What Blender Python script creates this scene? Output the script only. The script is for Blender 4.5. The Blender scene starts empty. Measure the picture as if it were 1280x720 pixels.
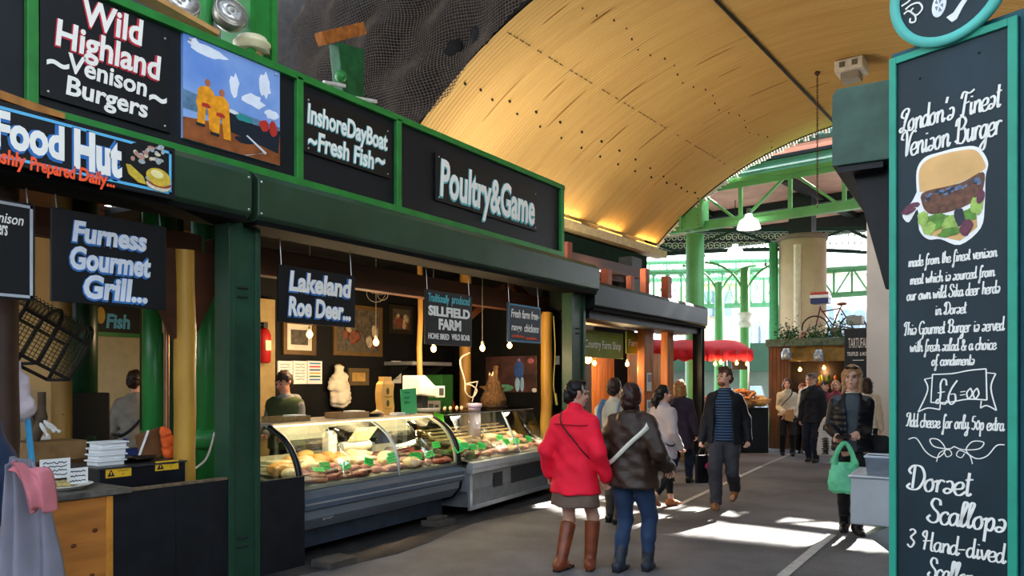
import bpy, bmesh, math, random
import numpy as np
from mathutils import Vector, Matrix
from math import sin, cos, pi, atan, atan2, hypot, radians as R, sqrt

sc = bpy.context.scene
COL = sc.collection
rnd = random.Random(7)

# ------------------------------------------------------------------ camera
CAM_H = 1.6
YAW = atan(640 / 960)                 # the stall front runs along +Y; the lens looks 33.7 deg to its left
cam_d = bpy.data.cameras.new('camera')
cam = bpy.data.objects.new('camera', cam_d)
COL.objects.link(cam)
cam.location = (0, 0, CAM_H)
cam.rotation_euler = (pi / 2, 0, YAW)
cam_d.sensor_width = 36
cam_d.lens = 27
cam_d.shift_y = 117 / 1280
cam_d.clip_start = .05
cam_d.clip_end = 400
sc.camera = cam

# ------------------------------------------------------------------ sky, sun, exposure
world = bpy.data.worlds.new('sky')
sc.world = world
world.use_nodes = True
wn, wl = world.node_tree.nodes, world.node_tree.links
wn.clear()
w_out = wn.new('ShaderNodeOutputWorld')
w_bg = wn.new('ShaderNodeBackground')
w_tc = wn.new('ShaderNodeTexCoord')
w_sep = wn.new('ShaderNodeSeparateXYZ')
w_rmp = wn.new('ShaderNodeValToRGB')
w_rmp.color_ramp.elements[0].position = .42
w_rmp.color_ramp.elements[0].color = (.85, .88, .9, 1)
w_rmp.color_ramp.elements[1].position = .9
w_rmp.color_ramp.elements[1].color = (.62, .78, 1, 1)
w_map = wn.new('ShaderNodeMapRange')
w_map.inputs[1].default_value = -1
wl.new(w_tc.outputs['Generated'], w_sep.inputs[0])
wl.new(w_sep.outputs[2], w_map.inputs[0])
wl.new(w_map.outputs[0], w_rmp.inputs[0])
wl.new(w_rmp.outputs[0], w_bg.inputs[0])
wl.new(w_bg.outputs[0], w_out.inputs[0])
w_bg.inputs[1].default_value = 4.2
SUN_EL, SUN_AZ = 36.0, 3.0            # low-ish sun ahead, beyond the arch
sun_d = bpy.data.lights.new('sun', 'SUN')
sun_d.energy = 20
sun_d.angle = R(.6)
sun_d.color = (1, .95, .86)
sun = bpy.data.objects.new('sun', sun_d)
COL.objects.link(sun)
sun.rotation_euler = (R(90 - SUN_EL), 0, R(180 - SUN_AZ + 0))
sun.rotation_euler = Vector((sin(R(SUN_AZ)) * cos(R(SUN_EL)), cos(R(SUN_AZ)) * cos(R(SUN_EL)), sin(R(SUN_EL)))).to_track_quat('Z', 'Y').to_euler()
sc.view_settings.view_transform = 'Standard'
sc.view_settings.look = 'None'
sc.view_settings.exposure = .6
sc.view_settings.gamma = 1
sc.view_settings.use_curve_mapping = False

# ------------------------------------------------------------------ survey: photo rays onto real planes
FWD = np.array([-sin(YAW), cos(YAW), 0.])
RGT = np.array([cos(YAW), sin(YAW), 0.])
EYE = np.array([0, 0, CAM_H])
def ray(px, py): return FWD + RGT * (px - 640) / 960 + np.array([0, 0, 1.]) * (477 - py) / 960
def on_x(px, py, X): d = ray(px, py); return EYE + d * X / d[0]
def on_y(px, py, Y): d = ray(px, py); return EYE + d * Y / d[1]
def on_z(px, py, z): d = ray(px, py); return EYE + d * (z - CAM_H) / d[2]
def at_d(px, py, D): return EYE + ray(px, py) * D
def on_pl(px, py, p, n): d = ray(px, py); return EYE + d * (np.dot(np.array(p) - EYE, n) / np.dot(d, n))

# ------------------------------------------------------------------ materials
def lin(c):
    if isinstance(c, str):
        c = [int(c[i:i + 2], 16) / 255 for i in (0, 2, 4)]
        c = [x / 12.92 if x <= .04045 else ((x + .055) / 1.055) ** 2.4 for x in c]
    return tuple(c[:3]) + (1,)
_mats = {}
def M(name, col='808080', rough=.6, metal=0, emit=0, var=.12, scale=8, bump=0, bscale=60, spec=.3, coat=0, col2=None, stretch=None, alpha=None, trans=0, sub=0):
    if name in _mats: return _mats[name]
    m = bpy.data.materials.new(name)
    m.use_nodes = True
    nt = m.node_tree
    b = nt.nodes['Principled BSDF']
    c = lin(col)
    b.inputs['Roughness'].default_value = rough
    b.inputs['Metallic'].default_value = metal
    b.inputs['Specular IOR Level'].default_value = spec
    if coat: b.inputs['Coat Weight'].default_value = coat
    if trans: b.inputs['Transmission Weight'].default_value = trans
    if alpha is not None: b.inputs['Alpha'].default_value = alpha
    if sub: b.inputs['Subsurface Weight'].default_value = sub; b.inputs['Subsurface Radius'].default_value = (.02, .008, .005)
    if emit:
        b.inputs['Emission Color'].default_value = c
        b.inputs['Emission Strength'].default_value = emit
    tc = nt.nodes.new('ShaderNodeTexCoord')
    mp = nt.nodes.new('ShaderNodeMapping')
    if stretch: mp.inputs['Scale'].default_value = stretch
    nt.links.new(tc.outputs['Object'], mp.inputs[0])
    nz = nt.nodes.new('ShaderNodeTexNoise')
    nz.inputs['Scale'].default_value = scale
    nz.inputs['Detail'].default_value = 5
    nt.links.new(mp.outputs[0], nz.inputs['Vector'])
    cr = nt.nodes.new('ShaderNodeValToRGB')
    cr.color_ramp.elements[0].position = .3
    cr.color_ramp.elements[1].position = .7
    c2 = lin(col2) if col2 else tuple(min(1, x * (1 + var)) for x in c[:3]) + (1,)
    cr.color_ramp.elements[0].color = tuple(x * (1 - var) for x in c[:3]) + (1,) if not col2 else c
    cr.color_ramp.elements[1].color = c2
    nt.links.new(nz.outputs[0], cr.inputs[0])
    nt.links.new(cr.outputs[0], b.inputs['Base Color'])
    if bump:
        nb = nt.nodes.new('ShaderNodeTexNoise')
        nb.inputs['Scale'].default_value = bscale
        nb.inputs['Detail'].default_value = 4
        nt.links.new(mp.outputs[0], nb.inputs['Vector'])
        bp = nt.nodes.new('ShaderNodeBump')
        bp.inputs['Strength'].default_value = bump
        bp.inputs['Distance'].default_value = .02
        nt.links.new(nb.outputs[0], bp.inputs['Height'])
        nt.links.new(bp.outputs[0], b.inputs['Normal'])
    _mats[name] = m
    return m
def wave_col(m, axis, scale, c1, c2, pos=.5, width=.1):
    """stripes of two dyes along an object axis (knitted stripes, boards)"""
    nt = m.node_tree
    b = nt.nodes['Principled BSDF']
    tc = nt.nodes.new('ShaderNodeTexCoord')
    w = nt.nodes.new('ShaderNodeTexWave')
    w.bands_direction = axis
    w.inputs['Scale'].default_value = scale
    w.inputs['Distortion'].default_value = .6
    nt.links.new(tc.outputs['Object'], w.inputs[0])
    cr = nt.nodes.new('ShaderNodeValToRGB')
    cr.color_ramp.elements[0].position = max(0, pos - width)
    cr.color_ramp.elements[1].position = min(1, pos + width)
    cr.color_ramp.elements[0].color = lin(c1)
    cr.color_ramp.elements[1].color = lin(c2)
    nt.links.new(w.outputs[0], cr.inputs[0])
    nt.links.new(cr.outputs[0], b.inputs['Base Color'])
    return m
def glass(name, tint='ffffff', refl=.08):
    if name in _mats: return _mats[name]
    m = bpy.data.materials.new(name)
    m.use_nodes = True
    nt = m.node_tree
    nt.nodes.clear()
    o = nt.nodes.new('ShaderNodeOutputMaterial')
    t = nt.nodes.new('ShaderNodeBsdfTransparent')
    t.inputs[0].default_value = lin(tint)
    g = nt.nodes.new('ShaderNodeBsdfGlossy')
    g.inputs['Roughness'].default_value = .02
    lw = nt.nodes.new('ShaderNodeFresnel')
    lw.inputs[0].default_value = 1.45
    mx = nt.nodes.new('ShaderNodeMixShader')
    ml = nt.nodes.new('ShaderNodeMath'); ml.operation = 'MULTIPLY'; ml.inputs[1].default_value = .3
    nt.links.new(lw.outputs[0], ml.inputs[0]); nt.links.new(ml.outputs[0], mx.inputs[0])
    nt.links.new(t.outputs[0], mx.inputs[1])
    nt.links.new(g.outputs[0], mx.inputs[2])
    nt.links.new(mx.outputs[0], o.inputs[0])
    _mats[name] = m
    return m

# ------------------------------------------------------------------ things, parts, meshes
def _free(o): return o
def thing(name, label, cat, loc=(0, 0, 0), rz=0, group=None):
    o = bpy.data.objects.new(name, None)
    COL.objects.link(o)
    o.empty_display_size = .1
    o.location = tuple(float(v) for v in loc)
    o.rotation_euler = (0, 0, rz)
    return tag(o, label, cat, group)
def tag(o, label, cat, group=None, kind=None):
    o['label'] = label
    o['category'] = cat
    if group: o['group'] = group
    if kind: o['kind'] = kind
    return o
def struct(o): o['kind'] = 'structure'; return o
def root_of(p):
    while p.parent: p = p.parent
    return p
class MB:
    """collects solids (world or local coordinates) for ONE mesh object"""
    def __init__(s, xf=None): s.v = []; s.f = []; s.m = []; s.xf = xf; s.cur = 0; s.sm = []
    def add(s, vs, fs, smooth=False):
        n = len(s.v)
        for p in vs:
            p = Vector((float(p[0]), float(p[1]), float(p[2])))
            s.v.append(s.xf @ p if s.xf else p)
        for f in fs: s.f.append([n + i for i in f]); s.m.append(s.cur); s.sm.append(smooth)
        return s
    def mat(s, i): s.cur = i; return s
    def box(s, c, d, rz=0, rx=0, ry=0):
        rot = Matrix.Rotation(rz, 3, 'Z') @ Matrix.Rotation(ry, 3, 'Y') @ Matrix.Rotation(rx, 3, 'X')
        vs = [Vector(c) + rot @ Vector((x * d[0] / 2, y * d[1] / 2, z * d[2] / 2)) for x in (-1, 1) for y in (-1, 1) for z in (-1, 1)]
        return s.add(vs, [(0, 1, 3, 2), (4, 6, 7, 5), (0, 4, 5, 1), (2, 3, 7, 6), (0, 2, 6, 4), (1, 5, 7, 3)])
    def bx(s, x0, x1, y0, y1, z0, z1): return s.box(((x0 + x1) / 2, (y0 + y1) / 2, (z0 + z1) / 2), (abs(x1 - x0), abs(y1 - y0), abs(z1 - z0)))
    def bar(s, a, b, w, h, up=(0, 0, 1)):
        a, b = Vector(a), Vector(b)
        d = (b - a).normalized()
        u = Vector(up)
        if abs(d.dot(u)) > .98: u = Vector((1, 0, 0))
        r = d.cross(u).normalized(); u = r.cross(d)
        vs = [p + r * x * w / 2 + u * z * h / 2 for p in (a, b) for x in (-1, 1) for z in (-1, 1)]
        return s.add(vs, [(0, 1, 3, 2), (4, 6, 7, 5), (0, 4, 5, 1), (2, 3, 7, 6), (0, 2, 6, 4), (1, 5, 7, 3)])
    def tube(s, pts, r, n=10, caps=True, flat=None):
        pts = [Vector([float(c) for c in p]) for p in pts]
        rs = r if isinstance(r, (list, tuple)) else [r] * len(pts)
        vs, fs = [], []
        pu = None
        for i, p in enumerate(pts):
            d = (pts[min(i + 1, len(pts) - 1)] - pts[max(i - 1, 0)])
            d = d.normalized() if d.length > 1e-9 else Vector((0, 0, 1))
            u = pu - d * pu.dot(d) if pu is not None else Vector((0, 0, 1)) - d * d.z
            if u.length < 1e-3: u = Vector((1, 0, 0)) - d * d.x
            u.normalize(); pu = u
            w = d.cross(u)
            for k in range(n):
                a = 2 * pi * k / n
                vs.append(p + u * cos(a) * rs[i] + w * sin(a) * rs[i] * (flat or 1))
        for i in range(len(pts) - 1):
            for k in range(n):
                fs.append((i * n + k, i * n + (k + 1) % n, (i + 1) * n + (k + 1) % n, (i + 1) * n + k))
        s.add(vs, fs, True)
        if caps: s.add(vs[:n], [tuple(range(n))[::-1]]); s.add(vs[-n:], [tuple(range(n))])
        return s
    def cyl(s, c, r, h, n=20, r2=None): return s.tube([c, (c[0], c[1], c[2] + h)], [r, r if r2 is None else r2], n)
    def lathe(s, prof, c=(0, 0, 0), n=24, rot=None):
        vs, fs = [], []
        for r_, z in prof:
            for k in range(n):
                a = 2 * pi * k / n
                p = Vector((r_ * cos(a), r_ * sin(a), z))
                if rot: p = rot @ p
                vs.append(Vector(c) + p)
        for i in range(len(prof) - 1):
            for k in range(n): fs.append((i * n + k, i * n + (k + 1) % n, (i + 1) * n + (k + 1) % n, (i + 1) * n + k))
        fs.append(tuple(range(n))[::-1]); fs.append(tuple((len(prof) - 1) * n + k for k in range(n)))
        return s.add(vs, fs, True)
    def ball(s, c, r, n=14, m=8, sc=(1, 1, 1), jit=0, rot=None, rg=None):
        vs, fs = [], []
        for i in range(m + 1):
            t = pi * i / m
            for k in range(n):
                a = 2 * pi * k / n
                j = 1 + jit * ((rg or rnd).uniform(-1, 1)) if 0 < i < m else 1
                p = Vector((r * sin(t) * cos(a) * sc[0], r * sin(t) * sin(a) * sc[1], r * cos(t) * sc[2])) * j
                if rot: p = rot @ p
                vs.append(Vector(c) + p)
        for i in range(m):
            for k in range(n): fs.append((i * n + k, (i + 1) * n + k, (i + 1) * n + (k + 1) % n, i * n + (k + 1) % n))
        return s.add(vs, fs, True)
    def prism(s, poly, a, b):
        """poly: 3D points of one face; swept from offset a to offset b"""
        n = len(poly)
        vs = [Vector(p) + Vector(a) for p in poly] + [Vector(p) + Vector(b) for p in poly]
        fs = [tuple(range(n))[::-1], tuple(range(n, 2 * n))] + [(i, (i + 1) % n, n + (i + 1) % n, n + i) for i in range(n)]
        return s.add(vs, fs)
    def sheet(s, rows, th=None, nrm=None, smooth=True):
        """grid of points; with th, a closed slab of that thickness along nrm"""
        nr, nc = len(rows), len(rows[0])
        vs = [Vector(p) for r_ in rows for p in r_]
        fs = [(i * nc + k, i * nc + k + 1, (i + 1) * nc + k + 1, (i + 1) * nc + k) for i in range(nr - 1) for k in range(nc - 1)]
        if th is None: return s.add(vs, fs, smooth)
        nn = Vector(nrm) * th
        N = len(vs)
        vs2 = vs + [p - nn for p in vs]
        fs2 = fs + [tuple(N + i for i in f[::-1]) for f in fs]
        for i in range(nr - 1):
            for a_, b_ in ((i * nc, (i + 1) * nc), ((i + 1) * nc + nc - 1, i * nc + nc - 1)): fs2.append((a_, b_, N + b_, N + a_))
        for k in range(nc - 1):
            for a_, b_ in ((k + 1, k), ((nr - 1) * nc + k, (nr - 1) * nc + k + 1)): fs2.append((a_, b_, N + b_, N + a_))
        return s.add(vs2, fs2, smooth)
    def build(s, name, mats, parent=None, bevel=0, local=False, fix=True):
        off = Vector((0, 0, 0))
        if parent is not None and not local: off = root_of(parent).location
        me = bpy.data.meshes.new(name)
        me.from_pydata([v - off for v in s.v], [], s.f)
        for m in (mats if isinstance(mats, (list, tuple)) else [mats]): me.materials.append(m)
        me.polygons.foreach_set('material_index', s.m)
        me.polygons.foreach_set('use_smooth', s.sm)
        if fix:
            bm = bmesh.new(); bm.from_mesh(me)
            bmesh.ops.recalc_face_normals(bm, faces=bm.faces)
            bm.to_mesh(me); bm.free()
        me.update()
        o = bpy.data.objects.new(name, me)
        COL.objects.link(o)
        if parent is not None: o.parent = parent
        if bevel:
            bv = o.modifiers.new('edge', 'BEVEL'); bv.width = bevel; bv.segments = 2; bv.limit_method = 'ANGLE'; bv.angle_limit = R(40)
        return o
def copy_tree(o, loc=None, rz=None, label=None):
    def cp(a, par):
        c = a.copy(); COL.objects.link(c)
        if par is not None: c.parent = par
        for ch in a.children: cp(ch, c)
        return c
    c = cp(o, None)
    if loc is not None: c.location = tuple(float(v) for v in loc)
    if rz is not None: c.rotation_euler = (0, 0, rz)
    if label: c['label'] = label
    return c
ORD = 'first second third fourth fifth sixth seventh eighth ninth tenth eleventh twelfth thirteenth fourteenth fifteenth sixteenth seventeenth eighteenth nineteenth twentieth'.split()

# ------------------------------------------------------------------ writing
def _text_mesh(body, offset=0, shear=0, res=3):
    c = bpy.data.curves.new('tmp', 'FONT')
    c.body = body; c.offset = offset; c.shear = shear; c.resolution_u = res
    o = bpy.data.objects.new('tmp', c)
    COL.objects.link(o)
    dg = bpy.context.evaluated_depsgraph_get()
    me = bpy.data.meshes.new_from_object(o.evaluated_get(dg))
    vs = np.array([v.co[:] for v in me.vertices]) if len(me.vertices) else np.zeros((0, 3))
    fs = [tuple(p.vertices) for p in me.polygons]
    bpy.data.objects.remove(o); bpy.data.curves.remove(c); bpy.data.meshes.remove(me)
    return vs, fs
CAPH = _text_mesh('H')[0][:, 1].max()
def text_on(mb, body, p0, eu, ev, en, u0, u1, v0, v1, mi=0, bold=.02, shear=0, lift=.004, th=.002):
    """writes one line into mb: baseline v0, capitals reach v1, spans u0..u1 on the plane p0 + u*eu + v*ev"""
    vs, fs = _text_mesh(body, bold, shear)
    if not len(vs): return
    x0, x1 = vs[:, 0].min(), vs[:, 0].max()
    p0, eu, ev, en = (Vector([float(c) for c in q]) for q in (p0, eu, ev, en))
    P = [p0 + eu * (u0 + (x - x0) / (x1 - x0) * (u1 - u0)) + ev * (v0 + y / CAPH * (v1 - v0)) for x, y, _ in vs]
    a = [p + en * lift for p in P]
    mb.mat(mi)
    mb.add(a, fs)
    # side walls for a little body
    from collections import Counter
    ec = Counter()
    for f in fs:
        for i in range(len(f)): ec[(f[i], f[(i + 1) % len(f)])] += 1
    be = [(i, j) for (i, j) in ec if (j, i) not in ec]
    n = len(a)
    mb.add(a + [p - en * (th) for p in a], [(i, n + i, n + j, j) for i, j in be])
    mb.mat(0)

GL = {  # hand-lettered script: strokes on a grid, x-height 10, capitals 20; last number is the advance
'a': ('6,8 4,10 1,8 0,4 2,0 5,2 6,6;6,10 6,3 7,0 9,3', 8), 'b': ('1,20 1,4 3,0 6,3 6,8 3,10 1,7', 8), 'c': ('6,8 4,10 1,8 0,4 2,0 5,0 7,3', 7),
'd': ('6,7 4,10 1,8 0,4 2,0 5,2 6,6;6,20 6,3 7,0 9,3', 8), 'e': ('0,4 5,5 6,8 4,10 1,8 0,4 2,0 5,0 8,3', 7), 'f': ('6,17 5,20 3,18 2,10 2,-6 1,-9 0,-7 2,-2 5,2;0,10 5,10', 6),
'g': ('6,8 4,10 1,8 0,4 2,0 5,2 6,6;6,10 6,-5 4,-9 1,-8 2,-5 6,-1 9,3', 8), 'h': ('1,20 1,0;1,6 4,10 6,8 6,3 7,0 9,3', 8), 'i': ('2,10 2,3 3,0 5,3;2,14 2,15', 5),
'k': ('1,20 1,0;6,10 2,5 3,5 6,0 8,3', 8), 'l': ('0,3 3,14 4,19 2,20 1,16 1,4 2,0 5,3', 5), 'm': ('1,10 1,0;1,6 3,10 5,8 5,0;5,6 8,10 10,8 10,3 11,0 13,3', 12),
'n': ('1,10 1,0;1,6 4,10 6,8 6,3 7,0 9,3', 8), 'o': ('4,10 1,8 0,4 2,0 5,1 6,5 5,9 4,10 6,8 8,9', 8), 'p': ('1,10 1,-9;1,6 4,10 6,8 6,3 4,0 1,2', 8),
'r': ('1,10 1,0;1,6 3,10 6,9', 6), 's': ('1,9 4,10 6,7 5,2 2,0 0,2 2,4 5,3', 7), 't': ('2,18 2,3 3,0 5,2;0,12 5,13', 5), 'u': ('1,10 1,3 3,0 6,4;6,10 6,3 7,0 9,3', 8),
'v': ('0,10 3,0 6,10 8,9', 7), 'w': ('0,10 2,0 5,8 7,0 10,10 12,9', 11), 'x': ('0,10 6,0;6,10 0,0', 7), 'y': ('1,10 1,4 3,1 6,5;6,10 6,-5 4,-9 1,-8 2,-5 6,-1 9,3', 8),
'L': ('2,12 -1,14 0,18 4,20 7,18 5,12 3,6 2,2 0,0 -2,2 0,4 3,2 7,0 10,3;5,16 3,8', 8), 'F': ('1,2 3,0 4,10 5,18;0,15 2,20 8,18 13,20;3,10 9,11', 9), 'V': ('2,14 -1,15 0,19 3,20 5,17 6,0 9,15 13,20 15,18', 11),
'B': ('3,0 3,20;0,14 1,19 7,20 10,16 7,11 4,11 9,11 11,5 8,0 3,1 0,3', 12), 'S': ('9,15 8,19 4,20 2,16 4,12 8,8 8,2 4,0 0,3 2,6', 10), 'D': ('4,1 4,20;2,13 0,16 3,20 9,19 12,11 9,2 4,0 0,2 2,5', 13),
'T': ('2,2 4,0 5,17;2,13 0,16 4,20 8,18 12,20', 9), 'G': ('10,16 7,20 2,17 0,9 3,1 7,1 9,6;5,8 10,8 9,-5 5,-8', 11), 'A': ('0,2 3,2 8,20 9,0;3,8 10,8;2,14 0,17 3,20 8,20', 11),
'H': ('3,13 0,16 2,20 4,18 3,0;10,20 10,2 13,0;1,9 11,11', 13), '3': ('1,18 4,20 7,17 3,11 7,6 4,0 0,3', 9), '6': ('7,19 2,12 0,5 3,0 7,3 6,8 2,8', 9), '5': ('7,18 2,18 1,11 5,11 7,6 4,0 0,2', 9),
'0': ('4,13 0,7 3,0 7,6 4,13', 8), '£': ('9,15 8,19 5,20 3,16 4,8 3,1 0,1 2,4 5,1 9,0 11,3;1,9 8,10', 12), '=': ('0,8 6,9;0,4 6,5', 8), '&': ('10,8 6,0 1,2 2,7 6,13 4,17 2,14 5,7 10,0', 11),
'-': ('0,6 6,7', 8), "'": ('2,20 1,15', 4), ' ': ('', 6), '.': ('1,0 1,1', 4)}
def catmull(pts, k=5):
    if len(pts) < 3: return pts
    P = [pts[0]] + list(pts) + [pts[-1]]
    o = []
    for i in range(1, len(P) - 2):
        for j in range(k):
            t = j / k
            o.append(tuple(.5 * (2 * b + (c - a) * t + (2 * a - 5 * b + 4 * c - d) * t * t + (3 * b - a - 3 * c + d) * t ** 3) for a, b, c, d in zip(P[i - 1], P[i], P[i + 1], P[i + 2])))
    o.append(tuple(pts[-1]))
    return o
def ribbon(mb, pts, w, p0, eu, ev, en, lift=.004, th=.002, pen=False):
    """a painted stroke of even width lying on a plane"""
    n = len(pts)
    top = []
    for i, (u, v) in enumerate(pts):
        a, b = pts[max(0, i - 1)], pts[min(n - 1, i + 1)]
        du, dv = b[0] - a[0], b[1] - a[1]
        l = hypot(du, dv) or 1
        w_ = w * (.6 + .6 * abs(dv) / l) if pen else w
        top.append([p0 + eu * (u + s * -dv / l * w_ / 2) + ev * (v + s * du / l * w_ / 2) + en * lift for s in (-1, 1)])
    mb.sheet(top, th, en, smooth=False)
def script_on(mb, body, p0, eu, ev, en, u0, u1, v0, v1, w=.006, shear=.12):
    p0, eu, ev, en = (Vector([float(c) for c in q]) for q in (p0, eu, ev, en))
    x = 0; st = []
    for ch in body:
        g, adv = GL[ch]
        for s_ in g.split(';'):
            if s_: st.append([(x + float(q.split(',')[0]) + float(q.split(',')[1]) * shear, float(q.split(',')[1])) for q in s_.split()])
        x += adv
    tot = max(p[0] for s_ in st for p in s_)
    k = (u1 - u0) / tot; kv = (v1 - v0) / 20
    for i, s_ in enumerate(st):
        ribbon(mb, catmull([(u0 + a * k, v0 + b * kv) for a, b in s_]), w, p0, eu, ev, en, lift=.004 + .0001 * (i % 3), pen=True)

# ------------------------------------------------------------------ smooth solids from distance fields (bodies, cloth, meat)
def _ccap(a, b, ra, rb, k=.03, flat=None): return ('c', np.array(a, float), np.array(b, float), ra, rb, k)
def _ell(c, r, k=.02, rot=None): return ('e', np.array(c, float), np.array(r, float), None, None, k, rot)
def _loft(tab, k=.03): return ('l', np.array(tab, float), None, None, None, k)
def field_mesh(prims, vox=.012, cuts=(), subs=(), wr=0, wf=24, seed=0):
    lo, hi = [], []
    for p in prims:
        if p[0] == 'c':
            rr = max(p[3], p[4]); lo.append(np.minimum(p[1], p[2]) - rr); hi.append(np.maximum(p[1], p[2]) + rr)
        elif p[0] == 'e': rr = p[2].max() if p[6] is not None else p[2]; lo.append(p[1] - rr); hi.append(p[1] + rr)
        else:
            t = p[1]; lo.append(np.array([(t[:, 1] - t[:, 3]).min(), (t[:, 2] - t[:, 4]).min(), t[:, 0].min()])); hi.append(np.array([(t[:, 1] + t[:, 3]).max(), (t[:, 2] + t[:, 4]).max(), t[:, 0].max()]))
    L, Hh = np.min(lo, 0) - 3 * vox, np.max(hi, 0) + 3 * vox
    n = np.ceil((Hh - L) / vox).astype(int) + 1
    ax = [L[i] + vox * np.arange(n[i]) for i in range(3)]
    F = np.full(n, 1.0, np.float32)
    def ev(p, sl):
        X, Y, Z = ax[0][sl[0]][:, None, None], ax[1][sl[1]][None, :, None], ax[2][sl[2]][None, None, :]
        if p[0] == 'c':
            a, ab = p[1], p[2] - p[1]
            l2 = max(1e-9, ab @ ab)
            t = np.clip(((X - a[0]) * ab[0] + (Y - a[1]) * ab[1] + (Z - a[2]) * ab[2]) / l2, 0, 1)
            return np.sqrt((X - a[0] - ab[0] * t) ** 2 + (Y - a[1] - ab[1] * t) ** 2 + (Z - a[2] - ab[2] * t) ** 2) - (p[3] + (p[4] - p[3]) * t)
        if p[0] == 'e':
            q = [X - p[1][0], Y - p[1][1], Z - p[1][2]]
            if p[6] is not None:
                m = p[6]; q = [m[0][i] * q[0] + m[1][i] * q[1] + m[2][i] * q[2] for i in range(3)]
            r = p[2]
            k0 = np.sqrt((q[0] / r[0]) ** 2 + (q[1] / r[1]) ** 2 + (q[2] / r[2]) ** 2)
            k1 = np.sqrt((q[0] / r[0] ** 2) ** 2 + (q[1] / r[1] ** 2) ** 2 + (q[2] / r[2] ** 2) ** 2) + 1e-9
            return k0 * (k0 - 1) / k1
        t = p[1]; z = ax[2][sl[2]]
        cx, cy, rx, ry = (np.interp(z, t[:, 0], t[:, i])[None, None, :] for i in (1, 2, 3, 4))
        k0 = np.sqrt(((X - cx) / rx) ** 2 + ((Y - cy) / ry) ** 2)
        k1 = np.sqrt(((X - cx) / rx ** 2) ** 2 + ((Y - cy) / ry ** 2) ** 2) + 1e-9
        d = k0 * (k0 - 1) / k1
        return np.maximum(d, np.maximum(t[0, 0] - Z, Z - t[-1, 0]))
    for p, a, b in zip(prims, lo, hi):
        k = p[5]
        mg = k + 3 * vox
        i0 = np.clip(np.floor((a - mg - L) / vox).astype(int), 0, n); i1 = np.clip(np.ceil((b + mg - L) / vox).astype(int) + 1, 0, n)
        sl = tuple(slice(i0[i], i1[i]) for i in range(3))
        d = ev(p, sl); f = F[sl]
        h = np.clip(k - np.abs(d - f), 0, None) / k
        F[sl] = np.minimum(d, f) - h * h * k * .25
    for p in subs:
        sl = (slice(None),) * 3
        F = np.maximum(F, -ev(p, sl))
    X, Y, Z = ax[0][:, None, None], ax[1][None, :, None], ax[2][None, None, :]
    if wr:
        F = F + wr * (np.sin(wf * (X + .6 * Z) + seed) * np.sin(wf * .8 * (Y - .5 * Z) + 2 * seed) + .6 * np.sin(wf * 1.9 * Z + 9 * X + seed) * np.sin(wf * (X - Y)))
    for c, nn in cuts: F = np.maximum(F, (X - c[0]) * nn[0] + (Y - c[1]) * nn[1] + (Z - c[2]) * nn[2])
    F = F.astype(np.float32)
    F[0] = F[-1] = 1; F[:, 0] = F[:, -1] = 1; F[:, :, 0] = F[:, :, -1] = 1
    S = F < 0
    cnt = sum(S[i:n[0] - 1 + i, j:n[1] - 1 + j, k:n[2] - 1 + k].astype(np.int8) for i in (0, 1) for j in (0, 1) for k in (0, 1))
    ci = np.argwhere((cnt > 0) & (cnt < 8))
    acc = np.zeros((len(ci), 3)); num = np.zeros(len(ci))
    cor = [(i, j, k) for i in (0, 1) for j in (0, 1) for k in (0, 1)]
    for a in cor:
        for d in range(3):
            if a[d]: continue
            b = list(a); b[d] = 1
            fa = F[tuple((ci + a).T)]; fb = F[tuple((ci + b).T)]
            x = (fa < 0) != (fb < 0)
            t = np.where(x, fa / np.where(x, fa - fb, 1), 0)
            pt = np.tile(np.array(a, float), (len(ci), 1)); pt[:, d] = t
            acc += pt * x[:, None]; num += x
    V = L + vox * (ci + acc / num[:, None])
    idx = np.full(n, -1, np.int64); idx[tuple(ci.T)] = np.arange(len(ci))
    Q = []
    for d in range(3):
        a = [slice(None)] * 3; b = [slice(None)] * 3
        a[d] = slice(0, -1); b[d] = slice(1, None)
        sa, sb = S[tuple(a)], S[tuple(b)]
        e = np.argwhere(sa != sb)
        fl = sa[tuple(e.T)]
        u, w = [(1, 2), (2, 0), (0, 1)][d]
        q = []
        for du, dw in ((-1, -1), (0, -1), (0, 0), (-1, 0)):
            c = e.copy(); c[:, u] += du; c[:, w] += dw
            q.append(idx[tuple(c.T)])
        q = np.stack(q, 1)
        q[~fl] = q[~fl][:, ::-1]
        Q.append(q)
    Q = np.concatenate(Q)
    return V, Q[(Q >= 0).all(1)]
def solid(name, prims, mats, parent=None, vox=.012, extra=None, local=True, matfn=None, **kw):
    """one smooth mesh object from a distance field; extra = an MB merged into the same mesh"""
    V, Q = field_mesh(prims, vox, **kw)
    off = np.zeros(3)
    if parent is not None and not local: off = np.array(root_of(parent).location)
    nv = len(V)
    vs = [tuple(v) for v in (V - off)]; fs = [tuple(int(i) for i in q) for q in Q]
    mi = [0] * len(fs)
    if matfn is not None: mi = [int(i) for i in matfn(V[Q].mean(1))]
    if extra:
        vs += [tuple(v) for v in extra.v]; fs += [tuple(nv + i for i in f) for f in extra.f]; mi += extra.m
    me = bpy.data.meshes.new(name)
    me.from_pydata(vs, [], fs)
    for m in (mats if isinstance(mats, (list, tuple)) else [mats]): me.materials.append(m)
    me.polygons.foreach_set('material_index', mi)
    me.polygons.foreach_set('use_smooth', [True] * len(fs))
    me.update()
    o = bpy.data.objects.new(name, me)
    COL.objects.link(o)
    if parent is not None: o.parent = parent
    return o
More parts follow.
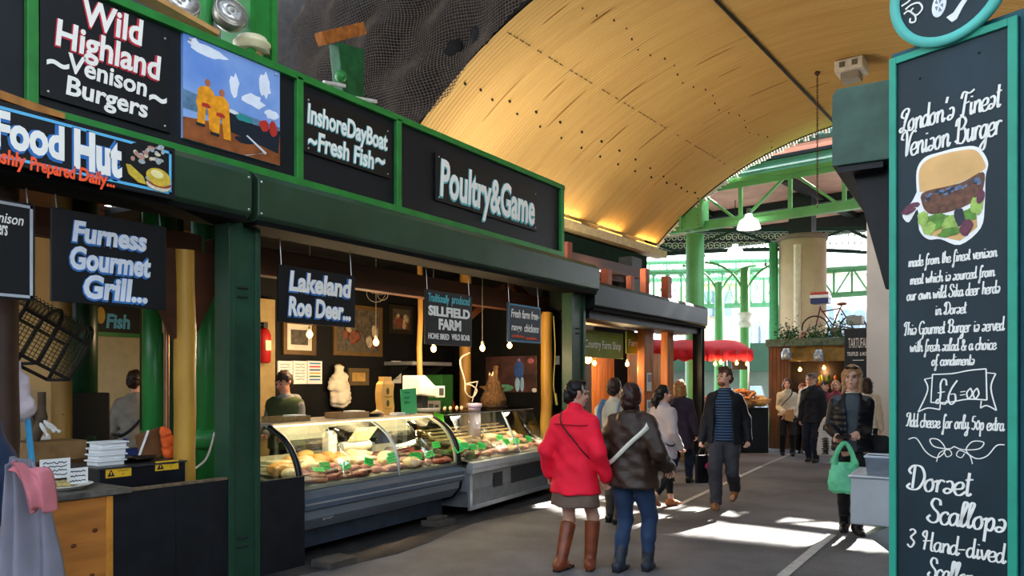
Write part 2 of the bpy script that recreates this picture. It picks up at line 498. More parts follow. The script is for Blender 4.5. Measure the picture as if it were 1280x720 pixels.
# ------------------------------------------------------------------ the setting
m_asph = M('asphalt', '4d4c4e', .8, var=.3, scale=1.3, bump=.25, bscale=90)
def mk_floor():
    nt = m_asph.node_tree; b = nt.nodes['Principled BSDF']
    tc = nt.nodes.new('ShaderNodeTexCoord')
    n1 = nt.nodes.new('ShaderNodeTexNoise'); n1.inputs['Scale'].default_value = .55; n1.inputs['Detail'].default_value = 8; n1.inputs['Roughness'].default_value = .65
    nt.links.new(tc.outputs['Object'], n1.inputs['Vector'])
    n2 = nt.nodes.new('ShaderNodeTexNoise'); n2.inputs['Scale'].default_value = 110; n2.inputs['Detail'].default_value = 2
    nt.links.new(tc.outputs['Object'], n2.inputs['Vector'])
    c1 = nt.nodes.new('ShaderNodeValToRGB')
    c1.color_ramp.elements[0].position = .36; c1.color_ramp.elements[0].color = lin('545255')
    c1.color_ramp.elements[1].position = .62; c1.color_ramp.elements[1].color = lin('8a8889')
    nt.links.new(n1.outputs[0], c1.inputs[0])
    c2 = nt.nodes.new('ShaderNodeValToRGB')
    c2.color_ramp.elements[0].position = .35; c2.color_ramp.elements[0].color = lin('9a9a9a')
    c2.color_ramp.elements[1].position = .7; c2.color_ramp.elements[1].color = (1, 1, 1, 1)
    nt.links.new(n2.outputs[0], c2.inputs[0])
    mx = nt.nodes.new('ShaderNodeMix'); mx.data_type = 'RGBA'; mx.blend_type = 'MULTIPLY'; mx.inputs[0].default_value = 1
    nt.links.new(c1.outputs[0], mx.inputs[6]); nt.links.new(c2.outputs[0], mx.inputs[7])
    nt.links.new(mx.outputs[2], b.inputs['Base Color'])
    rr = nt.nodes.new('ShaderNodeMapRange'); rr.inputs[3].default_value = .55; rr.inputs[4].default_value = .9
    nt.links.new(n1.outputs[0], rr.inputs[0]); nt.links.new(rr.outputs[0], b.inputs['Roughness'])
mk_floor()
fl = MB(); fl.bx(-24, 26, -9, 62, -.1, 0)
struct(fl.build('floor', m_asph))
# old stained gutter slabs along the stall fronts, and the worn lines across the lane
m_wet = M('stained_setts', '2a2928', .45, var=.5, scale=4, bump=.5, bscale=25)
g = MB()
g.sheet([[(-4.75 + .12 * sin(i * 1.1) - .03 * i if k else -6.1, 1.5 + .55 * i, .004) for k in (0, 1)] for i in range(17)], .004, (0, 0, 1))
struct(g.build('trim_1', m_wet))
m_line = M('worn_white_line', 'b9b7b2', .8, var=.2, scale=12)
for i, (a, b, w) in enumerate((((978, 720), (1040, 668), .09), ((846, 632), (952, 583), .07), ((952, 583), (1040, 545), .06))):
    q = MB(); A, B = on_z(*a, .004), on_z(*b, .004)
    q.bar(A, B, w, .006)
    struct(q.build('trim_%d' % (i + 2), m_line if i < 2 else M('pale_joint', '8f8d8a', .8)))

# barrel vault of the viaduct
VA = R(3); va = np.array([sin(VA), cos(VA), 0]); vn = np.array([cos(VA), -sin(VA), 0])
VC, VH, VR = -3.35, .16, 6.97
S0, S1 = 8.35, 17.2
def vpt(s, t, r=VR):
    """t: 0 at the springing on the stall side, pi/2 at the crown"""
    n_ = VC - r * cos(t); z = VH + r * sin(t)
    return va * s + vn * n_ + np.array([0, 0, z])
m_vault = M('yellow_lining', 'd2a550', .55, var=.1, scale=1.5)
def mk_vault():
    nt = m_vault.node_tree; b = nt.nodes['Principled BSDF']
    tc = nt.nodes.new('ShaderNodeTexCoord')
    mp = nt.nodes.new('ShaderNodeMapping'); mp.inputs['Scale'].default_value = (.5, 9, .5)
    nt.links.new(tc.outputs['Object'], mp.inputs[0])
    n = nt.nodes.new('ShaderNodeTexNoise'); n.inputs['Scale'].default_value = 1; n.inputs['Detail'].default_value = 6
    nt.links.new(mp.outputs[0], n.inputs['Vector'])
    c = nt.nodes.new('ShaderNodeValToRGB')
    c.color_ramp.elements[0].position = .2; c.color_ramp.elements[0].color = lin('c09a58')
    c.color_ramp.elements[1].position = .7; c.color_ramp.elements[1].color = lin('d0ac68')
    nt.links.new(n.outputs[0], c.inputs[0]); nt.links.new(c.outputs[0], b.inputs['Base Color'])
mk_vault()
T0 = math.asin((4.98 - VH) / VR); T1 = pi - .55
pitch = .075
ns = int((S1 - S0) / pitch) * 4
rows = []
for i in range(ns + 1):
    s_ = S0 + (S1 - S0) * i / ns
    rr = VR + .02 * sin(2 * pi * i / 4 + .4)
    rows.append([vpt(s_, T0 + (T1 - T0) * k / 44, rr) for k in range(45)])
q = MB(); q.sheet(rows)
struct(q.build('ceiling', m_vault, fix=False))
# outer mass of the viaduct above the lining: closed, so the sun only gets round it
m_brick = M('sooty_brick', '241f1c', .9, var=.5, scale=6, bump=.4, bscale=30)
q = MB()
def spandrel(s_, th):
    arc = [vpt(s_, T0 - .25 + (pi - 2 * T0 + .5) * k / 40, VR + .05) for k in range(41)]
    top = 9.2
    for k in range(40):
        a, b = arc[k], arc[k + 1]
        q.prism([a, b, (b[0], b[1], top), (a[0], a[1], top)], (0, 0, 0), va * th)
    for n0, n1, kk in ((VC - 14, None, 0), (None, VC + 14, 40)):
        a = arc[kk]
        c = (va * s_ + vn * (n0 if n0 is not None else n1))
        q.prism([(a[0], a[1], 3.4), (c[0], c[1], 3.4), (c[0], c[1], top), (a[0], a[1], top)], (0, 0, 0), va * th)
spandrel(S0 + .02, .3); spandrel(S1 - .25, .25)
c0, c1 = va * S0 + vn * (VC - 14), va * S0 + vn * (VC + 14)
q.prism([(c0[0], c0[1], 9.0), (c1[0], c1[1], 9.0), (c1[0], c1[1], 9.2), (c0[0], c0[1], 9.2)], (0, 0, 0), va * (S1 - S0))
struct(q.build('wall_viaduct', m_brick))
# pale jagged mortar edge of the far arch ring, black gap behind it
m_edge = M('pale_render', 'e8e4d8', .8, var=.1)
q = MB()
er = random.Random(3)
for k in range(150):
    t = T0 - .02 + (pi / 2 + .55 - T0) * k / 150
    t2 = T0 - .02 + (pi / 2 + .55 - T0) * (k + .8) / 150
    d = er.uniform(.03, .13)
    q.prism([vpt(S1 + .03, t, VR - .0), vpt(S1 + .03, t2, VR - .0), vpt(S1 + .03, t2, VR - d), vpt(S1 + .03, t, VR - d * .8)], (0, 0, 0), va * .05)
struct(q.build('trim_6', m_edge))
m_blackgap = M('black_bead', '0c0a08', .7)
q = MB()
q.tube([vpt(S1 + .0, T0 + (2.4 - T0) * k / 40, VR - .015) for k in range(41)], .022, 8)
for t_ in (1.12, 1.43, 1.82):     # dark lengthwise joints of the lining
    if t_ == 1.43: q.tube([vpt(S0 + .05 + (S1 - S0 - .1) * k / 12, t_ + .015, VR - .03) for k in range(13)], .022, 6)
    else:
        for k in range(60):
            if er.random() < .75: q.tube([vpt(S0 + .1 + (S1 - S0 - .2) * (k + .1) / 60, t_, VR - .013), vpt(S0 + .1 + (S1 - S0 - .2) * (k + .8) / 60, t_, VR - .013)], .008, 4)
for k in range(26):
    q.tube([vpt(S0 + .2 + k * .34, .98 + .02 * sin(k * 3), VR), vpt(S0 + .2 + k * .34, .98 + .02 * sin(k * 3), VR - .04)], .018, 6)
    q.tube([vpt(S0 + .4 + k * .33, 1.26 + .012 * sin(k * 5), VR), vpt(S0 + .4 + k * .33, 1.26 + .012 * sin(k * 5), VR - .03)], .012, 6)
struct(q.build('trim_7', m_blackgap))
# stained drips running round the lining
q = MB()
for k in range(46):
    s_ = er.uniform(S0 + .3, S1 - .3); t = er.uniform(.85, 1.5); l = er.uniform(.05, .16)
    q.tube([vpt(s_, t + l * j / 5, VR - .006) for j in range(6)], [.003, .007, .008, .008, .006, .002], 5)
struct(q.build('trim_8', M('rust_streak', '8a6122', .8)))

# springing beam, gutter light and the dark steel under it
def along(s_, n_, z): return va * s_ + vn * n_ + np.array([0, 0, z])
NS = VC - VR * cos(T0)      # springing line
q = MB(); q.bar(along(S0 + .3, NS + .02, 4.72), along(S1 + .2, NS + .02, 4.72), .3, .16)
struct(q.build('trim_9', M('beige_ledge', 'c0a878', .6, var=.2)))
q = MB(); q.bar(along(S0 + .3, NS - .25, 4.9), along(S1 - .1, NS - .25, 4.9), .1, .3)
struct(q.build('trim_10', M('gutter_white', 'cfc5ae', .6, var=.2)))
q = MB(); q.bar(along(S0 + 1, NS - .15, 4.3), along(S1 - .6, NS - .15, 4.3), .35, .55)
struct(q.build('trim_11', M('dark_green_steel', '12261a', .8, var=.3, spec=.05)))
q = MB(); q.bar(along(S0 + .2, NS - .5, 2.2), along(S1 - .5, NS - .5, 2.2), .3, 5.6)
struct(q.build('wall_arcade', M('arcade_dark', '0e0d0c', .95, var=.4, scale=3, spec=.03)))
for k in range(5):
    s_ = S0 + 1.2 + k * 1.75
    t = thing('batten_light', 'warm fluorescent batten on the springing ledge under the yellow vault, %s from the signs' % ORD[k], 'light', along(s_, NS + .05, 4.83))
    q = MB(); q.bar(along(s_ - .55, NS + .05, 4.83), along(s_ + .55, NS + .05, 4.83), .07, .05); q.build('housing', M('gutter_white'), t)
    q = MB(); q.tube([along(s_ - .5, NS + .05, 4.87), along(s_ + .5, NS + .05, 4.87)], .018, 8); q.build('tube', M('warm_tube', 'ffb84a', emit=3), t)
    ld = bpy.data.lights.new('batten_glow', 'AREA'); ld.shape = 'RECTANGLE'; ld.size = 1.0; ld.size_y = .06; ld.energy = 3.5; ld.color = (1, .62, .26)
    lo = bpy.data.objects.new('batten_glow', ld); COL.objects.link(lo); lo.location = along(s_, NS + .05, 4.9)
    lo.rotation_euler = Vector(-(vn * .5 + np.array([0, 0, 1.]))).to_track_quat('-Z', 'Y').to_euler()
    lo.rotation_euler = Vector((vn[0] * .3, vn[1] * .3, 1)).to_track_quat('-Z', 'Y').to_euler()
    lo.parent = t; lo.location = Vector(along(s_, NS + .05, 4.9)) - t.location
# fill lights added to brighten the lining (they stand on the stall roofs, out of sight behind the fascia)
for k, (x, y, z) in enumerate(((-6.6, 9.6, 3.7), (-6.6, 12.6, 3.5))):
    ld = bpy.data.lights.new('fill_uplight', 'AREA'); ld.shape = 'RECTANGLE'; ld.size = 1.2; ld.size_y = .3; ld.energy = 60; ld.color = (1, .86, .66)
    lo = bpy.data.objects.new('fill_uplight', ld); COL.objects.link(lo); lo.location = (x, y, z)
    t = thing('fill_light', 'floodlight added on the stall roof to brighten the yellow vault, %s the fascia' % ('behind' if k == 0 else 'beyond'), 'light', (x, y, z - .3))
    q = MB(); q.box((x - .02, y, z - .07), (.32, 1.22, .1), 0, 0, .4); q.build('housing', M('fill_light_black', '16181a', .5), t)
    q = MB(); q.bx(x - .03, x + .03, y - .3, y + .3, z - .75 if k else z - .45, z - .1); q.build('stand', M('fill_light_black'), t)
    lo.rotation_euler = Vector((.45, .05, 1)).to_track_quat('-Z', 'Y').to_euler()

# net hung over the spandrel
def mk_net():
    m = M('net_cord', '4e443c', .9, var=.3, scale=20)
    pts = []
    nr, nc = 96, 120
    for i in range(nr + 1):
        row = []
        for k in range(nc + 1):
            n_ = -10.6 + 5.6 * k / nc; z = 4.3 + 3.6 * i / nr
            sag = .09 * sin(k * .11 + i * .05) + .06 * sin(k * .23 - i * .13) + .05 * sin(i * .31)
            rr_ = hypot(n_ - VC, z - VH)
            p = along(S0 - .22 - sag, n_ + .05 * sin(i * .21), z + .05 * sin(k * .19))
            row.append((p, rr_))
        pts.append(row)
    q = MB()
    vs = [c[0] for r_ in pts for c in r_]
    fs = []
    for i in range(nr):
        for k in range(nc):
            if pts[i][k][1] > VR - .16 and pts[i + 1][k + 1][1] > VR - .16: fs.append((i * (nc + 1) + k, i * (nc + 1) + k + 1, (i + 1) * (nc + 1) + k + 1, (i + 1) * (nc + 1) + k))
    q.add(vs, fs)
    o = q.build('pigeon_net', m, fix=False)
    w = o.modifiers.new('cords', 'WIREFRAME'); w.thickness = .013; w.use_replace = True; w.use_boundary = True
    tag(o, 'sagging brown netting hung over the sooty arch front above the fish sign', 'netting')
mk_net()
m_dk = M('dark_iron', '15171a', .5, var=.3)
# soft dark bundles of folded net behind the cords
q = MB()
for k in range(60):
    n_ = er.uniform(-9.5, -5.2); z = er.uniform(4.6, 7.6)
    if hypot(n_ - VC, z - VH) < VR + .12: continue
    p = along(S0 - .05, n_, z); q.ball(p, er.uniform(.12, .26), 9, 6, (1.2, .35, 1), .25, rg=er)
struct(q.build('wall_net_folds', M('net_folds_dark', '0d0b0a', .95, var=.4)))

# ------------------------------------------------------------------ market structure beyond the arch
m_gr = M('market_green', '62a862', .45, var=.12, scale=3)
m_grd = M('market_green_dark', '1c5038', .45, var=.25, scale=3)
m_teal = M('teal_girder', '5f8f84', .5, var=.3, scale=2)
DX = np.array([1, -.112, 0]); DX = DX / np.linalg.norm(DX)
def column(x, y, h, r, label, m, sq=None, collar=True):
    t = thing('cast_iron_column', label, 'column', (x, y, 0)); t['kind'] = 'thing'
    q = MB(); q.lathe([(r * 1.25, 0), (r * 1.25, .5), (r * 1.12, .55), (r * 1.12, .7), (r, .78), (r * .94, h * .98)], (x, y, 0), 20); q.build('shaft', m, t)
    if collar:
        q = MB(); q.lathe([(r * .95, 0), (r * 1.4, .1), (r * 1.4, .18), (r * 1.1, .22), (r * 1.1, .34), (r * 1.5, .42), (r * 1.5, .5)], (x, y, h * .62), 20); q.build('collar', M('pale_collar', 'cfd6c8', .5) if collar == 2 else m, t)
    if sq:
        q = MB(); q.bx(x - r * 1.1, x + r * 1.1, y - r * 1.1, y + r * 1.1, h, h + sq)
        for sx in (-1, 1): q.bx(x + sx * r * 1.1 - .03, x + sx * r * 1.1 + .03, y - r * 1.35, y - r * .9, h, h + sq)
        for zz in range(int(sq / .12)):
            for sx in (-1, 1): q.ball((x + sx * r * .7, y - r * 1.12, h + .06 + .12 * zz), .022, 6, 4)
        q.build('head', m, t)
    return t
column(-6.6, 17.85, 5.25, .23, 'bright green round column rising from behind the red awning to the truss', m_gr, 2.2, False)
c_ = at_d(899, 400, 27); column(c_[0], c_[1], 5.2, .17, 'thin green column beyond the red awning, the one closer to the brick house', m_gr, None, False)
c_ = at_d(931, 400, 25); column(c_[0], c_[1], 5.4, .16, 'thin green column with a white collar beyond the red awning', m_gr, None, 2)
c_ = at_d(967, 400, 21.5); column(c_[0], c_[1], 5.6, .13, 'dark green column tight beside the round concrete pier', M('mid_green', '4a9a64', .45), None, False)

def truss(name, label, p0, p1, h, n, m, w=.1, mid=False, diag='V', legs=False):
    p0, p1 = np.array(p0, float), np.array(p1, float)
    t = thing(name, label, 'truss', p0)
    up = np.array([0, 0, h])
    q = MB(); q.bar(p0, p1, w * 1.6, w); q.bar(p0 + np.array([0, 0, w * .9]), p1 + np.array([0, 0, w * .9]), w * .4, w); q.build('bottom_chord', m, t)
    q = MB(); q.bar(p0 + up, p1 + up, w * 1.6, w); q.bar(p0 + up - np.array([0, 0, w]), p1 + up - np.array([0, 0, w]), w * .4, w); q.build('top_chord', m, t)
    for i in range(n + 1):
        a = p0 + (p1 - p0) * i / n
        q = MB(); q.bar(a, a + up, w * .75, w * .75); q.bar(a + up * .88, a + up, w * 1.8, w * .5, up=(0, 1, 0)); q.build('post', m, t)
        if i < n:
            b = p0 + (p1 - p0) * (i + 1) / n
            q = MB()
            if diag == 'X': q.bar(a, b + up, w * .5, w * .3); q.bar(a + up, b, w * .5, w * .3)
            elif (i % 2 == 0): q.bar(a + up, b, w * .6, w * .5)
            else: q.bar(a, b + up, w * .6, w * .5)
            q.build('brace', m, t)
    if legs:
        for a in (p0, p1): q = MB(); q.bar((a[0], a[1], 0), a, w * 1.5, w * 1.5); q.build('end_post', m, t)
    return t
def tr_pts(px0, px1, y0, y1, D0, D1): return at_d(px0, y0, D0), at_d(px1, y1, D1)
A = np.array([-6.6, 17.85, 5.28]); 
truss('lattice_girder', 'light green lattice girder running from the round column under the yellow arch', A, A + DX * 9.2, .98, 8, m_gr, .11)
truss('lattice_girder', 'light green lattice girder beyond the round column, mostly behind the arch edge', A - DX * .2, A - DX * 6, .98, 5, m_gr, .11)

# railway bridge deck behind the girder: rosy boarded soffit, dark cross beams, teal edge girder
m_soff = M('rosy_soffit', 'c79c8a', .8, var=.15, scale=2)
Z_S = 6.8
def deck(u0, u1, v0, v1, z0, z1, m, name):
    q = MB(); b0 = np.array([-6.6, 17.85, 0]); dy = np.array([.112, 1, 0]) / hypot(.112, 1)
    P = [b0 + DX * u0 + dy * v0, b0 + DX * u1 + dy * v0, b0 + DX * u1 + dy * v1, b0 + DX * u0 + dy * v1]
    q.prism([(p[0], p[1], z0) for p in P], (0, 0, 0), (0, 0, z1 - z0))
    return struct(q.build(name, m))
deck(-14, 18, 2.3, 8.2, Z_S, Z_S + .2, m_soff, 'ceiling_bridge')
deck(-14, 18, 2.1, 2.3, Z_S - .02, Z_S + .42, m_teal, 'wall_bridge')
deck(-14, 18, 6.5, 9.6, 9.0, 9.2, M('teal_boards', '24504a', .7, var=.3), 'ceiling_street')
for k in range(2): deck(-14, 18, 7.0 + 1.3 * k, 7.6 + 1.3 * k, 8.9, 9.0, M('rosy_soffit'), 'trim_%d' % (30 + k))
deck(-14, 18, 7.9, 8.3, Z_S - .55, Z_S + .6, M('dark_girder', '1a1c1e', .6), 'trim_12')
deck(-14, 18, 4.9, 5.15, Z_S - .22, Z_S, M('dark_girder'), 'trim_13')
for k in range(9):
    deck(-12 + 3.3 * k, -11.75 + 3.3 * k, 2.3, 7.9, Z_S - .16, Z_S, M('dark_girder'), 'trim_%d' % (14 + k))
deck(-14, 18, 2.06, 2.1, Z_S + .2, Z_S + .24, M('silver_strip', 'c8d4d0', .5), 'trim_23')
deck(-14, 18, 2.0, 2.1, Z_S + .4, Z_S + .48, M('dark_girder'), 'trim_24')
# glazed screen above the girder
q = MB()
b0 = np.array([-6.6, 17.85, 0]); dy = np.array([.112, 1, 0]) / hypot(.112, 1)

# cross truss with scrollwork below the deck
m_dgt = M('dark_truss', '17352a', .5, var=.2)
def scroll_truss(px0, px1, D, ytop, ybot, label, m, dens):
    a, b = at_d(px0, ybot, D), at_d(px1, ybot - 4, D - .6)
    t = thing('scrollwork_truss', label, 'truss', a)
    h = (ybot - ytop) / 960 * D
    L = np.linalg.norm(b - a); n = max(2, int(L / 1.5))
    def P(f, z): return a + (b - a) * f + np.array([0, 0, z])
    q = MB(); q.tube([P(k / 24, h * (.0 + .25 * sin(pi * k / 24))) for k in range(25)], .06, 6); q.build('bottom_chord', m, t)
    q = MB(); q.bar(P(0, h), P(1, h), .12, .12); q.build('top_chord', m, t)
    for i in range(n):
        f0, f1 = i / n, (i + 1) / n
        q = MB()
        if i % 2: q.bar(P(f0, h * .25 * sin(pi * f0)), P(f1, h), .07, .07)
        else: q.bar(P(f0, h), P(f1, h * .25 * sin(pi * f1)), .07, .07)
        q.build('brace', m, t)
    q = MB()
    for i in range(dens):
        f = (i + .5) / dens
        for s_ in (0, 1):
            r = h * .16; c = P(f, h * (.42 + .32 * s_))
            q.tube([c + (b - a) / L * (r * (1 - j / 14) * cos(j * .75)) + np.array([0, 0, r * (1 - j / 14) * sin(j * .75)]) for j in range(13)], .014, 4)
    q.build('scrollwork', M('pale_scroll', 'b9c9ac', .6), t)
    return t
scroll_truss(780, 1130, 23.6, 290, 322, 'dark truss filled with pale scrollwork below the bridge deck', m_dgt, 46)
truss('lattice_girder', 'pale green cross-braced girder far beyond the round column', at_d(800, 386, 31), at_d(972, 382, 31), 1.5, 10, M('hazy_green', '68a878', .5), .1, diag='X', legs=True)
truss('lattice_girder', 'thin green girder across the bright gap beside the concrete pier', at_d(1020, 372, 25), at_d(1110, 366, 25), .9, 4, M('hazy_green'), .09, legs=True)
truss('lattice_girder', 'pale green girder high in the bright gap far beyond the red awning', at_d(790, 352, 36), at_d(985, 348, 36), .9, 9, M('hazy_green'), .09, legs=True)
# curved bracket ribs
for k, (px, D) in enumerate(((899, 27), (931, 25))):
    c = at_d(px, 380, D)
    q = MB()
    for s_ in (-1, 1): q.tube([c + RGT * s_ * (1.3 * (1 - cos(j * .157))) + np.array([0, 0, 1.35 * sin(j * .157)]) for j in range(11)], .04, 6)
    o = q.build('arched_bracket', m_gr); tag(o, ('pair of curved green brackets springing from the plain thin column', 'pair of curved green brackets springing from the white-collared thin column')[k], 'bracket')

# round concrete pier
c_ = at_d(1003, 470, 21.3)
t = thing('concrete_pier', 'round fawn concrete pier rising behind the bicycle kiosk', 'pier', (c_[0], c_[1], 0)); t['kind'] = 'thing'
m_conc = M('fawn_concrete', 'c2a988', .8, var=.12, scale=2, bump=.15)
q = MB(); q.lathe([(.62, 0), (.62, 5.55)], (c_[0], c_[1], 0), 36); q.build('shaft', m_conc, t)
q = MB(); q.lathe([(.66, 5.5), (.66, 5.62)], (c_[0], c_[1], 0), 36); q.build('rim', M('pier_rim', '7a6a5a', .8), t)
q = MB(); q.tube([(c_[0] + .02, c_[1] - .64, 2), (c_[0] + .02, c_[1] - .64, 5.3)], .1, 8); q.build('downpipe', M('pale_pipe', 'd3c3a8', .6), t)
q = MB(); q.bx(c_[0] - .3, c_[0] + .3, c_[1] - .3, c_[1] + .3, 5.55, 6.8); q.build('bearing', M('dark_girder'), t)

# white pier behind the chalk sign
c_ = at_d(1103, 470, 14.5)
t = MB(); t.bx(c_[0] - .24, c_[0] + .24, c_[1] - .24, c_[1] + .24, 0, 5.2)
o = t.build('white_pier', M('limewash', 'd9d8d4', .8, var=.06, scale=2), bevel=.02); tag(o, 'square limewashed pier partly behind the tall chalk sign', 'pier', kind='thing')

# houses across the street
def house(name, label, px0, px1, D, base_y, top_y, wall, wins, arched=False, cols=3, rows_=3):
    a, b = at_d(px0, 477, D), at_d(px1, 477, D)
    t = thing('house' if name is None else name, label, 'building', (a[0], a[1], 0))
    h = 1.6 + (477 - top_y) / 960 * D
    q = MB(); q.prism([(a[0], a[1], 0), (b[0], b[1], 0), (b[0], b[1], h), (a[0], a[1], h)], (0, 0, 0), FWD * 3); q.build('wall', wall, t)
    q = MB(); q.bar(np.array([a[0], a[1], h]) - FWD * .15, np.array([b[0], b[1], h]) - FWD * .15, .4, .35); q.build('cornice', M('stone_trim', 'd9d2c2', .8), t)
    W = np.linalg.norm(b - a); e = (b - a) / W
    for (u, v, w, hh) in wins:
        c = a + e * u * W; z = v
        f = MB(); n_ = 9
        pts = [(-w / 2, 0), (w / 2, 0), (w / 2, hh)] + ([(w / 2 * cos(pi * j / 8), hh + w / 2 * sin(pi * j / 8)) for j in range(1, 8)] if arched else []) + [(-w / 2, hh)]
        P = [(c[0] + e[0] * x, c[1] + e[1] * x, z + y) for x, y in pts]
        P2 = [(c[0] + e[0] * x * 1.3, c[1] + e[1] * x * 1.3, z + (y - .1 if y == 0 else y * 1.08)) for x, y in pts]
        f.prism(P2, -FWD * .08, FWD * .02)
        fr = f.build('window', M('stone_trim'), t)
        g_ = MB(); g_.prism(P, -FWD * .12, -FWD * .09); 
        g_.mat(1); g_.bar((c[0], c[1], z) - FWD * .14, (c[0], c[1], z + hh) - FWD * .14, .07, .05); g_.bar((c - e * w / 2) + np.array([0, 0, z - c[2] + hh / 2]) - FWD * .14, (c + e * w / 2) + np.array([0, 0, z - c[2] + hh / 2]) - FWD * .14, .05, .07)
        g_.build('pane', [M('dull_pane', '7f93a6', .2, var=.2), M('stone_trim')], fr)
    return t
m_pbrick = M('pale_brick', 'ead7b0', .85, var=.15, scale=14, col2='d2b98a')
house(None, 'yellow stock-brick house with sash windows beyond the red awning', 862, 926, 47, 480, 352, m_pbrick, [(.16, 1.6, 1.2, 2), (.36, 1.6, 1.2, 2), (.36, 5.6, 1.2, 1.5), (.62, 5.6, 1.2, 1.5)])
house(None, 'white rendered house with tall windows behind the white-collared column', 928, 985, 47.3, 480, 332, M('white_render', 'f2f2f0', .8, var=.04), [(.22, 2.6, .95, 2.2), (.5, 2.6, .95, 2.2), (.8, 2.6, .9, 2.2)], True)
house(None, 'pale stone hall with round-headed windows beyond the kiosk roof', 1022, 1112, 40, 480, 338, M('pale_stone', 'efe6d2', .8, var=.08), [(.12, 3.6, .7, 1.6), (.38, 3.4, .7, 1.6), (.58, 3.4, .7, 1.6), (.78, 3.4, .7, 1.6)], True)
# distant low hoarding and shopfronts along the street
q = MB(); a, b = at_d(820, 477, 31), at_d(985, 477, 30)
q.prism([(a[0], a[1], 0), (b[0], b[1], 0), (b[0], b[1], 2.1), (a[0], a[1], 2.1)], (0, 0, 0), FWD * .3)
struct(q.build('wall_street', M('grey_hoarding', '8b9591', .7, var=.15, scale=1)))
q = MB(); q.prism([(a[0], a[1], 2.0), (b[0], b[1], 2.0), (b[0], b[1], 3.1), (a[0], a[1], 3.1)], -FWD * .4, FWD * .3)
struct(q.build('trim_25', M('grey_green_fascia', '4b6a5c', .6, var=.15, scale=1)))

# unseen roof added to cut the daylight on the near stalls: boarded, with glazed strips left open to the sky
q = MB()
for y0_, y1_ in ((-9, -5.4), (-4.2, -.9), (.2, 3.4), (4.4, 8.3)): q.bx(-15, 15, y0_, y1_, 8.4, 8.5)
struct(q.build('ceiling_added', M('roof_boards', '3a3f3c', .8)))
q = MB(); q.bx(3.2, 3.4, 1.0, 17, 0, 4.2); struct(q.build('wall_added_side', M('wall_drab', '2e302e', .8)))  # unseen dark wall added to cut the low side light
q = MB(); q.bx(3.0, 3.3, 17.5, 34, 0, 5.2); struct(q.build('wall_added_far', M('stock_brick', '6e5a48', .85, var=.3, scale=10)))  # unseen brick wall added to darken what the canopy reflects
q = MB(); q.bx(-15, 15, -9.2, -9, 0, 5); struct(q.build('wall_added_rear', M('wall_drab')))  # unseen wall added behind the camera to hold back low daylight
# market dome lamps
lamp0 = thing('dome_lamp', 'x', 'lamp', (0, 0, 0), group='white dome lamps under the market roof')
q = MB(); q.lathe([(.02, .34), (.07, .33), (.09, .26), (.2, .18), (.25, .05), (.26, 0), (.23, .02), (.0, .12)], (0, 0, 0), 20); q.build('shade', M('lamp_white', 'f2f2ea', .4, emit=3), lamp0, local=True)
q = MB(); q.tube([(0, 0, .13), (0, 0, 1.0)], .012, 6); q.build('cord', m_dk, lamp0, local=True)
q = MB(); q.cyl((0, 0, .34), .05, .12, 10); q.build('cap', M('cap_grey', '55605c', .5), lamp0, local=True)
for k, (px, py, D, lab) in enumerate(((936, 286, 17.3, 'white dome lamp hanging lowest under the green lattice girder'), (919, 320, 22, 'white dome lamp in front of the scrollwork truss'), (880, 334, 27, 'small white dome lamp close to the round green column'), (957, 345, 27, 'small white dome lamp beside the concrete pier'))):
    p = at_d(px, py, D)
    o = lamp0 if k == 0 else copy_tree(lamp0)
    o.location = tuple(float(v) for v in p); o['label'] = lab
    for ch in o.children:
        if ch.name.startswith('cord'): ch.scale = (1, 1, (5.3 if k == 0 else 6.82) - float(p[2]))

# speaker box and hanging chain on the vault
p = vpt(14.1, pi / 2 + .02, VR - .13)
t = thing('air_monitor_box', 'square cream box fixed to the crown of the yellow vault', 'box', p)
q = MB(); q.box(p, (.46, .46, .2), -VA); q.build('housing', M('cream_box', 'd8d0bc', .5), t, .02)
q = MB(); q.box(p + np.array([.0, 0, -.16]), (.3, .3, .14), -VA); q.build('lower_grille', M('box_under', '8f8674', .6, bump=.3), t, .02)
q = MB()
for k in range(2): q.box(p + va * -.236 + vn * (-.1 + .2 * k) + np.array([0, 0, .01]), (.09, .01, .09), -VA)
q.build('port', M('box_port', '6a614f', .6), t)
p = vpt(14.2, 1.505, VR - .02)
q = MB(); bz = float(at_d(966, 260, np.dot(p - EYE, FWD))[2])
nl = int((p[2] - bz) / .05)
for k in range(nl):
    c = p - np.array([0, 0, .05 * k + .03]); a_ = (k % 2) * pi / 2
    q.tube([c + np.array([.014 * cos(j * pi / 4) * cos(a_), .014 * cos(j * pi / 4) * sin(a_), .032 * sin(j * pi / 4)]) for j in range(9)], .006, 5)
q.ball(p, .05, 10, 6)
tag(q.build('hanging_chain', M('chain_rust', '4a3a26', .6)), 'long rusty chain hanging free from the yellow vault', 'chain')
# ------------------------------------------------------------------ butchers' stall fronts along the lane
XF = -5.3
m_fas = M('fascia_black', '12161b', .5, var=.2, scale=3)
m_rail = M('fascia_green', '2c7a35', .35, var=.2, scale=5)
m_shut = M('shutter_green', '2b4230', .32, var=.25, scale=2.5, bump=.03)
m_post = M('post_green', '21402f', .38, var=.25, scale=4)
m_wht = M('lettering_white', 'f1efe6', .5, var=.04)
m_red = M('lettering_red', 'c22a3a', .5, var=.05)
m_blue = M('lettering_blue', '2f6fb5', .5, var=.05)
m_lblue = M('border_blue', '5fb8e6', .5, var=.05)
m_org = M('lettering_orange', 'ff5a30', .5, var=.05)
m_tealp = M('lettering_teal', '58b3b8', .5, var=.05)
m_sboard = M('sign_board', '0d0f12', .5, var=.3, scale=5, spec=.3)
m_sboard2 = M('sign_board_umber', '171411', .5, var=.3, scale=5, spec=.3)
m_nail = M('nail_head', 'd8d8d8', .3, 1)
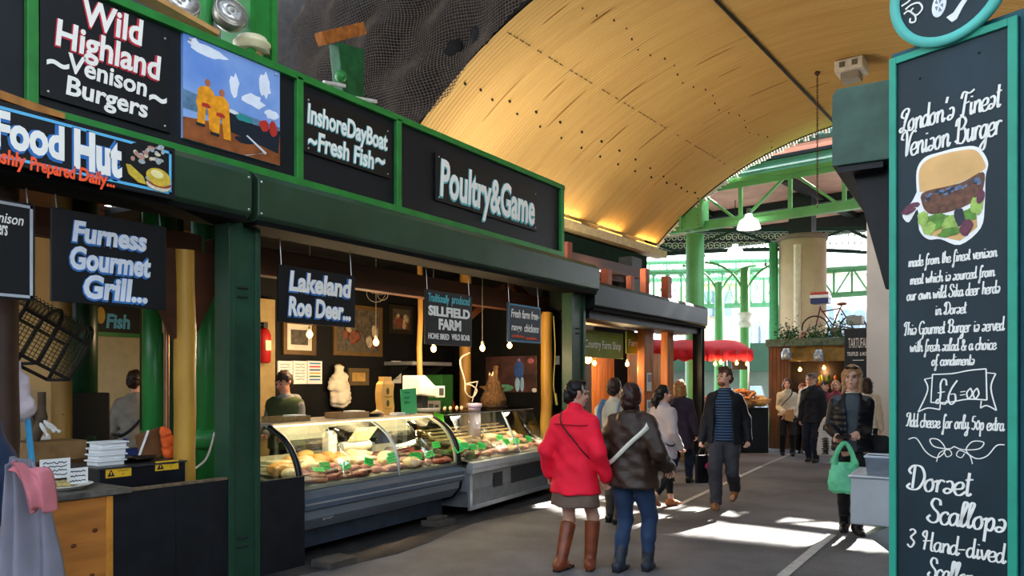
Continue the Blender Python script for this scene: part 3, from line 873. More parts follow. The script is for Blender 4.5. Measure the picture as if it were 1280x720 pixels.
EU, EV, EN = np.array([0, 1., 0]), np.array([0, 0, 1.]), np.array([1., 0, 0])

# fascia: one long framed board
y0, y1 = 1.35, float(on_x(701, 240, XF)[1])
zb, zt = 3.36, 4.26
t = thing('stall_fascia', 'long black fascia with green rails over the meat stalls, carrying the painted signs', 'fascia', (XF, y0, zb))
q = MB(); q.bx(XF - .12, XF, y0, y1, zb, zt); q.build('board', m_fas, t)
for z in (zb - .02, zt):
    q = MB(); q.bx(XF - .14, XF + .05, y0, y1 + .03, z - .03, z + .035); q.build('rail', m_rail, t, .006)
for px in (37, 371, 495, 700):
    y = float(on_x(px, 100, XF)[1])
    q = MB(); q.bx(XF, XF + .05, y - .035, y + .035, zb, zt); q.build('mullion', m_rail, t, .006)

def sign(name, label, X, xl, yt, yb, xr, board, lines=(), border=None, cat='sign', th=.02, wires=0, plain=(), nails=True):
    """board hung or screwed on a plane facing the lane; pixel rays fix its corners on that plane"""
    A, B, Cc = on_x(xl, yt, X), on_x(xl, yb, X), on_x(xr, 300, X)
    ya, yz, z1, z0 = float(A[1]), float(Cc[1]), float(A[2]), float(B[2])
    t = thing(name, label, cat, (X - th / 2, (ya + yz) / 2, z0))
    q = MB(); q.bx(X - th, X, ya, yz, z0, z1); q.build('board', board, t, .003)
    p0 = (X, 0, 0)
    for mats, sh, group in lines:
        q = MB()
        for body, lx, lyb, lyt, rx, bold, shear in group:
            a, b, c = on_x(lx, lyb, X), on_x(lx, lyt, X), on_x(rx, 300, X)
            hgt = float(b[2] - a[2])
            if len(mats) > 1: text_on(q, body, (X, -sh * hgt, -sh * hgt * .8), EU, EV, EN, float(a[1]), float(c[1]), float(a[2]), float(b[2]), 1, bold * 1.9, shear, .003, .002)
            text_on(q, body, p0, EU, EV, EN, float(a[1]), float(c[1]), float(a[2]), float(b[2]), 0, bold, shear, .0065, .003)
        q.build('lettering', list(mats), t)
    if border:
        ins, w, bm = border
        q = MB()
        q.bx(X, X + .003, ya + ins, yz - ins, z0 + ins, z0 + ins + w); q.bx(X, X + .003, ya + ins, yz - ins, z1 - ins - w, z1 - ins)
        q.bx(X, X + .003, ya + ins, ya + ins + w, z0 + ins, z1 - ins); q.bx(X, X + .003, yz - ins - w, yz - ins, z0 + ins, z1 - ins)
        q.build('border', bm, t)
    if nails:
        q = MB()
        for y in (ya + .05, yz - .05):
            for z in (z0 + .04, z1 - .04): q.ball((X, y, z), .009, 8, 5)
        q.build('nail', m_nail, t)
    if wires:
        for y in (ya + .04, yz - .04):
            q = MB(); q.tube([(X - .01, y, z1 - .02), (X - .03, y, max(2.84, z1 + .03))], .004, 5); q.build('hanging_wire', m_nail, t)
    return t
sign('painted_sign', 'black board painted Wild Highland Venison Burgers in white with red edging', XF + .03, 50, -22, 119, 214, m_sboard, [
    ((m_wht, m_red), .045, [('Wild', 103, 29, -4, 179, .024, .1), ('Highland', 69, 55, 23, 201, .024, .1)]),
    ((m_wht,), 0, [('~', 58, 86, 60, 86, .03, 0), ('Venison', 85, 89, 66, 183, .024, .1), ('Burgers', 82, 117, 94, 184, .024, .1), ('~', 186, 131, 104, 208, .03, 0)])])
sign('painted_sign', 'black board painted Inshore Day Boat Fresh Fish in pale blue-white', XF + .03, 380, 117, 189, 489, m_sboard2, [
    ((m_wht, m_tealp), .03, [('InshoreDayBoat', 384, 152, 129, 484, .024, .1), ('~', 385, 184, 162, 396, .03, 0), ('Fresh Fish', 397, 188, 166, 467, .024, .1), ('~', 469, 208, 186, 481, .03, 0)])])
sign('painted_sign', 'dark board painted Poultry & Game at the far end of the fascia', XF + .03, 545, 190, 250, 672, m_sboard2, [
    ((m_wht, m_tealp), .03, [('Poultry&Game', 550, 243, 199, 668, .024, .1)])])
# framed photograph of two fishermen
A, B, Cc = on_x(229, 38, XF + .03), on_x(229, 172, XF + .03), on_x(350, 100, XF + .03)
ya, yz, z1, z0 = float(A[1]), float(Cc[1]), float(A[2]), float(B[2])
t = thing('photo_print', 'colour photograph of two fishermen in orange oilskins on wet sand, set in the fascia', 'picture', (XF + .01, (ya + yz) / 2, z0))
PL = [M('print_sky', '4f7fd0', .35, var=.1, scale=1.2, col2='9dbde8'), M('print_sea', '5d7f9c', .4, var=.3, scale=20), M('print_sand', '8a4f2a', .4, var=.35, scale=9), M('print_cloud', 'e6ecf6', .5, var=.06), M('print_orange', 'f09a1c', .5, var=.25, scale=20), M('print_black', '14202c', .5), M('print_red', 'b83226', .5), M('print_skin', 'b06848', .5), M('print_teal', '2f8f8f', .5), M('print_white', 'dfe3e6', .5)]
q = MB(); q.bx(XF, XF + .028, ya, yz, z0, z1)
W_, H_ = yz - ya, z1 - z0
_lay = [0]
def pol(mi, *pts):
    _lay[0] += 1
    q.mat(mi); l = .0285 + .0003 * _lay[0]
    q.prism([(XF, ya + W_ * u, z0 + H_ * v) for u, v in pts], (.027, 0, 0), (l, 0, 0))
def blob(mi, u, v, ru, rv, n=12, wob=.2, sd=1):
    r_ = random.Random(sd); pol(mi, *[(max(0.003, min(.997, u + ru * cos(2 * pi * i / n) * r_.uniform(1 - wob, 1 + wob))), max(.003, min(.997, v + rv * sin(2 * pi * i / n) * r_.uniform(1 - wob, 1 + wob)))) for i in range(n)])
pol(1, (0, .28), (1, .28), (1, .4), (.4, .42), (0, .46))
pol(2, (0, 0), (1, 0), (1, .3), (.6, .26), (.3, .24), (0, .2))
for i, (u, v, a, b) in enumerate(((.25, .9, .16, .05), (.5, .66, .05, .12), (.7, .58, .11, .07), (.83, .78, .06, .13), (.1, .93, .06, .04), (.9, .5, .08, .05))): blob(3, u, v, a, b, 14, .3, i)
pol(5, (.42, .2), (.98, .12), (1, .36), (.7, .34), (.45, .42))
for i, (u, v, a, b) in enumerate(((.48, .4, .06, .02), (.9, .26, .02, .1), (.6, .15, .1, .03))): blob(5 if i else 9, u, v, a, b, 10, .2, i)
blob(8, .6, .37, .1, .035, 12, .2, 4)
blob(6, .82, .36, .05, .06, 10, .2, 5); blob(6, .92, .36, .045, .08, 10, .2, 6)
for u, v, s_ in ((.22, .47, 1), (.36, .42, 1.02)):
    blob(4, u, v - .01, .085 * s_, .1 * s_, 14, .1, 3)
    pol(4, (u - .08, v - .05), (u - .005, v - .06), (u - .02, v - .29), (u - .09, v - .29)); pol(4, (u, v - .06), (u + .08, v - .05), (u + .1, v - .32), (u + .03, v - .32))
    blob(7, u + .01, v + .125, .026, .035, 10, .1, 4); blob(4, u - .07, v - .09, .03, .07, 10, .1, 4); blob(6, u - .01, v - .1, .05, .025, 10, .3, 9)
    pol(5, (u - .1, v - .31), (u - .02, v - .31), (u - .02, v - .285), (u - .1, v - .285))
pol(9, (.62, .2), (.63, .21), (.84, .09), (.83, .07)); pol(9, (.83, .08), (.84, .09), (.62, .0), (.6, .0))
q.build('print', PL, t)
q = MB()
for y in (ya + .05, yz - .05): q.ball((XF + .04, y, z1 - .05), .012, 8, 5)
q.build('nail', m_nail, t)

# shutter housings
def shutter(label, X0, X1, ya, yb, za, zb_, m, name='shutter_box'):
    t = thing(name, label, 'shutter housing', ((X0 + X1) / 2, (ya + yb) / 2, za))
    q = MB(); q.prism([(X0, ya, za), (X1 - .05, ya, za), (X1, ya, za + .04), (X1, ya, zb_ - .06), (X1 - .06, ya, zb_), (X0, ya, zb_)], (0, 0, 0), (0, yb - ya, 0)); q.build('casing', m, t, .008)
    q = MB(); q.bx(X0 + .02, X1 - .03, ya + .01, yb - .03, za - .03, za + .01); q.build('curtain_slot_shade', M('slot_black', '0a0b0b', .8, spec=.1), t)  # curtain slot, widened in matte black to keep the whole underside dark
    q = MB()
    for y in (ya + .03, yb - .03):
        for z in (za + .06, zb_ - .08): q.ball((X1, y, z), .01, 8, 5)
    q.build('rivet', m_nail, t)
    return t
XS = -5.02
yL = float(on_x(315, 250, XS)[1])
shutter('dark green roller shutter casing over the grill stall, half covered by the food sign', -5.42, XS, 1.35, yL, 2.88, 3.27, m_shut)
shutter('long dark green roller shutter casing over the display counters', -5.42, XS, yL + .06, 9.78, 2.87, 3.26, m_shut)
m_gloss = M('canopy_black', '1b231f', .4, var=.3, scale=2, spec=.12)
t = shutter('glossy black-green canopy casing lower down over the farm shop', -6.0, -5.12, 9.82, 14.55, 2.66, 3.06, m_gloss, 'canopy_box')
q = MB(); q.bx(-5.9, -5.25, 9.9, 14.5, 2.52, 2.66); q.build('track', m_dk, t)
# plank bracket above the food sign
q = MB(); q.bar(on_x(-20, 113, XS + .02), on_x(78, 148, XS + .02), .06, .05)
tag(q.build('timber_batten', M('raw_batten', 'a06a32', .7, var=.3, scale=8)), 'short raw timber batten lying over the food sign', 'batten')
# food sign across the shutter
Xs = XS + .05
t = sign('food_sign', 'blue-bordered board painted Food Hut with sketched burgers at its end', Xs, -14, 122, 200, 219, m_sboard, [
    ((m_wht, m_blue), .05, [('Food', -8, 179, 138, 80, .04, 0), ('Hut', 92, 207, 163, 152, .05, 0)]),
    ((m_org,), 0, [('Freshly', -26, 198, 180, 32, .03, .1), ('Prepared', 37, 212, 196, 94, .03, .1), ('Daily...', 98, 225, 209, 143, .03, .1)])], (.03, .018, m_lblue), nails=False)
q = MB()
def fpx(x, y): return on_x(x, y, Xs)
def fpoly(mi, pts, l):
    q.mat(mi); q.prism([fpx(*p) for p in pts], (.002, 0, 0), (l, 0, 0))
def fblob(mi, x, y, rx, ry, l, tilt=.25, n=18, a0=0, a1=2 * pi): fpoly(mi, [(x + rx * cos(a0 + (a1 - a0) * i / (n - 1)), y + ry * sin(a0 + (a1 - a0) * i / (n - 1)) + tilt * rx * cos(a0 + (a1 - a0) * i / (n - 1))) for i in range(n if a1 - a0 < 6.2 else n - 1)], l)
fblob(0, 182, 199, 27, 21, .004, .2)
for i in range(26):
    r_ = random.Random(i); fblob(r_.choice((1, 2, 3, 3)), 165 + r_.uniform(0, 40), 182 + r_.uniform(0, 22) , r_.uniform(2, 5), r_.uniform(1.5, 3), .0045 + .0002 * i)
fpoly(4, [(157, 205), (162, 206), (178, 221), (182, 231), (172, 228), (160, 217)], .011)
fblob(1, 197, 232, 15, 7, .0112); fblob(5, 198, 229, 15, 6, .0116); fblob(3, 197, 226, 16, 5, .012); fblob(4, 197, 222, 15, 11, .0125, .3); fblob(6, 195, 218, 8, 5, .013, .3)
q.build('sketch', [M('ink_black', '101214', .5), M('sketch_cream', 'd9cfb0', .5, var=.2, scale=60), M('sketch_pink', 'b98d7c', .5, var=.3, scale=60), M('sketch_grey', 'a9b0b0', .5, var=.3, scale=60), M('sketch_yellow', 'd0b23a', .5, var=.2, scale=30), M('sketch_red', '9c3a2a', .5), M('sketch_light', 'ece0a0', .5)], t)

# hanging signs
XH = -5.3
sign('hanging_sign', 'white-bordered black board at the edge of the grill stall, lettered Venison Burgers', XH, -60, 237, 368, 44, m_sboard, [((m_wht,), 0, [('Venison', -18, 275, 262, 29, .01, .25), ('Burgers', -22, 290, 272, 9, .015, .15)])], (.015, .018, M('border_grey', 'a8aeb4', .5)), wires=.12, nails=False)
sign('hanging_sign', 'dark board lettered Furness Gourmet Grill hanging over the grill stall', XH, 64, 258, 376, 208, m_sboard, [((M('lettering_dusk', 'd3d9e0', .5), m_blue), .05, [('Furness', 90, 300, 276, 183, .04, .12), ('Gourmet', 87, 334, 308, 188, .04, .12), ('Grill...', 104, 371, 344, 184, .04, .12)])], wires=.1, nails=False)
sign('hanging_sign', 'dark board lettered Lakeland Roe Deer hanging over the curved counter', XH, 348, 330, 402, 444, m_sboard, [((m_wht, m_blue), .05, [('Lakeland', 361, 362, 339, 439, .04, .12), ('Roe Deer...', 360, 393, 371, 438, .04, .12)])], wires=.15, nails=False)
sign('hanging_sign', 'square grey-black board lettered Sillfield Farm home bred wild boar', XH, 532, 361, 430, 590, M('sign_board_grey', '262422', .5, var=.2, spec=.3), [((m_tealp,), 0, [('Traditionally', 535, 376, 366, 561, .02, .15), ('produced', 564, 379, 369, 587, .02, .15)]), ((m_wht,), 0, [('SILLFIELD', 535, 393, 382, 587, .05, 0), ('FARM', 548, 411, 399, 576, .05, 0), ('HOME BRED', 535, 423, 416, 561, .02, 0), ('WILD BOAR', 564, 424.5, 417.5, 587, .02, 0)])], wires=.16, nails=False)
sign('hanging_sign', 'blue-bordered dark board lettered Fresh farm free-range chickens', XH, 635, 378, 427, 676, M('sign_board_blue', '16222c', .45), [((m_wht,), 0, [('Fresh farm free-', 638.5, 396, 386, 673.5, .02, .15), ('range', 639, 412.5, 404, 652, .02, .15), ('chickens', 655, 414.5, 405, 673, .02, .15)]), ((m_org,), 0, [('certificates', 639, 421, 417.5, 655, .01, .15), ('available...', 657, 424, 420.5, 672.5, .01, .15)])], (.008, .016, M('border_sky', '4f93b8', .5)), wires=.18, nails=False)

# front posts
def steel_post(label, X, Y, w, d, h, m, z0=0):
    t = thing('stall_post', label, 'post', (X, Y, z0))
    q = MB(); q.bx(X - d / 2, X + d / 2, Y - w / 2, Y + w / 2, z0, h); q.build('web', m, t, .006)
    for s_ in (-1, 1):
        q = MB(); q.bx(X + d / 2 - .005, X + d / 2 + .025, Y + s_ * w * .42 - w * .08, Y + s_ * w * .42 + w * .08, z0, h); q.build('flange', m, t, .004)
    q = MB()
    for z in (.35, .28, 2.35, 2.28): 
        if z < h: q.tube([(X + d / 2, Y - .05, z), (X + d / 2 + .02, Y - .05, z), (X + d / 2 + .02, Y + .03, z)], .008, 6)
    q.build('hasp', m_dk, t)
    return t
yP = float(on_x(296, 400, XF)[1])
steel_post('broad dark green steel post between the grill stall and the curved counter', XF, yP, .3, .16, 2.9, m_post)
steel_post('dark green steel post at the far end of the meat counters', XF - .03, 9.56, .4, .14, 2.9, m_post)
steel_post('thin black-green post at the far corner of the farm shop', XF, 14.5, .16, .16, 2.66, M('post_black', '131c17', .35))

# shells behind the fronts
m_wood = M('stall_wood', '4a2812', .6, var=.4, scale=3, stretch=(1, .15, 1))
m_blackw = M('stall_black', '0a0a0b', .7, var=.4, scale=2, spec=.2)
m_cream = M('stall_cream', 'c9b489', .7, var=.12, scale=2)
XB = -7.75
q = MB(); q.bx(XB - .06, XB, 5.75, 9.95, 0, 3.4); struct(q.build('wall_butcher_back', m_blackw))
q = MB(); q.bx(XB, -5.45, yP + .25, 9.9, 3.28, 3.34); struct(q.build('ceiling_butcher', m_blackw))
q = MB(); q.bx(-6.9, -6.3, yP + .12, yP + .18, 0, 3.3); struct(q.build('wall_partition', M('cast_dark', '143018', .35, var=.3)))
q = MB(); q.bx(XB, -5.5, 9.94, 10.0, 0, 3.3); struct(q.build('wall_butcher_end', m_blackw))
q = MB(); q.bx(-9.4, -9.3, -1, 5.8, 0, 3.4); struct(q.build('wall_grill_back', m_cream))
q = MB(); q.bx(-9.3, -5.45, 0.5, yP + .1, 3.32, 3.38); q.bx(-9.3, XB, yP + .1, 5.8, 3.32, 3.38); struct(q.build('ceiling_grill', m_wood))
q = MB(); q.bx(-9.3, XB, 5.74, 5.8, 0, 3.4); struct(q.build('wall_grill_side', m_cream))
# timber beams under the shutters
def beam(label, a, b, w, h, name='timber_beam', m=None):
    q = MB(); q.bar(a, b, w, h); return tag(q.build(name, m or m_wood, bevel=.008), label, 'beam', kind='thing')
beam('dark red-brown timber beam running behind the shutter over both counters', (-5.95, yP + .2, 2.72), (-5.95, 9.85, 2.72), .14, .26)
beam('dark timber beam over the grill stall behind the hanging signs', (-5.9, 1.4, 2.75), (-5.9, yP + .05, 2.75), .14, .2)
m_log = M('yellow_log', 'b88a35', .45, var=.3, scale=5, stretch=(1, 1, .2), bump=.1, bscale=12)
m_log2 = M('brown_log', '8f6a30', .5, var=.35, scale=5, stretch=(1, 1, .2), bump=.1, bscale=12)
def log(label, px, py, X, r, h, m, brace=False, knots=3):
    p = on_x(px, py, X)
    t = thing('log_post', label, 'post', (X, p[1], 0))
    rg = random.Random(px)
    q = MB(); q.tube([(X + rg.uniform(-.008, .008), p[1] + rg.uniform(-.008, .008), h * k / 8) for k in range(9)], [r * rg.uniform(.96, 1.04) for k in range(9)], 16); q.build('trunk', m, t)
    q = MB()
    for k in range(knots): q.ball((X + r * .8, p[1] - r * .5 + .02 * k, .7 + k * .62), r * .2, 8, 5, (1, 1, .8))
    q.build('knot', M('knot_dark', '5f421c', .6), t)
    if brace:
        for s_ in (-1, 1):
            q = MB(); q.prism([(X + .02, p[1] + s_ * r * .8, h - .75), (X + .02, p[1] + s_ * (r + .3), h - .12), (X + .02, p[1] + s_ * (r + .3), h), (X + .02, p[1] + s_ * r * .8, h)], (0, 0, 0), (-.08, 0, 0)); q.build('brace', m_wood, t)
    return t
log('yellow log post with winged braces at the front of the grill stall', 230, 400, -5.75, .088, 2.68, m_log, True)
log('yellow log post beside the far end of the second counter', 683, 430, -5.85, .085, 2.62, m_log)
log('brown log post deep inside behind the second counter', 582, 430, -6.75, .085, 3.25, m_log2)
log('thin peeled pole behind the curved counter under the timber beam', 525, 430, -6.5, .035, 3.25, m_log2, knots=1)
log('brown log post beside the lobster trap in the grill stall', 77, 450, -6.9, .08, 3.3, m_log2)
log('dark tarred log post at the very edge of the grill stall', 4, 450, -5.7, .09, 3.3, M('tarred_log', '3a2518', .6, var=.4, scale=4))
beam('slanting timber brace behind the wild boar sign', on_x(580, 400, -6.6), on_x(628, 358, -6.6), .12, .1, 'diagonal_brace')
beam('slanting timber brace above the free-range chicken sign', on_x(676, 388, -6.0), on_x(640, 355, -6.0), .1, .1, 'diagonal_brace')
# copper pipe, cast columns inside
p = on_x(208, 400, -5.9)
t = thing('copper_pipe', 'brown copper pipe standing in front of the yellow log post', 'pipe', (-5.9, p[1], .8))
q = MB(); q.tube([(-5.9, p[1], .6), (-5.9, p[1], 2.7)], .024, 10); q.build('tube', M('copper', '8a6248', .35, .7), t)
q = MB(); q.tube([(-5.9, p[1], 2.0), (-5.9, p[1], 2.14)], .034, 10); q.build('joint', M('copper'), t)
def cast(label, px, X, r, h, m, plinth=None):
    p = on_x(px, 450, X)
    t = thing('stall_column', label, 'column', (X, p[1], 0)); t['kind'] = 'thing'
    q = MB(); q.lathe([(r, .9 if plinth else 0), (r, h)], (X, p[1], 0), 20); q.build('shaft', m, t)
    q = MB(); q.lathe([(r * 1.1, .98), (r * 1.35, 1.02), (r * 1.35, 1.1), (r * 1.1, 1.16)], (X, p[1], 0), 20); q.build('ring', m, t)
    if plinth: q = MB(); q.bx(X - r * 1.3, X + r * 1.3, p[1] - r * 1.3, p[1] + r * 1.3, 0, 1.5); q.build('plinth', plinth, t, .02)
    return t
m_cast = M('cast_green', '2f7d3a', .3, var=.2, scale=3)
cast('round green iron column behind the yellow log post', 257, -6.3, .125, 3.3, m_cast)
cast('dark green iron column with a black plinth inside the grill stall', 101, -7.2, .14, 3.3, M('cast_dark', '143018', .35, var=.3), M('plinth_black', '17140f', .5))
cast('green iron column beside the cook', 194, -6.6, .11, 3.3, m_cast)
# big green iron column rising behind the fascia
p = on_x(309, 20, -6.0)
t = thing('iron_column', 'big bright green iron column head rising above the fascia behind the bells', 'column', (-6.0, p[1], 3.4)); t['kind'] = 'thing'
q = MB(); q.bx(-6.2, -5.8, p[1] - .14, p[1] + .14, 3.4, 6.2); q.build('shaft', M('fascia_green'), t, .01)
q = MB()
for s_ in (-1, 1): q.bx(-5.84, -5.76, p[1] + s_ * .12 - .03, p[1] + s_ * .12 + .03, 3.4, 6.2)
q.build('rib', M('fascia_green'), t)
p = on_x(252, 20, -6.0)
q = MB(); q.lathe([(.1, 3.3), (.1, 6.2)], (-6.0, p[1], 0), 16)
tag(q.build('green_pipe', M('cast_green')), 'round green downpipe between the two bells', 'pipe')
p = on_x(341, 30, -6.1)
q = MB(); q.tube([(-6.1, p[1], 3.3), (-6.1, p[1], 6.5)], .035, 8)
tag(q.build('grey_conduit', M('conduit', '2c3238', .5)), 'dark grey conduit running up beside the net', 'pipe')
# bells
def bell(label, px, py, D, r):
    c = at_d(px, py, D)
    t = thing('steel_float', label, 'float', c)
    rot = Vector((.86, -.25, .3)).to_track_quat('Z', 'Y').to_matrix()
    q = MB(); q.lathe([(r * sin(a), -r * cos(a) * .9) for a in [i * pi / 12 for i in range(1, 9)]] + [(r * .9, r * .32), (r * .86, r * .38)], c, 26, rot); q.build('bowl', M('steel_worn', '9a9388', .3, .6, var=.3, scale=9), t)
    q = MB(); q.lathe([(.01, r * .42), (r * .3, r * .43), (r * .84, r * .36)], c, 26, rot); q.build('face', M('steel_face', 'd5d5d2', .25, .5, var=.3, scale=14), t)
    q = MB(); q.tube([Vector(c) + rot @ Vector((r * .35 * cos(j * .55), r * .35 * sin(j * .55), r * .46)) for j in range(9)], r * .06, 6); q.lathe([(.01, r * .5), (r * .14, r * .5), (r * .14, r * .4)], c, 12, rot); q.build('clasp', M('steel_worn'), t)
    return t
bell('dented steel float hung on the green column, the higher of the two metal rounds', 287, 19, 6.75, .15)
bell('steel float resting on a plank above the fascia, partly out of frame', 226, 6, 6.2, .15)
q = MB(); q.bar(on_x(150, -22, XF - .1), on_x(268, 44, XF - .1), .14, .04)
tag(q.build('timber_plank', M('raw_plank', 'b98a52', .7, var=.25, scale=6)), 'raw plank lying on top of the fascia under the steel float', 'plank')
c = at_d(315, 58, 7.0)
t = thing('bulkhead_lamp', 'cream ribbed round lamp sitting on the fascia rail below the green column', 'lamp', c)
q = MB(); q.lathe([(.16, -.06), (.15, -.01), (.165, .0), (.165, .025), (.14, .04), (.13, .07), (.05, .08)], c, 26); q.build('shade', M('lamp_cream', 'cfc6a0', .5, var=.15), t)
q = MB(); q.lathe([(.09, -.1), (.1, -.06)], c, 20); q.build('socket', M('lamp_ochre', '9a8c5a', .5), t)
q = MB(); q.tube([c + np.array([0, .02, .05]), c + np.array([0, -.05, .2]), c + np.array([0, -.02, .5])], .012, 6); q.build('cable', m_dk, t)
# rusty plank, green bracket and pale pipe stubs in front of the net
a, b = at_d(400, 49, 8.7), at_d(452, 36, 9.35)
beam('rusty orange plank end jutting over the net', a, b, .12, .14, 'rusty_plank', M('rust_wood', '9a5a22', .8, var=.4, scale=12))
c = at_d(428, 88, 9.0)
t = thing('green_bracket', 'green iron bracket under the rusty plank', 'bracket', c)
q = MB(); q.prism([(c[0], c[1] - .12, c[2] + .28), (c[0], c[1] + .3, c[2] + .34), (c[0], c[1] + .3, c[2] - .3), (c[0], c[1] - .04, c[2] - .3)], (-.1, 0, 0), (.06, 0, 0)); q.build('web', M('shade_green', '17502a', .5, var=.4, scale=9), t, .01)
q = MB(); q.ball((c[0] + .08, c[1] - .1, c[2] - .12), .07, 12, 8); q.build('boss', m_rail, t)
for k, (px, py, lab) in enumerate(((413, 104, 'pale pipe stub poking out from the net, closer to the green column'), (453, 124, 'pale pipe stub poking out from the net over the fish sign'))):
    p = at_d(px, py, 8.7); q = MB(); q.tube([p - np.array([0, .1, .02]), p + np.array([0, .22, .04])], .022, 8); tag(q.build('pipe_stub', M('pale_steel', 'c9c6bd', .5)), lab, 'pipe')

# ------------------------------------------------------------------ roof of the farm shop and the timbers on it
q = MB(); q.bx(-7.7, -5.4, 10.1, 14.6, 2.95, 3.02); struct(q.build('ceiling_shop', m_blackw))
q = MB(); q.bx(-7.8, -7.7, 10.0, 14.7, 0, 3.0); struct(q.build('wall_shop_back', m_wood))
m_redw = M('red_timber', '9a4a26', .6, var=.25, scale=5)
for k, (px, y0_, y1_, X, w, lab) in enumerate(((709, 303, 330, -5.6, .1, 'short red timber stub beside the end of the fascia'), (758, 337, 362, -6.0, .13, 'stout red timber stub on the farm shop roof, under the brown beam'), (788, 345, 366, -5.9, .1, 'red timber stub on the farm shop roof, second from the brown beam'), (806, 336, 370, -6.0, .12, 'red timber stub on the farm shop roof, by the dark pier'), (833, 346, 376, -5.75, .14, 'red timber stub with a pale edge at the outer end of the farm shop roof'))):
    p = on_x(px, y0_, X); b = on_x(px, y1_, X)
    t = MB(); t.bx(X - w / 2, X + w / 2, p[1] - w * .7, p[1] + w * .7, min(b[2], 3.0), p[2]); tag(t.build('timber_stub', m_redw, bevel=.006), lab, 'timber')
beam('brown timber beam spanning over the farm shop roof', on_x(708, 322, -6.6), on_x(797, 342, -6.6), .12, .22, 'roof_beam')
beam('second brown beam lower over the farm shop roof', on_x(708, 338, -6.9), on_x(790, 352, -6.9), .1, .12, 'roof_beam')
p = on_x(788, 340, -6.9)
q = MB(); q.bx(-7.05, -6.75, p[1] - .25, p[1] + .25, 3.0, 4.2); tag(q.build('dark_pier', M('grey_pier', '35393a', .6, var=.2)), 'dark grey pier standing on the farm shop roof', 'pier', kind='thing')
q = MB(); q.bx(-7.0, -6.95, 10.2, 12.9, 3.3, 3.9); tag(q.build('yellow_panel', M('yellow_panel', 'c29a45', .6, var=.2)), 'yellow boarded panel glimpsed behind the brown roof beams', 'panel', kind='thing')

# ------------------------------------------------------------------ farm shop bay
XG = -5.75
def banner(label, xl, xr, yt, yb, X, lines):
    A, B, Cc = on_x(xl, yt, X), on_x(xl, yb, X), on_x(xr, 440, X)
    t = thing('shop_banner', label, 'banner', (X, (A[1] + Cc[1]) / 2, B[2]))
    q = MB(); q.bx(X - .015, X, A[1], Cc[1], B[2], A[2]); q.build('cloth', M('olive_banner', '7d8a22', .6, var=.2, scale=3), t, .003)
    for y_ in (A[1] + .05, Cc[1] - .05): q = MB(); q.tube([(X - .008, y_, A[2]), (X - .008, y_, 2.96)], .006, 5); q.build('hanging_cord', m_dk, t)
    q = MB()
    for body, lx, lyb, lyt, rx in lines:
        a, b, c = on_x(lx, lyb, X), on_x(lx, lyt, X), on_x(rx, 440, X)
        text_on(q, body, (X, 0, 0), EU, EV, EN, float(a[1]), float(c[1]), float(a[2]), float(b[2]), 0, .0, 0)
    if lines: q.build('lettering', m_wht, t)
    return t
banner('olive green banner lettered Country Farm Shop over the shop opening', 726, 779, 411, 446, XG, [('Country Farm Shop', 731, 434, 424, 776)])
banner('smaller olive green banner behind the timber door post', 783, 801, 414, 442, XG, [('Farm', 786, 432, 424, 799)])
m_oak = M('warm_boards', 'a5602a', .5, var=.35, scale=4, stretch=(4, 4, .4))
for k, (px, X, w, lab) in enumerate(((807, -5.6, .2, 'warm brown timber post at the middle of the farm shop front'), (834, -5.6, .15, 'warm brown timber post next to the thin black-green corner post'))):
    p = on_x(px, 450, X); q = MB(); q.bx(X - .07, X + .07, p[1] - w, p[1] + w, 0, 2.55); tag(q.build('timber_post', m_oak, bevel=.008), lab, 'post')
def boarded(label, px0, px1, X, z0, z1):
    a, b = on_x(px0, 450, X), on_x(px1, 450, X)
    t = thing('boarded_door', label, 'door', (X, (a[1] + b[1]) / 2, z0))
    t['kind'] = 'thing'
    n = max(2, int((b[1] - a[1]) / .22))
    q = MB()
    for i in range(n): q.bx(X - .03, X, a[1] + (b[1] - a[1]) * i / n + .006, a[1] + (b[1] - a[1]) * (i + 1) / n - .006, z0, z1)
    q.build('boards', m_oak, t, .004)
    q = MB(); q.bx(X, X + .02, a[1], b[1], z1 - .2, z1 - .1); q.build('ledge', m_oak, t)
    return t
boarded('brown boarded door leaf under the olive banner', 741, 768, -6.6, 0, 2.4)
boarded('pale brown boarded door leaf between the two timber posts', 815, 829, -6.0, 0, 2.15)
boarded('brown boarded panel behind the timber post', 786, 800, -6.4, 0, 2.4)
# shelves of goods in warm light
rg = random.Random(5)
t = thing('shop_shelf', 'lit shelf unit of groceries at the near side of the farm shop', 'shelf', (-7.4, 10.9, 0))
for z in (.8, 1.15, 1.5, 1.85, 2.2):
    q = MB(); q.bx(-7.65, -7.2, 10.2, 13.2, z - .02, z); q.build('board', m_oak, t)
q = MB(); q.bx(-7.65, -7.2, 10.15, 10.2, 0, 2.3); q.bx(-7.65, -7.2, 13.2, 13.25, 0, 2.3); q.build('upright', m_oak, t)
gm = [M('goods_%s' % c, c, .5) for c in ('e8d23a', 'd9772a', 'e9e2d0', 'b5312a', '6f9a3a')]
k = 0
for z in (1.15, 1.5, 1.85):
    for i in range(9):
        y = 10.45 + i * .3
        q = MB(); h = rg.uniform(.14, .26); q.lathe([(.06, 0), (.07, .02), (.07, h * .7), (.04, h * .85), (.04, h)], (-7.4, y, z), 12)
        tag(q.build('grocery_jar', gm[rg.randrange(5)]), 'small jar on the %s lit farm shop shelf, %s from its near end' % ({1.15: 'lowest', 1.5: 'middle', 1.85: 'highest'}[z], ORD[i]), 'jar', 'jars on the farm shop shelves')
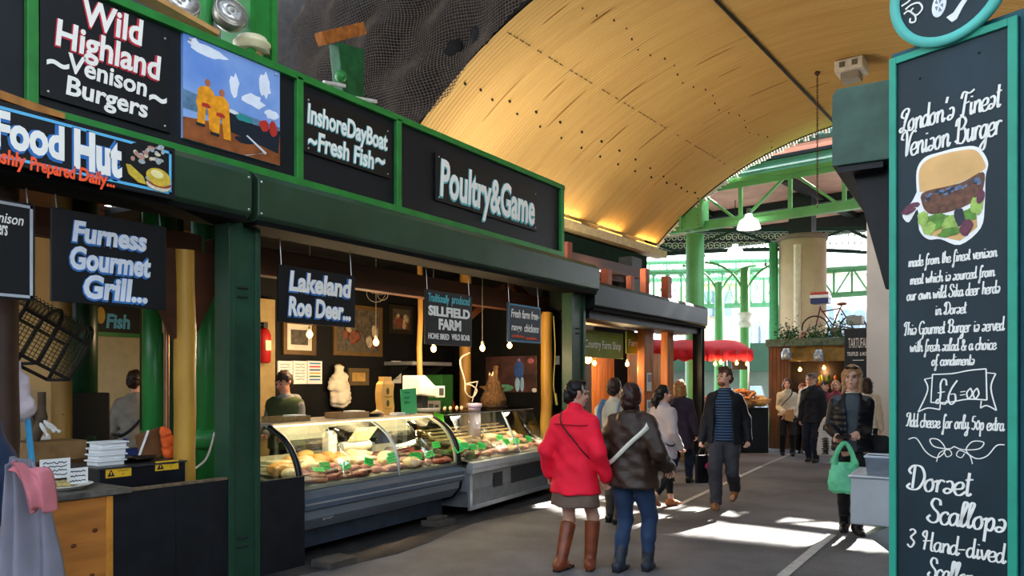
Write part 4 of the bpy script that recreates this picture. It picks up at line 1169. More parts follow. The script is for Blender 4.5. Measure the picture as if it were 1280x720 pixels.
def hang_bulb(label, px, py, D, top=3.29, warm='ffb347', r=.035, e=30, pw=6, grp=None):
    c = at_d(px, py, D)
    t = thing('pendant_bulb', label, 'bulb', c, group=grp)
    q = MB(); q.lathe([(.005, -r * 1.15), (r * .7, -r * .8), (r, 0), (r * .8, r * .6), (r * .42, r * 1.1), (r * .4, r * 1.3)], c, 14); q.build('globe', M('bulb_glow', warm, emit=e), t)
    q = MB(); q.lathe([(r * .5, r * 1.3), (r * .55, r * 2.2), (r * .35, r * 2.5)], c, 12); q.build('holder', M('bulb_holder', 'd9d4c6', .5), t)
    q = MB(); q.tube([c + np.array([0, 0, r * 2.4]), (c[0], c[1], top)], .004, 5); q.build('cord', M('pale_flex', '8f8a80', .6), t)
    if pw:
        ld = bpy.data.lights.new('bulb_light', 'POINT'); ld.energy = pw; ld.color = (1, .72, .4); ld.shadow_soft_size = r * 1.2
        lo = bpy.data.objects.new('bulb_light', ld); COL.objects.link(lo); lo.parent = t; lo.location = (0, 0, -r * 2.6)
    return t
hang_bulb('glowing bulb in the farm shop beside the green end post', 743, 454, 13.2, 2.96, pw=22)
hang_bulb('glowing bulb in the farm shop under the smaller banner', 784, 455, 13.6, 2.96, pw=22)
hang_bulb('wide glowing lamp deep in the farm shop beside the end post', 735, 449, 13.6, 2.96, r=.07, pw=20)
for k, (px, y0_, y1_, lab) in enumerate(((812, 466, 489, 'white notice pinned high on the timber post of the farm shop'), (812, 500, 520, 'white notice pinned lower on the timber post of the farm shop'))):
    X = -5.5; A, B, Cc = on_x(px - 2.5, y0_, X), on_x(px - 2.5, y1_, X), on_x(px + 2.5, y0_, X)
    t = thing('paper_notice', lab, 'notice', (X, A[1], B[2])); q = MB(); q.bx(X - .02, X, A[1], Cc[1], B[2], A[2]); q.build('sheet', M('paper', 'e4e4e0', .7, var=.03), t)
    q = MB(); q.bx(X, X + .003, A[1] + .01, Cc[1] - .01, (A[2] + B[2]) / 2, A[2] - .03); q.build('photo', M('notice_grey', '8d98a0', .6, var=.4, scale=40), t)
# ------------------------------------------------------------------ hoardings and the grill counter
m_hoard = M('hoarding_black', '0f1216', .6, var=.45, scale=6, bump=.08, bscale=40)
m_ply = M('orange_ply', 'a86a2c', .55, var=.35, scale=3, stretch=(1, .5, 3))
XC = -5.2
yA, yBx = float(on_x(141, 640, XC)[1]), yP - .16
t = thing('hoarding', 'black painted boards closing the front of the grill counter up to the broad green post', 'hoarding', (XC, (yA + yBx) / 2, 0))
for k in range(2):
    q = MB(); a = yA + (yBx - yA) * k * .52; b = yA + (yBx - yA) * (.515 if k == 0 else 1); q.bx(XC - .03, XC, a, b, 0, .83 + .004 * k); q.build('board', m_hoard, t, .004)
q = MB(); q.bx(XC - .05, XC + .004, yA, yBx, .832, .85); q.build('edge_strip', M('worn_edge', '6a5a45', .7, var=.4, scale=20), t)
yD = float(on_x(381, 640, -5.2)[1])
q = MB(); q.bx(-5.23, -5.2, yP + .16, yD, 0, .78); q.bx(-5.26, -5.23, yD - .06, yD, 0, .76)
tag(q.build('hoarding', m_hoard, bevel=.004), 'short black board hiding the near foot of the curved counter', 'hoarding')
t = thing('grill_counter', 'counter with an orange plywood front and blackened top at the grill stall', 'counter', (-5.5, 2.3, 0))
q = MB(); q.bx(XC - .03, XC + .005, 1.7, yA - .005, 0, .82); q.build('front_panel', m_ply, t, .004)
q = MB(); q.bx(XC, XC + .012, yA - .05, yA - .005, 0, .82); q.build('corner_strip', M('orange_strip', 'c4822f', .5, var=.2), t)
q = MB(); q.bx(-5.75, XC + .03, 1.65, yA + .12, .825, .865); q.build('worktop', M('scorched_top', '2a2724', .5, var=.6, scale=8, col2='6b665c'), t, .006)
q = MB(); q.bx(-5.75, -5.7, 1.7, yA, 0, .82); q.build('rear_panel', m_hoard, t)
q = MB()
for (y, z) in ((2.6, .52), (2.74, .6), (2.72, .3), (2.45, .25), (2.6, .2)): q.ball((XC + .004, y, z), .02, 10, 6, (.2, 1, .8))
q.build('knot', M('ply_knot', '5a3010', .6), t)

def squiggle(mb, X, y0, y1, z, amp, n=14, w=.004, mi=0, sd=0):
    r_ = random.Random(sd)
    pts = [(y0 + (y1 - y0) * i / (n - 1), z + amp * r_.uniform(-1, 1)) for i in range(n)]
    mb.mat(mi); ribbon(mb, catmull(pts, 3), w, Vector((X, 0, 0)), Vector(EU), Vector(EV), Vector(EN), .002, .001); mb.mat(0)
m_paper = M('paper', 'e4e4e0', .7, var=.03)
m_ink = M('ink', '22242a', .6)
def card(name, label, px0, px1, pyt, pyb, X, lines=3, m=m_paper, lean=0, ink=m_ink, sd=0, sticker=False):
    A, B, Cc = on_x(px0, pyt, X), on_x(px0, pyb, X), on_x(px1, pyt, X)
    t = thing(name, label, 'card', (X, (A[1] + Cc[1]) / 2, B[2]))
    w, h = Cc[1] - A[1], A[2] - B[2]
    q = MB(); q.bx(X - .006, X, A[1], Cc[1], B[2], A[2]); q.build('sheet', m, t)
    if lines:
        q = MB()
        for i in range(lines): squiggle(q, X, A[1] + w * .1, Cc[1] - w * .12, A[2] - h * (.2 + .6 * i / max(1, lines - 1 if lines > 1 else 1)), h * .05, 16, .006, 0, sd + i)
        q.build('handwriting', ink, t)
    return t
t = card('menu_card', 'handwritten white menu card propped on the scorched counter top', 50, 88, 575, 600, -5.35, 4, sd=1)
t2 = card('menu_card', 'smaller handwritten white card tilted beside the menu card', 84, 110, 586, 606, -5.42, 3, sd=7)
# trays of wrapped food
p = on_z(84, 612, .87)
t = thing('food_tray', 'white polystyrene tray on the scorched counter top below the menu cards', 'tray', (p[0] - .1, p[1], .866))
c = (p[0] - .1, p[1], .866)
q = MB(); q.lathe([(.14, 0), (.2, .035), (.205, .035), (.14, .006)], c, 20); q.build('dish', M('polystyrene', 'e6e6e2', .5), t)
q = MB()
for k in range(5): q.ball((c[0] + .05 * cos(k * 1.3), c[1] + .08 * sin(k * 1.3), .9), .045, 8, 5, (1, 1, .5), .2)
q.build('filling', M('wrap_filling', 'b8a56a', .7, var=.4, scale=40), t)
# hot plate
XHp = -5.6
ya_, yb_ = 2.98, float(on_x(232, 575, XHp)[1])
t = thing('hot_plate', 'black steel griddle box with two yellow warning stickers behind the black hoarding', 'griddle', (XHp - .28, (ya_ + yb_) / 2, .3))
q = MB(); q.bx(XHp - .55, XHp, ya_, yb_, .3, .955); q.build('body', M('griddle_black', '14161b', .4, var=.3), t, .008)
q = MB(); q.bx(XHp - .57, XHp + .01, ya_ - .01, yb_ + .01, .955, .968); q.build('rim', M('griddle_rim', '4a4a4c', .4, .6), t)
for k, (a, b, zt_, zb2) in enumerate(((132, 164, 586, 598), (194, 223, 577, 589))):
    A, B, Cc = on_x(a, zt_, XHp), on_x(a, zb2, XHp), on_x(b, zt_, XHp)
    q = MB(); q.bx(XHp, XHp + .003, A[1], Cc[1], B[2], A[2])
    q.mat(1); h = A[2] - B[2]; y = A[1] + h * .55; q.prism([(XHp + .003, y - h * .4, B[2] + h * .14), (XHp + .003, y + h * .4, B[2] + h * .14), (XHp + .003, y, B[2] + h * .86)], (0, 0, 0), (.002, 0, 0))
    q.mat(2); q.bx(XHp + .005, XHp + .006, y - .004, y + .004, B[2] + h * .3, B[2] + h * .6)
    squiggle(q, XHp + .002, A[1] + h * 1.3, Cc[1] - h * .3, B[2] + h * .66, .004, 12, .004, 1, 3); squiggle(q, XHp + .002, A[1] + h * 1.7, Cc[1] - h * .8, B[2] + h * .3, .003, 8, .004, 1, 4)
    q.build('warning_sticker', [M('sticker_yellow', 'e2b32a', .5, var=.03), m_ink, M('sticker_amber', 'e2b32a', .5)], t)
# takeaway boxes, pan, board
for k in range(4):
    p = on_x(132 + k, 578, XHp - .2)
    z = .969 + .045 * k
    q = MB(); q.prism([(p[0] - .08, p[1] - .1, z), (p[0] + .08, p[1] - .1, z), (p[0] + .08, p[1] + .1, z), (p[0] - .08, p[1] + .1, z)], (0, 0, 0), (0, 0, .03)); q.bx(p[0] - .095, p[0] + .095, p[1] - .115, p[1] + .115, z + .03, z + .043)
    tag(q.build('takeaway_box', M('foam_white', 'e2e4e4', .5, var=.04), bevel=.004), 'white takeaway box on the griddle, %s of the pile' % ('lowest', 'second from the bottom', 'third from the bottom', 'topmost')[k], 'box', 'takeaway boxes on the griddle')
p = on_x(172, 577, XHp - .25)
t = thing('frying_pan', 'dark frying pan resting on the griddle beside the takeaway boxes', 'pan', (p[0], p[1], .969))
q = MB(); q.lathe([(.1, 0), (.14, .035), (.145, .035), (.1, .008)], (p[0], p[1], .969), 22); q.build('bowl', M('pan_iron', '2a221c', .4, .5), t)
q = MB(); q.tube([(p[0] + .1, p[1] - .08, 1.0), (p[0] + .2, p[1] - .2, 1.03)], .012, 8); q.build('handle', m_dk, t)
a = on_x(190, 575, XHp - .4)
t = thing('leaning_board', 'brown board leaning on the copper pipe above the griddle', 'board', (a[0], a[1], .97))
q = MB(); q.box((a[0], a[1], 1.08), (.03, .24, .24), 0, .25); q.build('panel', M('board_brown', '6e4a2a', .6, var=.3), t, .005)
q = MB(); q.bar((a[0] + .03, a[1] - .14, .97), (a[0] + .03, a[1] - .05, 1.2), .02, .01); q.build('white_strip', m_paper, t)
p = on_x(210, 570, XHp - .3)
o = solid('orange_cloth', [_ccap((0, 0, 0), (.02, -.05, .2), .045, .03, .03), _ccap((0, .04, .02), (.02, -.02, .17), .03, .035, .03)], M('orange_rag', 'd85a22', .8), vox=.01, wr=.008, wf=60)
o.location = (p[0], p[1], 1.0); tag(o, 'orange rag draped by the foot of the yellow log post', 'cloth')
q = MB(); a, b = on_x(268, 541, -5.9), on_x(240, 588, -5.7); q.tube(catmull([a, a * .5 + b * .5 + np.array([0, .03, -.06]), b], 6), .009, 6)
tag(q.build('white_cable', M('cable_white', 'd8dad6', .5)), 'white cable drooping in front of the round green iron column', 'cable')

# shelf behind with driftwood, fish, box
m_drift = M('driftwood', '5a4a3a', .8, var=.3, scale=9)
p0_ = on_x(52, 560, -6.4)
t = thing('prep_bench', 'low wooden bench inside the grill stall carrying the fish display', 'bench', (-6.4, p0_[1], 0))
q = MB(); q.bx(-6.75, -6.15, p0_[1] - .42, p0_[1] + .42, .93, .98); q.build('top', m_wood, t)
for sx in (-6.7, -6.2):
    for sy in (-.38, .38): q = MB(); q.bx(sx - .03, sx + .03, p0_[1] + sy - .03, p0_[1] + sy + .03, 0, .93); q.build('leg', m_wood, t)
q = MB(); q.bx(-6.6, -6.3, p0_[1] - .15, p0_[1] + .3, .98, 1.13)
tag(q.build('wooden_crate', M('crate_wood', '8a6a42', .7, var=.3, scale=6, bump=.1), bevel=.006), 'plain wooden crate on the bench inside the grill stall', 'crate')
for k, (a, b, r0, r1) in enumerate((((40, 530), (52, 490), .05, .03), ((36, 515), (33, 492), .03, .025))):
    A, B = on_x(*a, -6.5), on_x(*b, -6.5); A[2] = 1.13 if k == 0 else .98
    q = MB(); q.tube(catmull([A, A * .5 + B * .5 + np.array([0, .03, 0]), B], 4), [r0] * 5 + [r1] * 4, 9)
    tag(q.build('driftwood_branch', m_drift), ('thick driftwood branch leaning above the wooden crate', 'thinner driftwood stick beside the blue pole')[k], 'driftwood')
for k, (px, py) in enumerate(((54, 535), (60, 531), (65, 533))):
    p = on_x(px, py, -6.22)
    o = solid('paper_fish', [_ell((0, 0, 0), (.01, .018, .05), .01), _ccap((0, 0, -.045), (0, .0, -.065), .006, .015, .01)], m_paper, vox=.006)
    o.location = (-6.22, p[1], p[2]); o.rotation_euler = (.5 + .2 * k, 0, 0)
    tag(o, 'small white fish shape hanging over the crate, %s of three' % ('next to the blue pole', 'the middle one', 'next to the log post')[k], 'ornament', 'white fish shapes over the crate')
a, b = on_x(43, 585, -5.75), on_x(31, 490, -5.75)
q = MB(); q.tube([(a[0], a[1], .87), b], .02, 10); tag(q.build('blue_pole', M('blue_plastic', '3f9ac8', .4)), 'bright blue pole standing behind the menu cards', 'pole')
# plastic bag hanging
p = on_x(22, 488, -5.75)
o = solid('hanging_plastic_bag', [_ccap((0, 0, -.12), (0, .02, .05), .09, .06, .05), _ccap((0, 0, .05), (0, .01, .2), .05, .012, .04), _ell((0, .03, -.12), (.07, .09, .07), .04)], M('bag_milky', 'c9bcc2', .35, var=.12, scale=10), vox=.012, wr=.008, wf=40)
o.location = tuple(p); tag(o, 'milky pink plastic bag hanging against the dark tarred log', 'bag')
# lobster trap
c = on_x(46, 432, -6.0)
t = thing('lobster_trap', 'netted lobster trap hanging tilted in the grill stall', 'trap', c)
rot = Matrix.Rotation(R(-28), 3, 'X')
def LT(x, y, z): return Vector(c) + rot @ Vector((x, y, z))
q = MB(); hw, hl, hh = .16, .25, .15
for x in (-hw, hw):
    for z in (-hh, hh): q.tube([LT(x, -hl, z), LT(x, hl, z)], .013, 6)
for y in (-hl, 0, hl):
    q.tube([LT(-hw, y, -hh)] + [LT(-hw * cos(a) , y, hh + .16 * sin(a)) for a in [pi * i / 8 for i in range(9)]] + [LT(hw, y, -hh), LT(-hw, y, -hh)], .013, 6)
q.build('frame', M('trap_frame', '1c1612', .7), t)
q = MB()
for i in range(18): y = -hl + 2 * hl * i / 17; q.tube([LT(hw, y, -hh), LT(hw, y, hh)] + [LT(hw * cos(a), y, hh + .16 * sin(a)) for a in (.5, 1.2, 1.9, 2.6)], .0035, 3)
for i in range(11): z = -hh + 2 * hh * i / 10; q.tube([LT(hw, -hl, z), LT(hw, hl, z)], .0035, 3); q.tube([LT(hw * cos(z * 8 + 1.6), -hl, hh + .1), LT(hw * cos(z * 8 + 1.6), hl, hh + .1)], .0035, 3)
for i in range(9): x = -hw + 2 * hw * i / 8; q.tube([LT(x, hl, -hh), LT(x, hl, hh)], .0035, 3); q.tube([LT(x, -hl, -hh), LT(x, -hl, hh)], .0035, 3)
q.build('netting', M('trap_net', '3a3a26', .8, var=.3), t)
# chalk sign on the partition of the grill stall
Yp = yP + .115; XGB = -9.29
def panel_y(name, label, cat, px0, px1, pyt, pyb, Y, m, th=.02, extra=None, em=None):
    A, B, Cc = on_y(px0, pyt, Y), on_y(px0, pyb, Y), on_y(px1, pyt, Y)
    t = thing(name, label, cat, ((A[0] + Cc[0]) / 2, Y, B[2]))
    q = MB(); q.bx(A[0], Cc[0], Y - th, Y, B[2], A[2]); q.build('sheet', m, t, .003)
    return t, A[0], Cc[0], B[2], A[2]
def panel_x(name, label, cat, px0, px1, pyt, pyb, X, m, th=.02):
    A, B, Cc = on_x(px0, pyt, X), on_x(px0, pyb, X), on_x(px1, pyt, X)
    t = thing(name, label, cat, (X, (A[1] + Cc[1]) / 2, B[2]))
    q = MB(); q.bx(X, X + th, A[1], Cc[1], B[2], A[2]); q.build('sheet', m, t, .003)
    return t, A[1], Cc[1], B[2], A[2]
t, a0, a1, b0, b1 = panel_x('painted_board', 'black board with gold and pale blue lettering half hidden behind the grill sign', 'sign', 108, 178, 366, 414, XGB, m_sboard)
q = MB(); text_on(q, 'Fish', (XGB + .02, 0, 0), EU, EV, EN, a0 + (a1 - a0) * .32, a0 + (a1 - a0) * .75, b0 + .06, b0 + .22, 0, .04, .1); q.build('lettering', m_lblue, t)
q = MB(); q.ball((XGB + .022, a0 + .16, b0 + .2), .08, 12, 8, (.1, .7, 1.3)); q.build('gold_flourish', M('gold_paint', 'c9a44a', .5), t)
q = MB(); q.bx(XGB, XGB + .03, a0, a1, b0 - .05, b0); q.build('green_rail', M('fascia_green'), t)
t, *_ = panel_x('pale_screen', 'pale boarded screen behind the cook in the grill stall', 'screen', 119, 180, 420, 512, XGB, M('pale_panel', 'bfb08a', .6, var=.08), .015); t['kind'] = 'thing'
q = MB(); q.bx(-9.2, -8.6, 4.0, 5.0, 0, .95); o = q.build('steel_cabinet', M('cab_blue', '27344f', .5), bevel=.01); tag(o, 'low blue-grey cabinet with papers on it behind the cook', 'cabinet')
q = MB(); q.bx(-9.1, -8.7, 4.2, 4.6, .951, .99); tag(q.build('paper_pile', m_paper), 'pile of white papers on the low blue-grey cabinet', 'papers')

# ------------------------------------------------------------------ display counters
m_alu = M('aluminium', 'b9bec4', .3, .7, var=.08)
m_tub = M('tub_grey', '757f88', .35, .1, var=.1, scale=2)
m_bump = M('bumper_blue', '4a5866', .3, var=.1)
m_cream2 = M('case_cream', 'd8cfae', .4, var=.06)
m_gls = glass('case_glass', 'f2f7f2')
m_led = M('case_light', 'ffe9b0', emit=2.5)
def case(label, A, B, prof, deck, top, depth, mids, straight=False):
    A, B = np.array(A), np.array(B)
    L = float(np.linalg.norm(B - A)); rz = atan2(-(B - A)[0], (B - A)[1])
    t = thing('display_counter', label, 'display counter', (A[0], A[1], 0), rz)
    def ext(name, poly, m, y0=0, y1=None, par=t, bevel=0):
        q = MB(); q.prism([(x, 0, z) for x, z in poly], (0, y0, 0), (0, L if y1 is None else y1, 0)); return q.build(name, m, par, bevel, local=True)
    gx = prof['glass']
    ext('tub', prof['tub'], m_tub if not straight else M('tub_silver', '8f9498', .4, .3, var=.1))
    ext('plinth', prof['plinth'], prof['plm'], .08, L - .08)
    ext('bumper', prof['bump'], m_bump if not straight else m_alu, -.01, L + .01)
    ext('bumper_strip', [(prof['bump'][0][0] + .02, z) for z in ()] or [(x + .012, z) for x, z in prof['strip']], m_alu, -.01, L + .01)
    ext('deck', deck, M('deck_steel', 'a9a496', .35, .3, var=.1), .03, L - .03)
    # curved glass, one sheet per bay
    gg = catmull(gx, 6) if not straight else gx
    ys = [0.02] + [L * f for f in mids] + [L - .02]
    for i in range(len(ys) - 1):
        q = MB(); q.sheet([[(x, y, z) for y in (ys[i] + .012, ys[i + 1] - .012)] for x, z in gg], .006, (.8, 0, .5)); q.build('front_glass', m_gls, t, local=True)
    for f in mids:
        q = MB(); q.tube([(x - .01, L * f, z) for x, z in gg], .016, 8); q.build('glass_divider', m_alu, t, local=True)
    # end frames
    for k, y in enumerate((.0, L)):
        if not straight:
            q = MB(); q.tube([(x + .005, y, z) for x, z in gg], .024, 8, flat=1.4); q.tube([(x, y, z) for x, z in prof['tub'][:5]], .02, 8); q.build('end_frame', M('case_black', '101216', .3), t, local=True)
            q = MB(); q.tube([(x - .03, y - (.02 if k else -.02), z) for x, z in gg], .02, 8, flat=1.5); q.build('end_trim', m_cream2, t, local=True)
        q = MB(); poly = [(x - .012, y, z) for x, z in gg] + [(-depth + .02, y, gg[-1][1]), (-depth + .02, y, gg[0][1])]
        q.prism(poly, (0, -.003, 0), (0, .003, 0)); q.build('end_glass', m_gls, t, local=True)
        q = MB(); q.bx(-depth, -depth + .04, y - .02, y + .02, deck[0][1], top); q.build('upright', m_alu, t, local=True)
    ext('top_shelf', [(gg[-1][0] + .01, top), (-depth - .02, top), (-depth - .02, top + .025), (gg[-1][0] + .03, top + .025)], M('shelf_top', '8f857a', .4, var=.1) if not straight else glass('acrylic_top', 'c9c9c0'), -.01, L + .01)
    ext('light_strip', [(gg[-1][0] + .034, top - .008), (gg[-1][0] - .03, top - .012), (gg[-1][0] - .03, top - .001), (gg[-1][0] + .034, top + .004)], m_alu if straight else m_led, .03, L - .03)
    ext('rear_panel', [(-depth + .02, deck[-1][1]), (-depth + .05, deck[-1][1]), (-depth + .05, deck[-1][1] + .2), (-depth + .02, deck[-1][1] + .2)], m_cream2, .03, L - .03)
    ld = bpy.data.lights.new('case_lamp', 'AREA'); ld.shape = 'RECTANGLE'; ld.size = .08; ld.size_y = L * .95; ld.energy = 12; ld.color = (1, .86, .6)
    lo = bpy.data.objects.new('case_lamp', ld); COL.objects.link(lo); lo.parent = t; lo.location = (gg[-1][0] - .03, L / 2, top - .03)
    return t, rz, L
P1 = dict(tub=[(-.3, .2), (-.12, .25), (-.02, .36), (.0, .47), (-.01, .58), (-.06, .62), (-.95, .66), (-1.0, .6), (-1.0, .2)], plinth=[(-.22, .06), (-.9, .06), (-.9, .22), (-.22, .22)], plm=M('plinth_blue', '2a3542', .5, var=.3),
          bump=[(.0, .44), (.035, .46), (.035, .56), (.0, .6), (-.03, .6), (-.03, .44)], strip=[(.024, .5), (.028, .5), (.028, .515), (.024, .515)],
          glass=[(-.035, .62), (-.045, .76), (-.1, .92), (-.22, 1.07), (-.42, 1.185)])
A1, B1 = (-5.3, 4.62), (-5.48, 7.15)
case1, rz1, L1 = case('curved glass meat counter with a dark blue-grey belly, the nearer of two', A1, B1, P1, [(-.04, .625), (-.95, .7), (-.95, .73), (-.04, .655)], 1.19, 1.0, [.56])
P2 = dict(tub=[(-.03, .3), (-.02, .52), (.0, .56), (-.95, .7), (-1.0, .66), (-1.0, .3)], plinth=[(-.02, .1), (-.95, .1), (-.95, .31), (-.02, .31)], plm=M('plinth_silver', '7f8386', .4, .3, var=.15),
          bump=[(-.02, .5), (.04, .52), (.05, .58), (.04, .64), (-.02, .65), (-.05, .58)], strip=[(.05, .57), (.056, .57), (.056, .585), (.05, .585)],
          glass=[(-.02, .65), (-.3, 1.2)])
A2, B2 = (-5.42, 7.24), (-5.66, 9.5)
case2, rz2, L2 = case('straight glass poultry counter with a silver front, the farther of two', A2, B2, P2, [(-.03, .64), (-.95, .82), (-.95, .84), (-.03, .66)], 1.21, .95, [.6], True)
def c_w(which, x, y, z):
    A_, rz = (A1, rz1) if which == 1 else (A2, rz2)
    return (A_[0] + x * cos(rz) - y * sin(rz), A_[1] + x * sin(rz) + y * cos(rz), z)
# vents and frame on the second counter
q = MB()
for k in range(9): q.bx(-.018, -.012, 1.1, 2.0, .3 + .02 * k, .308 + .02 * k)
for k in range(7): q.bx(-.018, -.012, .62, .82, .3 + .02 * k, .31 + .02 * k)
q.bx(-.02, -.016, 1.08, 2.02, .28, .49); q.bx(-.02, -.016, .6, .84, .28, .46)
q.build('vent', M('vent_dark', '33363a', .6), case2, local=True)
q = MB(); q.bx(-.03, .0, 0, .06, .1, .54); q.bx(-.03, .0, L2 - .06, L2, .1, .54); q.bx(-.03, .0, 0, L2, .08, .13); q.build('front_frame', m_alu, case2, local=True)
# maker's mark on the belly
q = MB()
text_on(q, 'arneg', (-.06, 0, 0), (0, 1, 0), (.0, 0, 1), (1, 0, 0), .28, .42, .33, .36, 0, .02, .2, lift=.03); q.build('badge', m_alu, case1, local=True)
# blocks under the counters
for k, (px, py) in enumerate(((548, 656), (418, 706))):
    p = on_z(px, py, .0)
    q = MB(); q.bx(p[0] - .12, p[0] + .12, p[1] - .16, p[1] + .16, 0, .06)
    if k == 0: q.bx(p[0] - .09, p[0] + .05, p[1] - .1, p[1] + .1, .06, .1)
    tag(q.build('support_block', M('block_wood', '4a453e' if k == 0 else '7a5a38', .8, var=.3), bevel=.006), ('dark timber block on the ground where the two counters meet', 'brown timber chock under the near end of the curved counter')[k], 'block')

# meat: a few shaped cuts, then laid out one by one
m_raw = {'chicken': M('raw_chicken', 'e3c79a', .35, var=.16, scale=30, spec=.6, sub=.1), 'pink': M('raw_pink', 'cf9183', .35, var=.18, scale=30, sub=.1), 'red': M('raw_red', '7f2a24', .35, var=.25, scale=25, col2='b05a4c'),
         'dark': M('raw_dark', '5e2a22', .35, var=.3, scale=25), 'golden': M('corn_fed', 'd99a52', .35, var=.15, scale=25), 'sausage': M('sausage_skin', 'a86a4a', .35, var=.2, scale=30), 'mottle': M('pheasant', '6d5a44', .6, var=.5, scale=40)}
def cut_whole(k): return [_ell((0, 0, .05), (.075, .1, .055), .02), _ccap((.05, .06, .05), (.03, .12, .06), .03, .018, .02), _ccap((-.05, .06, .05), (-.03, .12, .06), .03, .018, .02), _ccap((.07, -.03, .06), (.05, .04, .03), .016, .012, .015)]
def cut_leg(k): return [_ell((0, 0, .03), (.045, .055, .032), .02), _ccap((0, .03, .03), (.0, .1, .025), .025, .012, .02), _ell((0, .11, .025), (.017, .014, .015), .01)]
def cut_slab(k): return [_ell((0, 0, .025), (.06, .09, .028), .02), _ell((.02, .03, .035), (.04, .05, .022), .02)]
def cut_links(k): return [_ccap((x, -.06, .02), (x + .008, .06, .02), .017, .017, .004) for x in (-.05, -.016, .018, .052)] + [_ccap((-.03, -.05, .045), (.03, .05, .045), .017, .017, .004)]
def cut_bird(k): return [_ell((0, 0, .045), (.05, .09, .045), .02), _ccap((0, .08, .05), (.02, .15, .05), .022, .012, .02), _ell((.03, .17, .05), (.016, .022, .016), .01), _ccap((-.02, -.07, .04), (-.03, -.17, .03), .02, .006, .02)]
CUTS = [('whole_chicken', cut_whole, 'chicken', 'whole raw chicken'), ('chicken_leg', cut_leg, 'pink', 'raw chicken leg'), ('meat_slab', cut_slab, 'red', 'dark red meat slab'), ('sausage_links', cut_links, 'sausage', 'heap of raw sausages'), ('corn_fed_chicken', cut_whole, 'golden', 'golden corn-fed chicken'), ('venison_cut', cut_slab, 'dark', 'very dark venison cut'), ('game_bird', cut_bird, 'mottle', 'mottled feathered game bird'), ('pork_cut', cut_slab, 'pink', 'pale pink meat slab')]
protos = {}
def lay(kind, which, x, y, z, rz, sc_, label, grp):
    n, fn, mk, nm = CUTS[kind]
    if n not in protos:
        o = solid(n, fn(0), m_raw[mk], vox=.009, wr=.002, wf=70); protos[n] = o
    else:
        o = protos[n].copy(); COL.objects.link(o)
    o.location = c_w(which, x, y, z); o.rotation_euler = (0, 0, rz); o.scale = (sc_,) * 3
    return tag(o, label, 'meat', grp)
rg = random.Random(11)
ROWN = ['front', 'second', 'third', 'back']
seq = {1: [[5, 3, 2, 3, 2, 5, 1, 7, 1, 0, 7, 1, 2, 2], [0, 2, 3, 5, 7, 7, 1, 1, 0, 2, 1, 2, 6, 2], [4, 4, 0, 4, 7, 0, 0, 0, 1, 0, 6, 2, 2, 2], [0, 0, 4, 0, 4, 4, 4, 0, 0, 5, 2, 6, 5, 2]],
       2: [[6, 2, 7, 1, 7, 0, 7, 1, 7, 1, 7], [4, 2, 6, 1, 6, 7, 1, 0, 2, 7, 1], [6, 7, 4, 6, 6, 7, 0, 1, 7, 0, 7]]}
for which, L_, x0_, dx, z0_, sl in ((1, L1, -.14, -.17, .655, .08), (2, L2, -.13, -.17, .655, .2)):
    for r_, row in enumerate(seq[which]):
        for i, kd in enumerate(row):
            x = x0_ + dx * r_ + rg.uniform(-.02, .02); y = .16 + (L_ - .3) * i / (len(row) - 1) + rg.uniform(-.03, .03)
            if which == 1 and r_ == 3 and i < 2: continue
            lay(kd, which, x, y, z0_ + sl * -x - .002 + .012 * r_, rg.uniform(-1.2, 1.2), rg.uniform(1.0, 1.3),
                '%s in the %s counter, %s row, %s from its near end' % (CUTS[kd][3], ('curved', 'poultry')[which - 1], ROWN[r_], ORD[i]), 'cuts of meat in the %s counter' % ('curved', 'poultry')[which - 1])
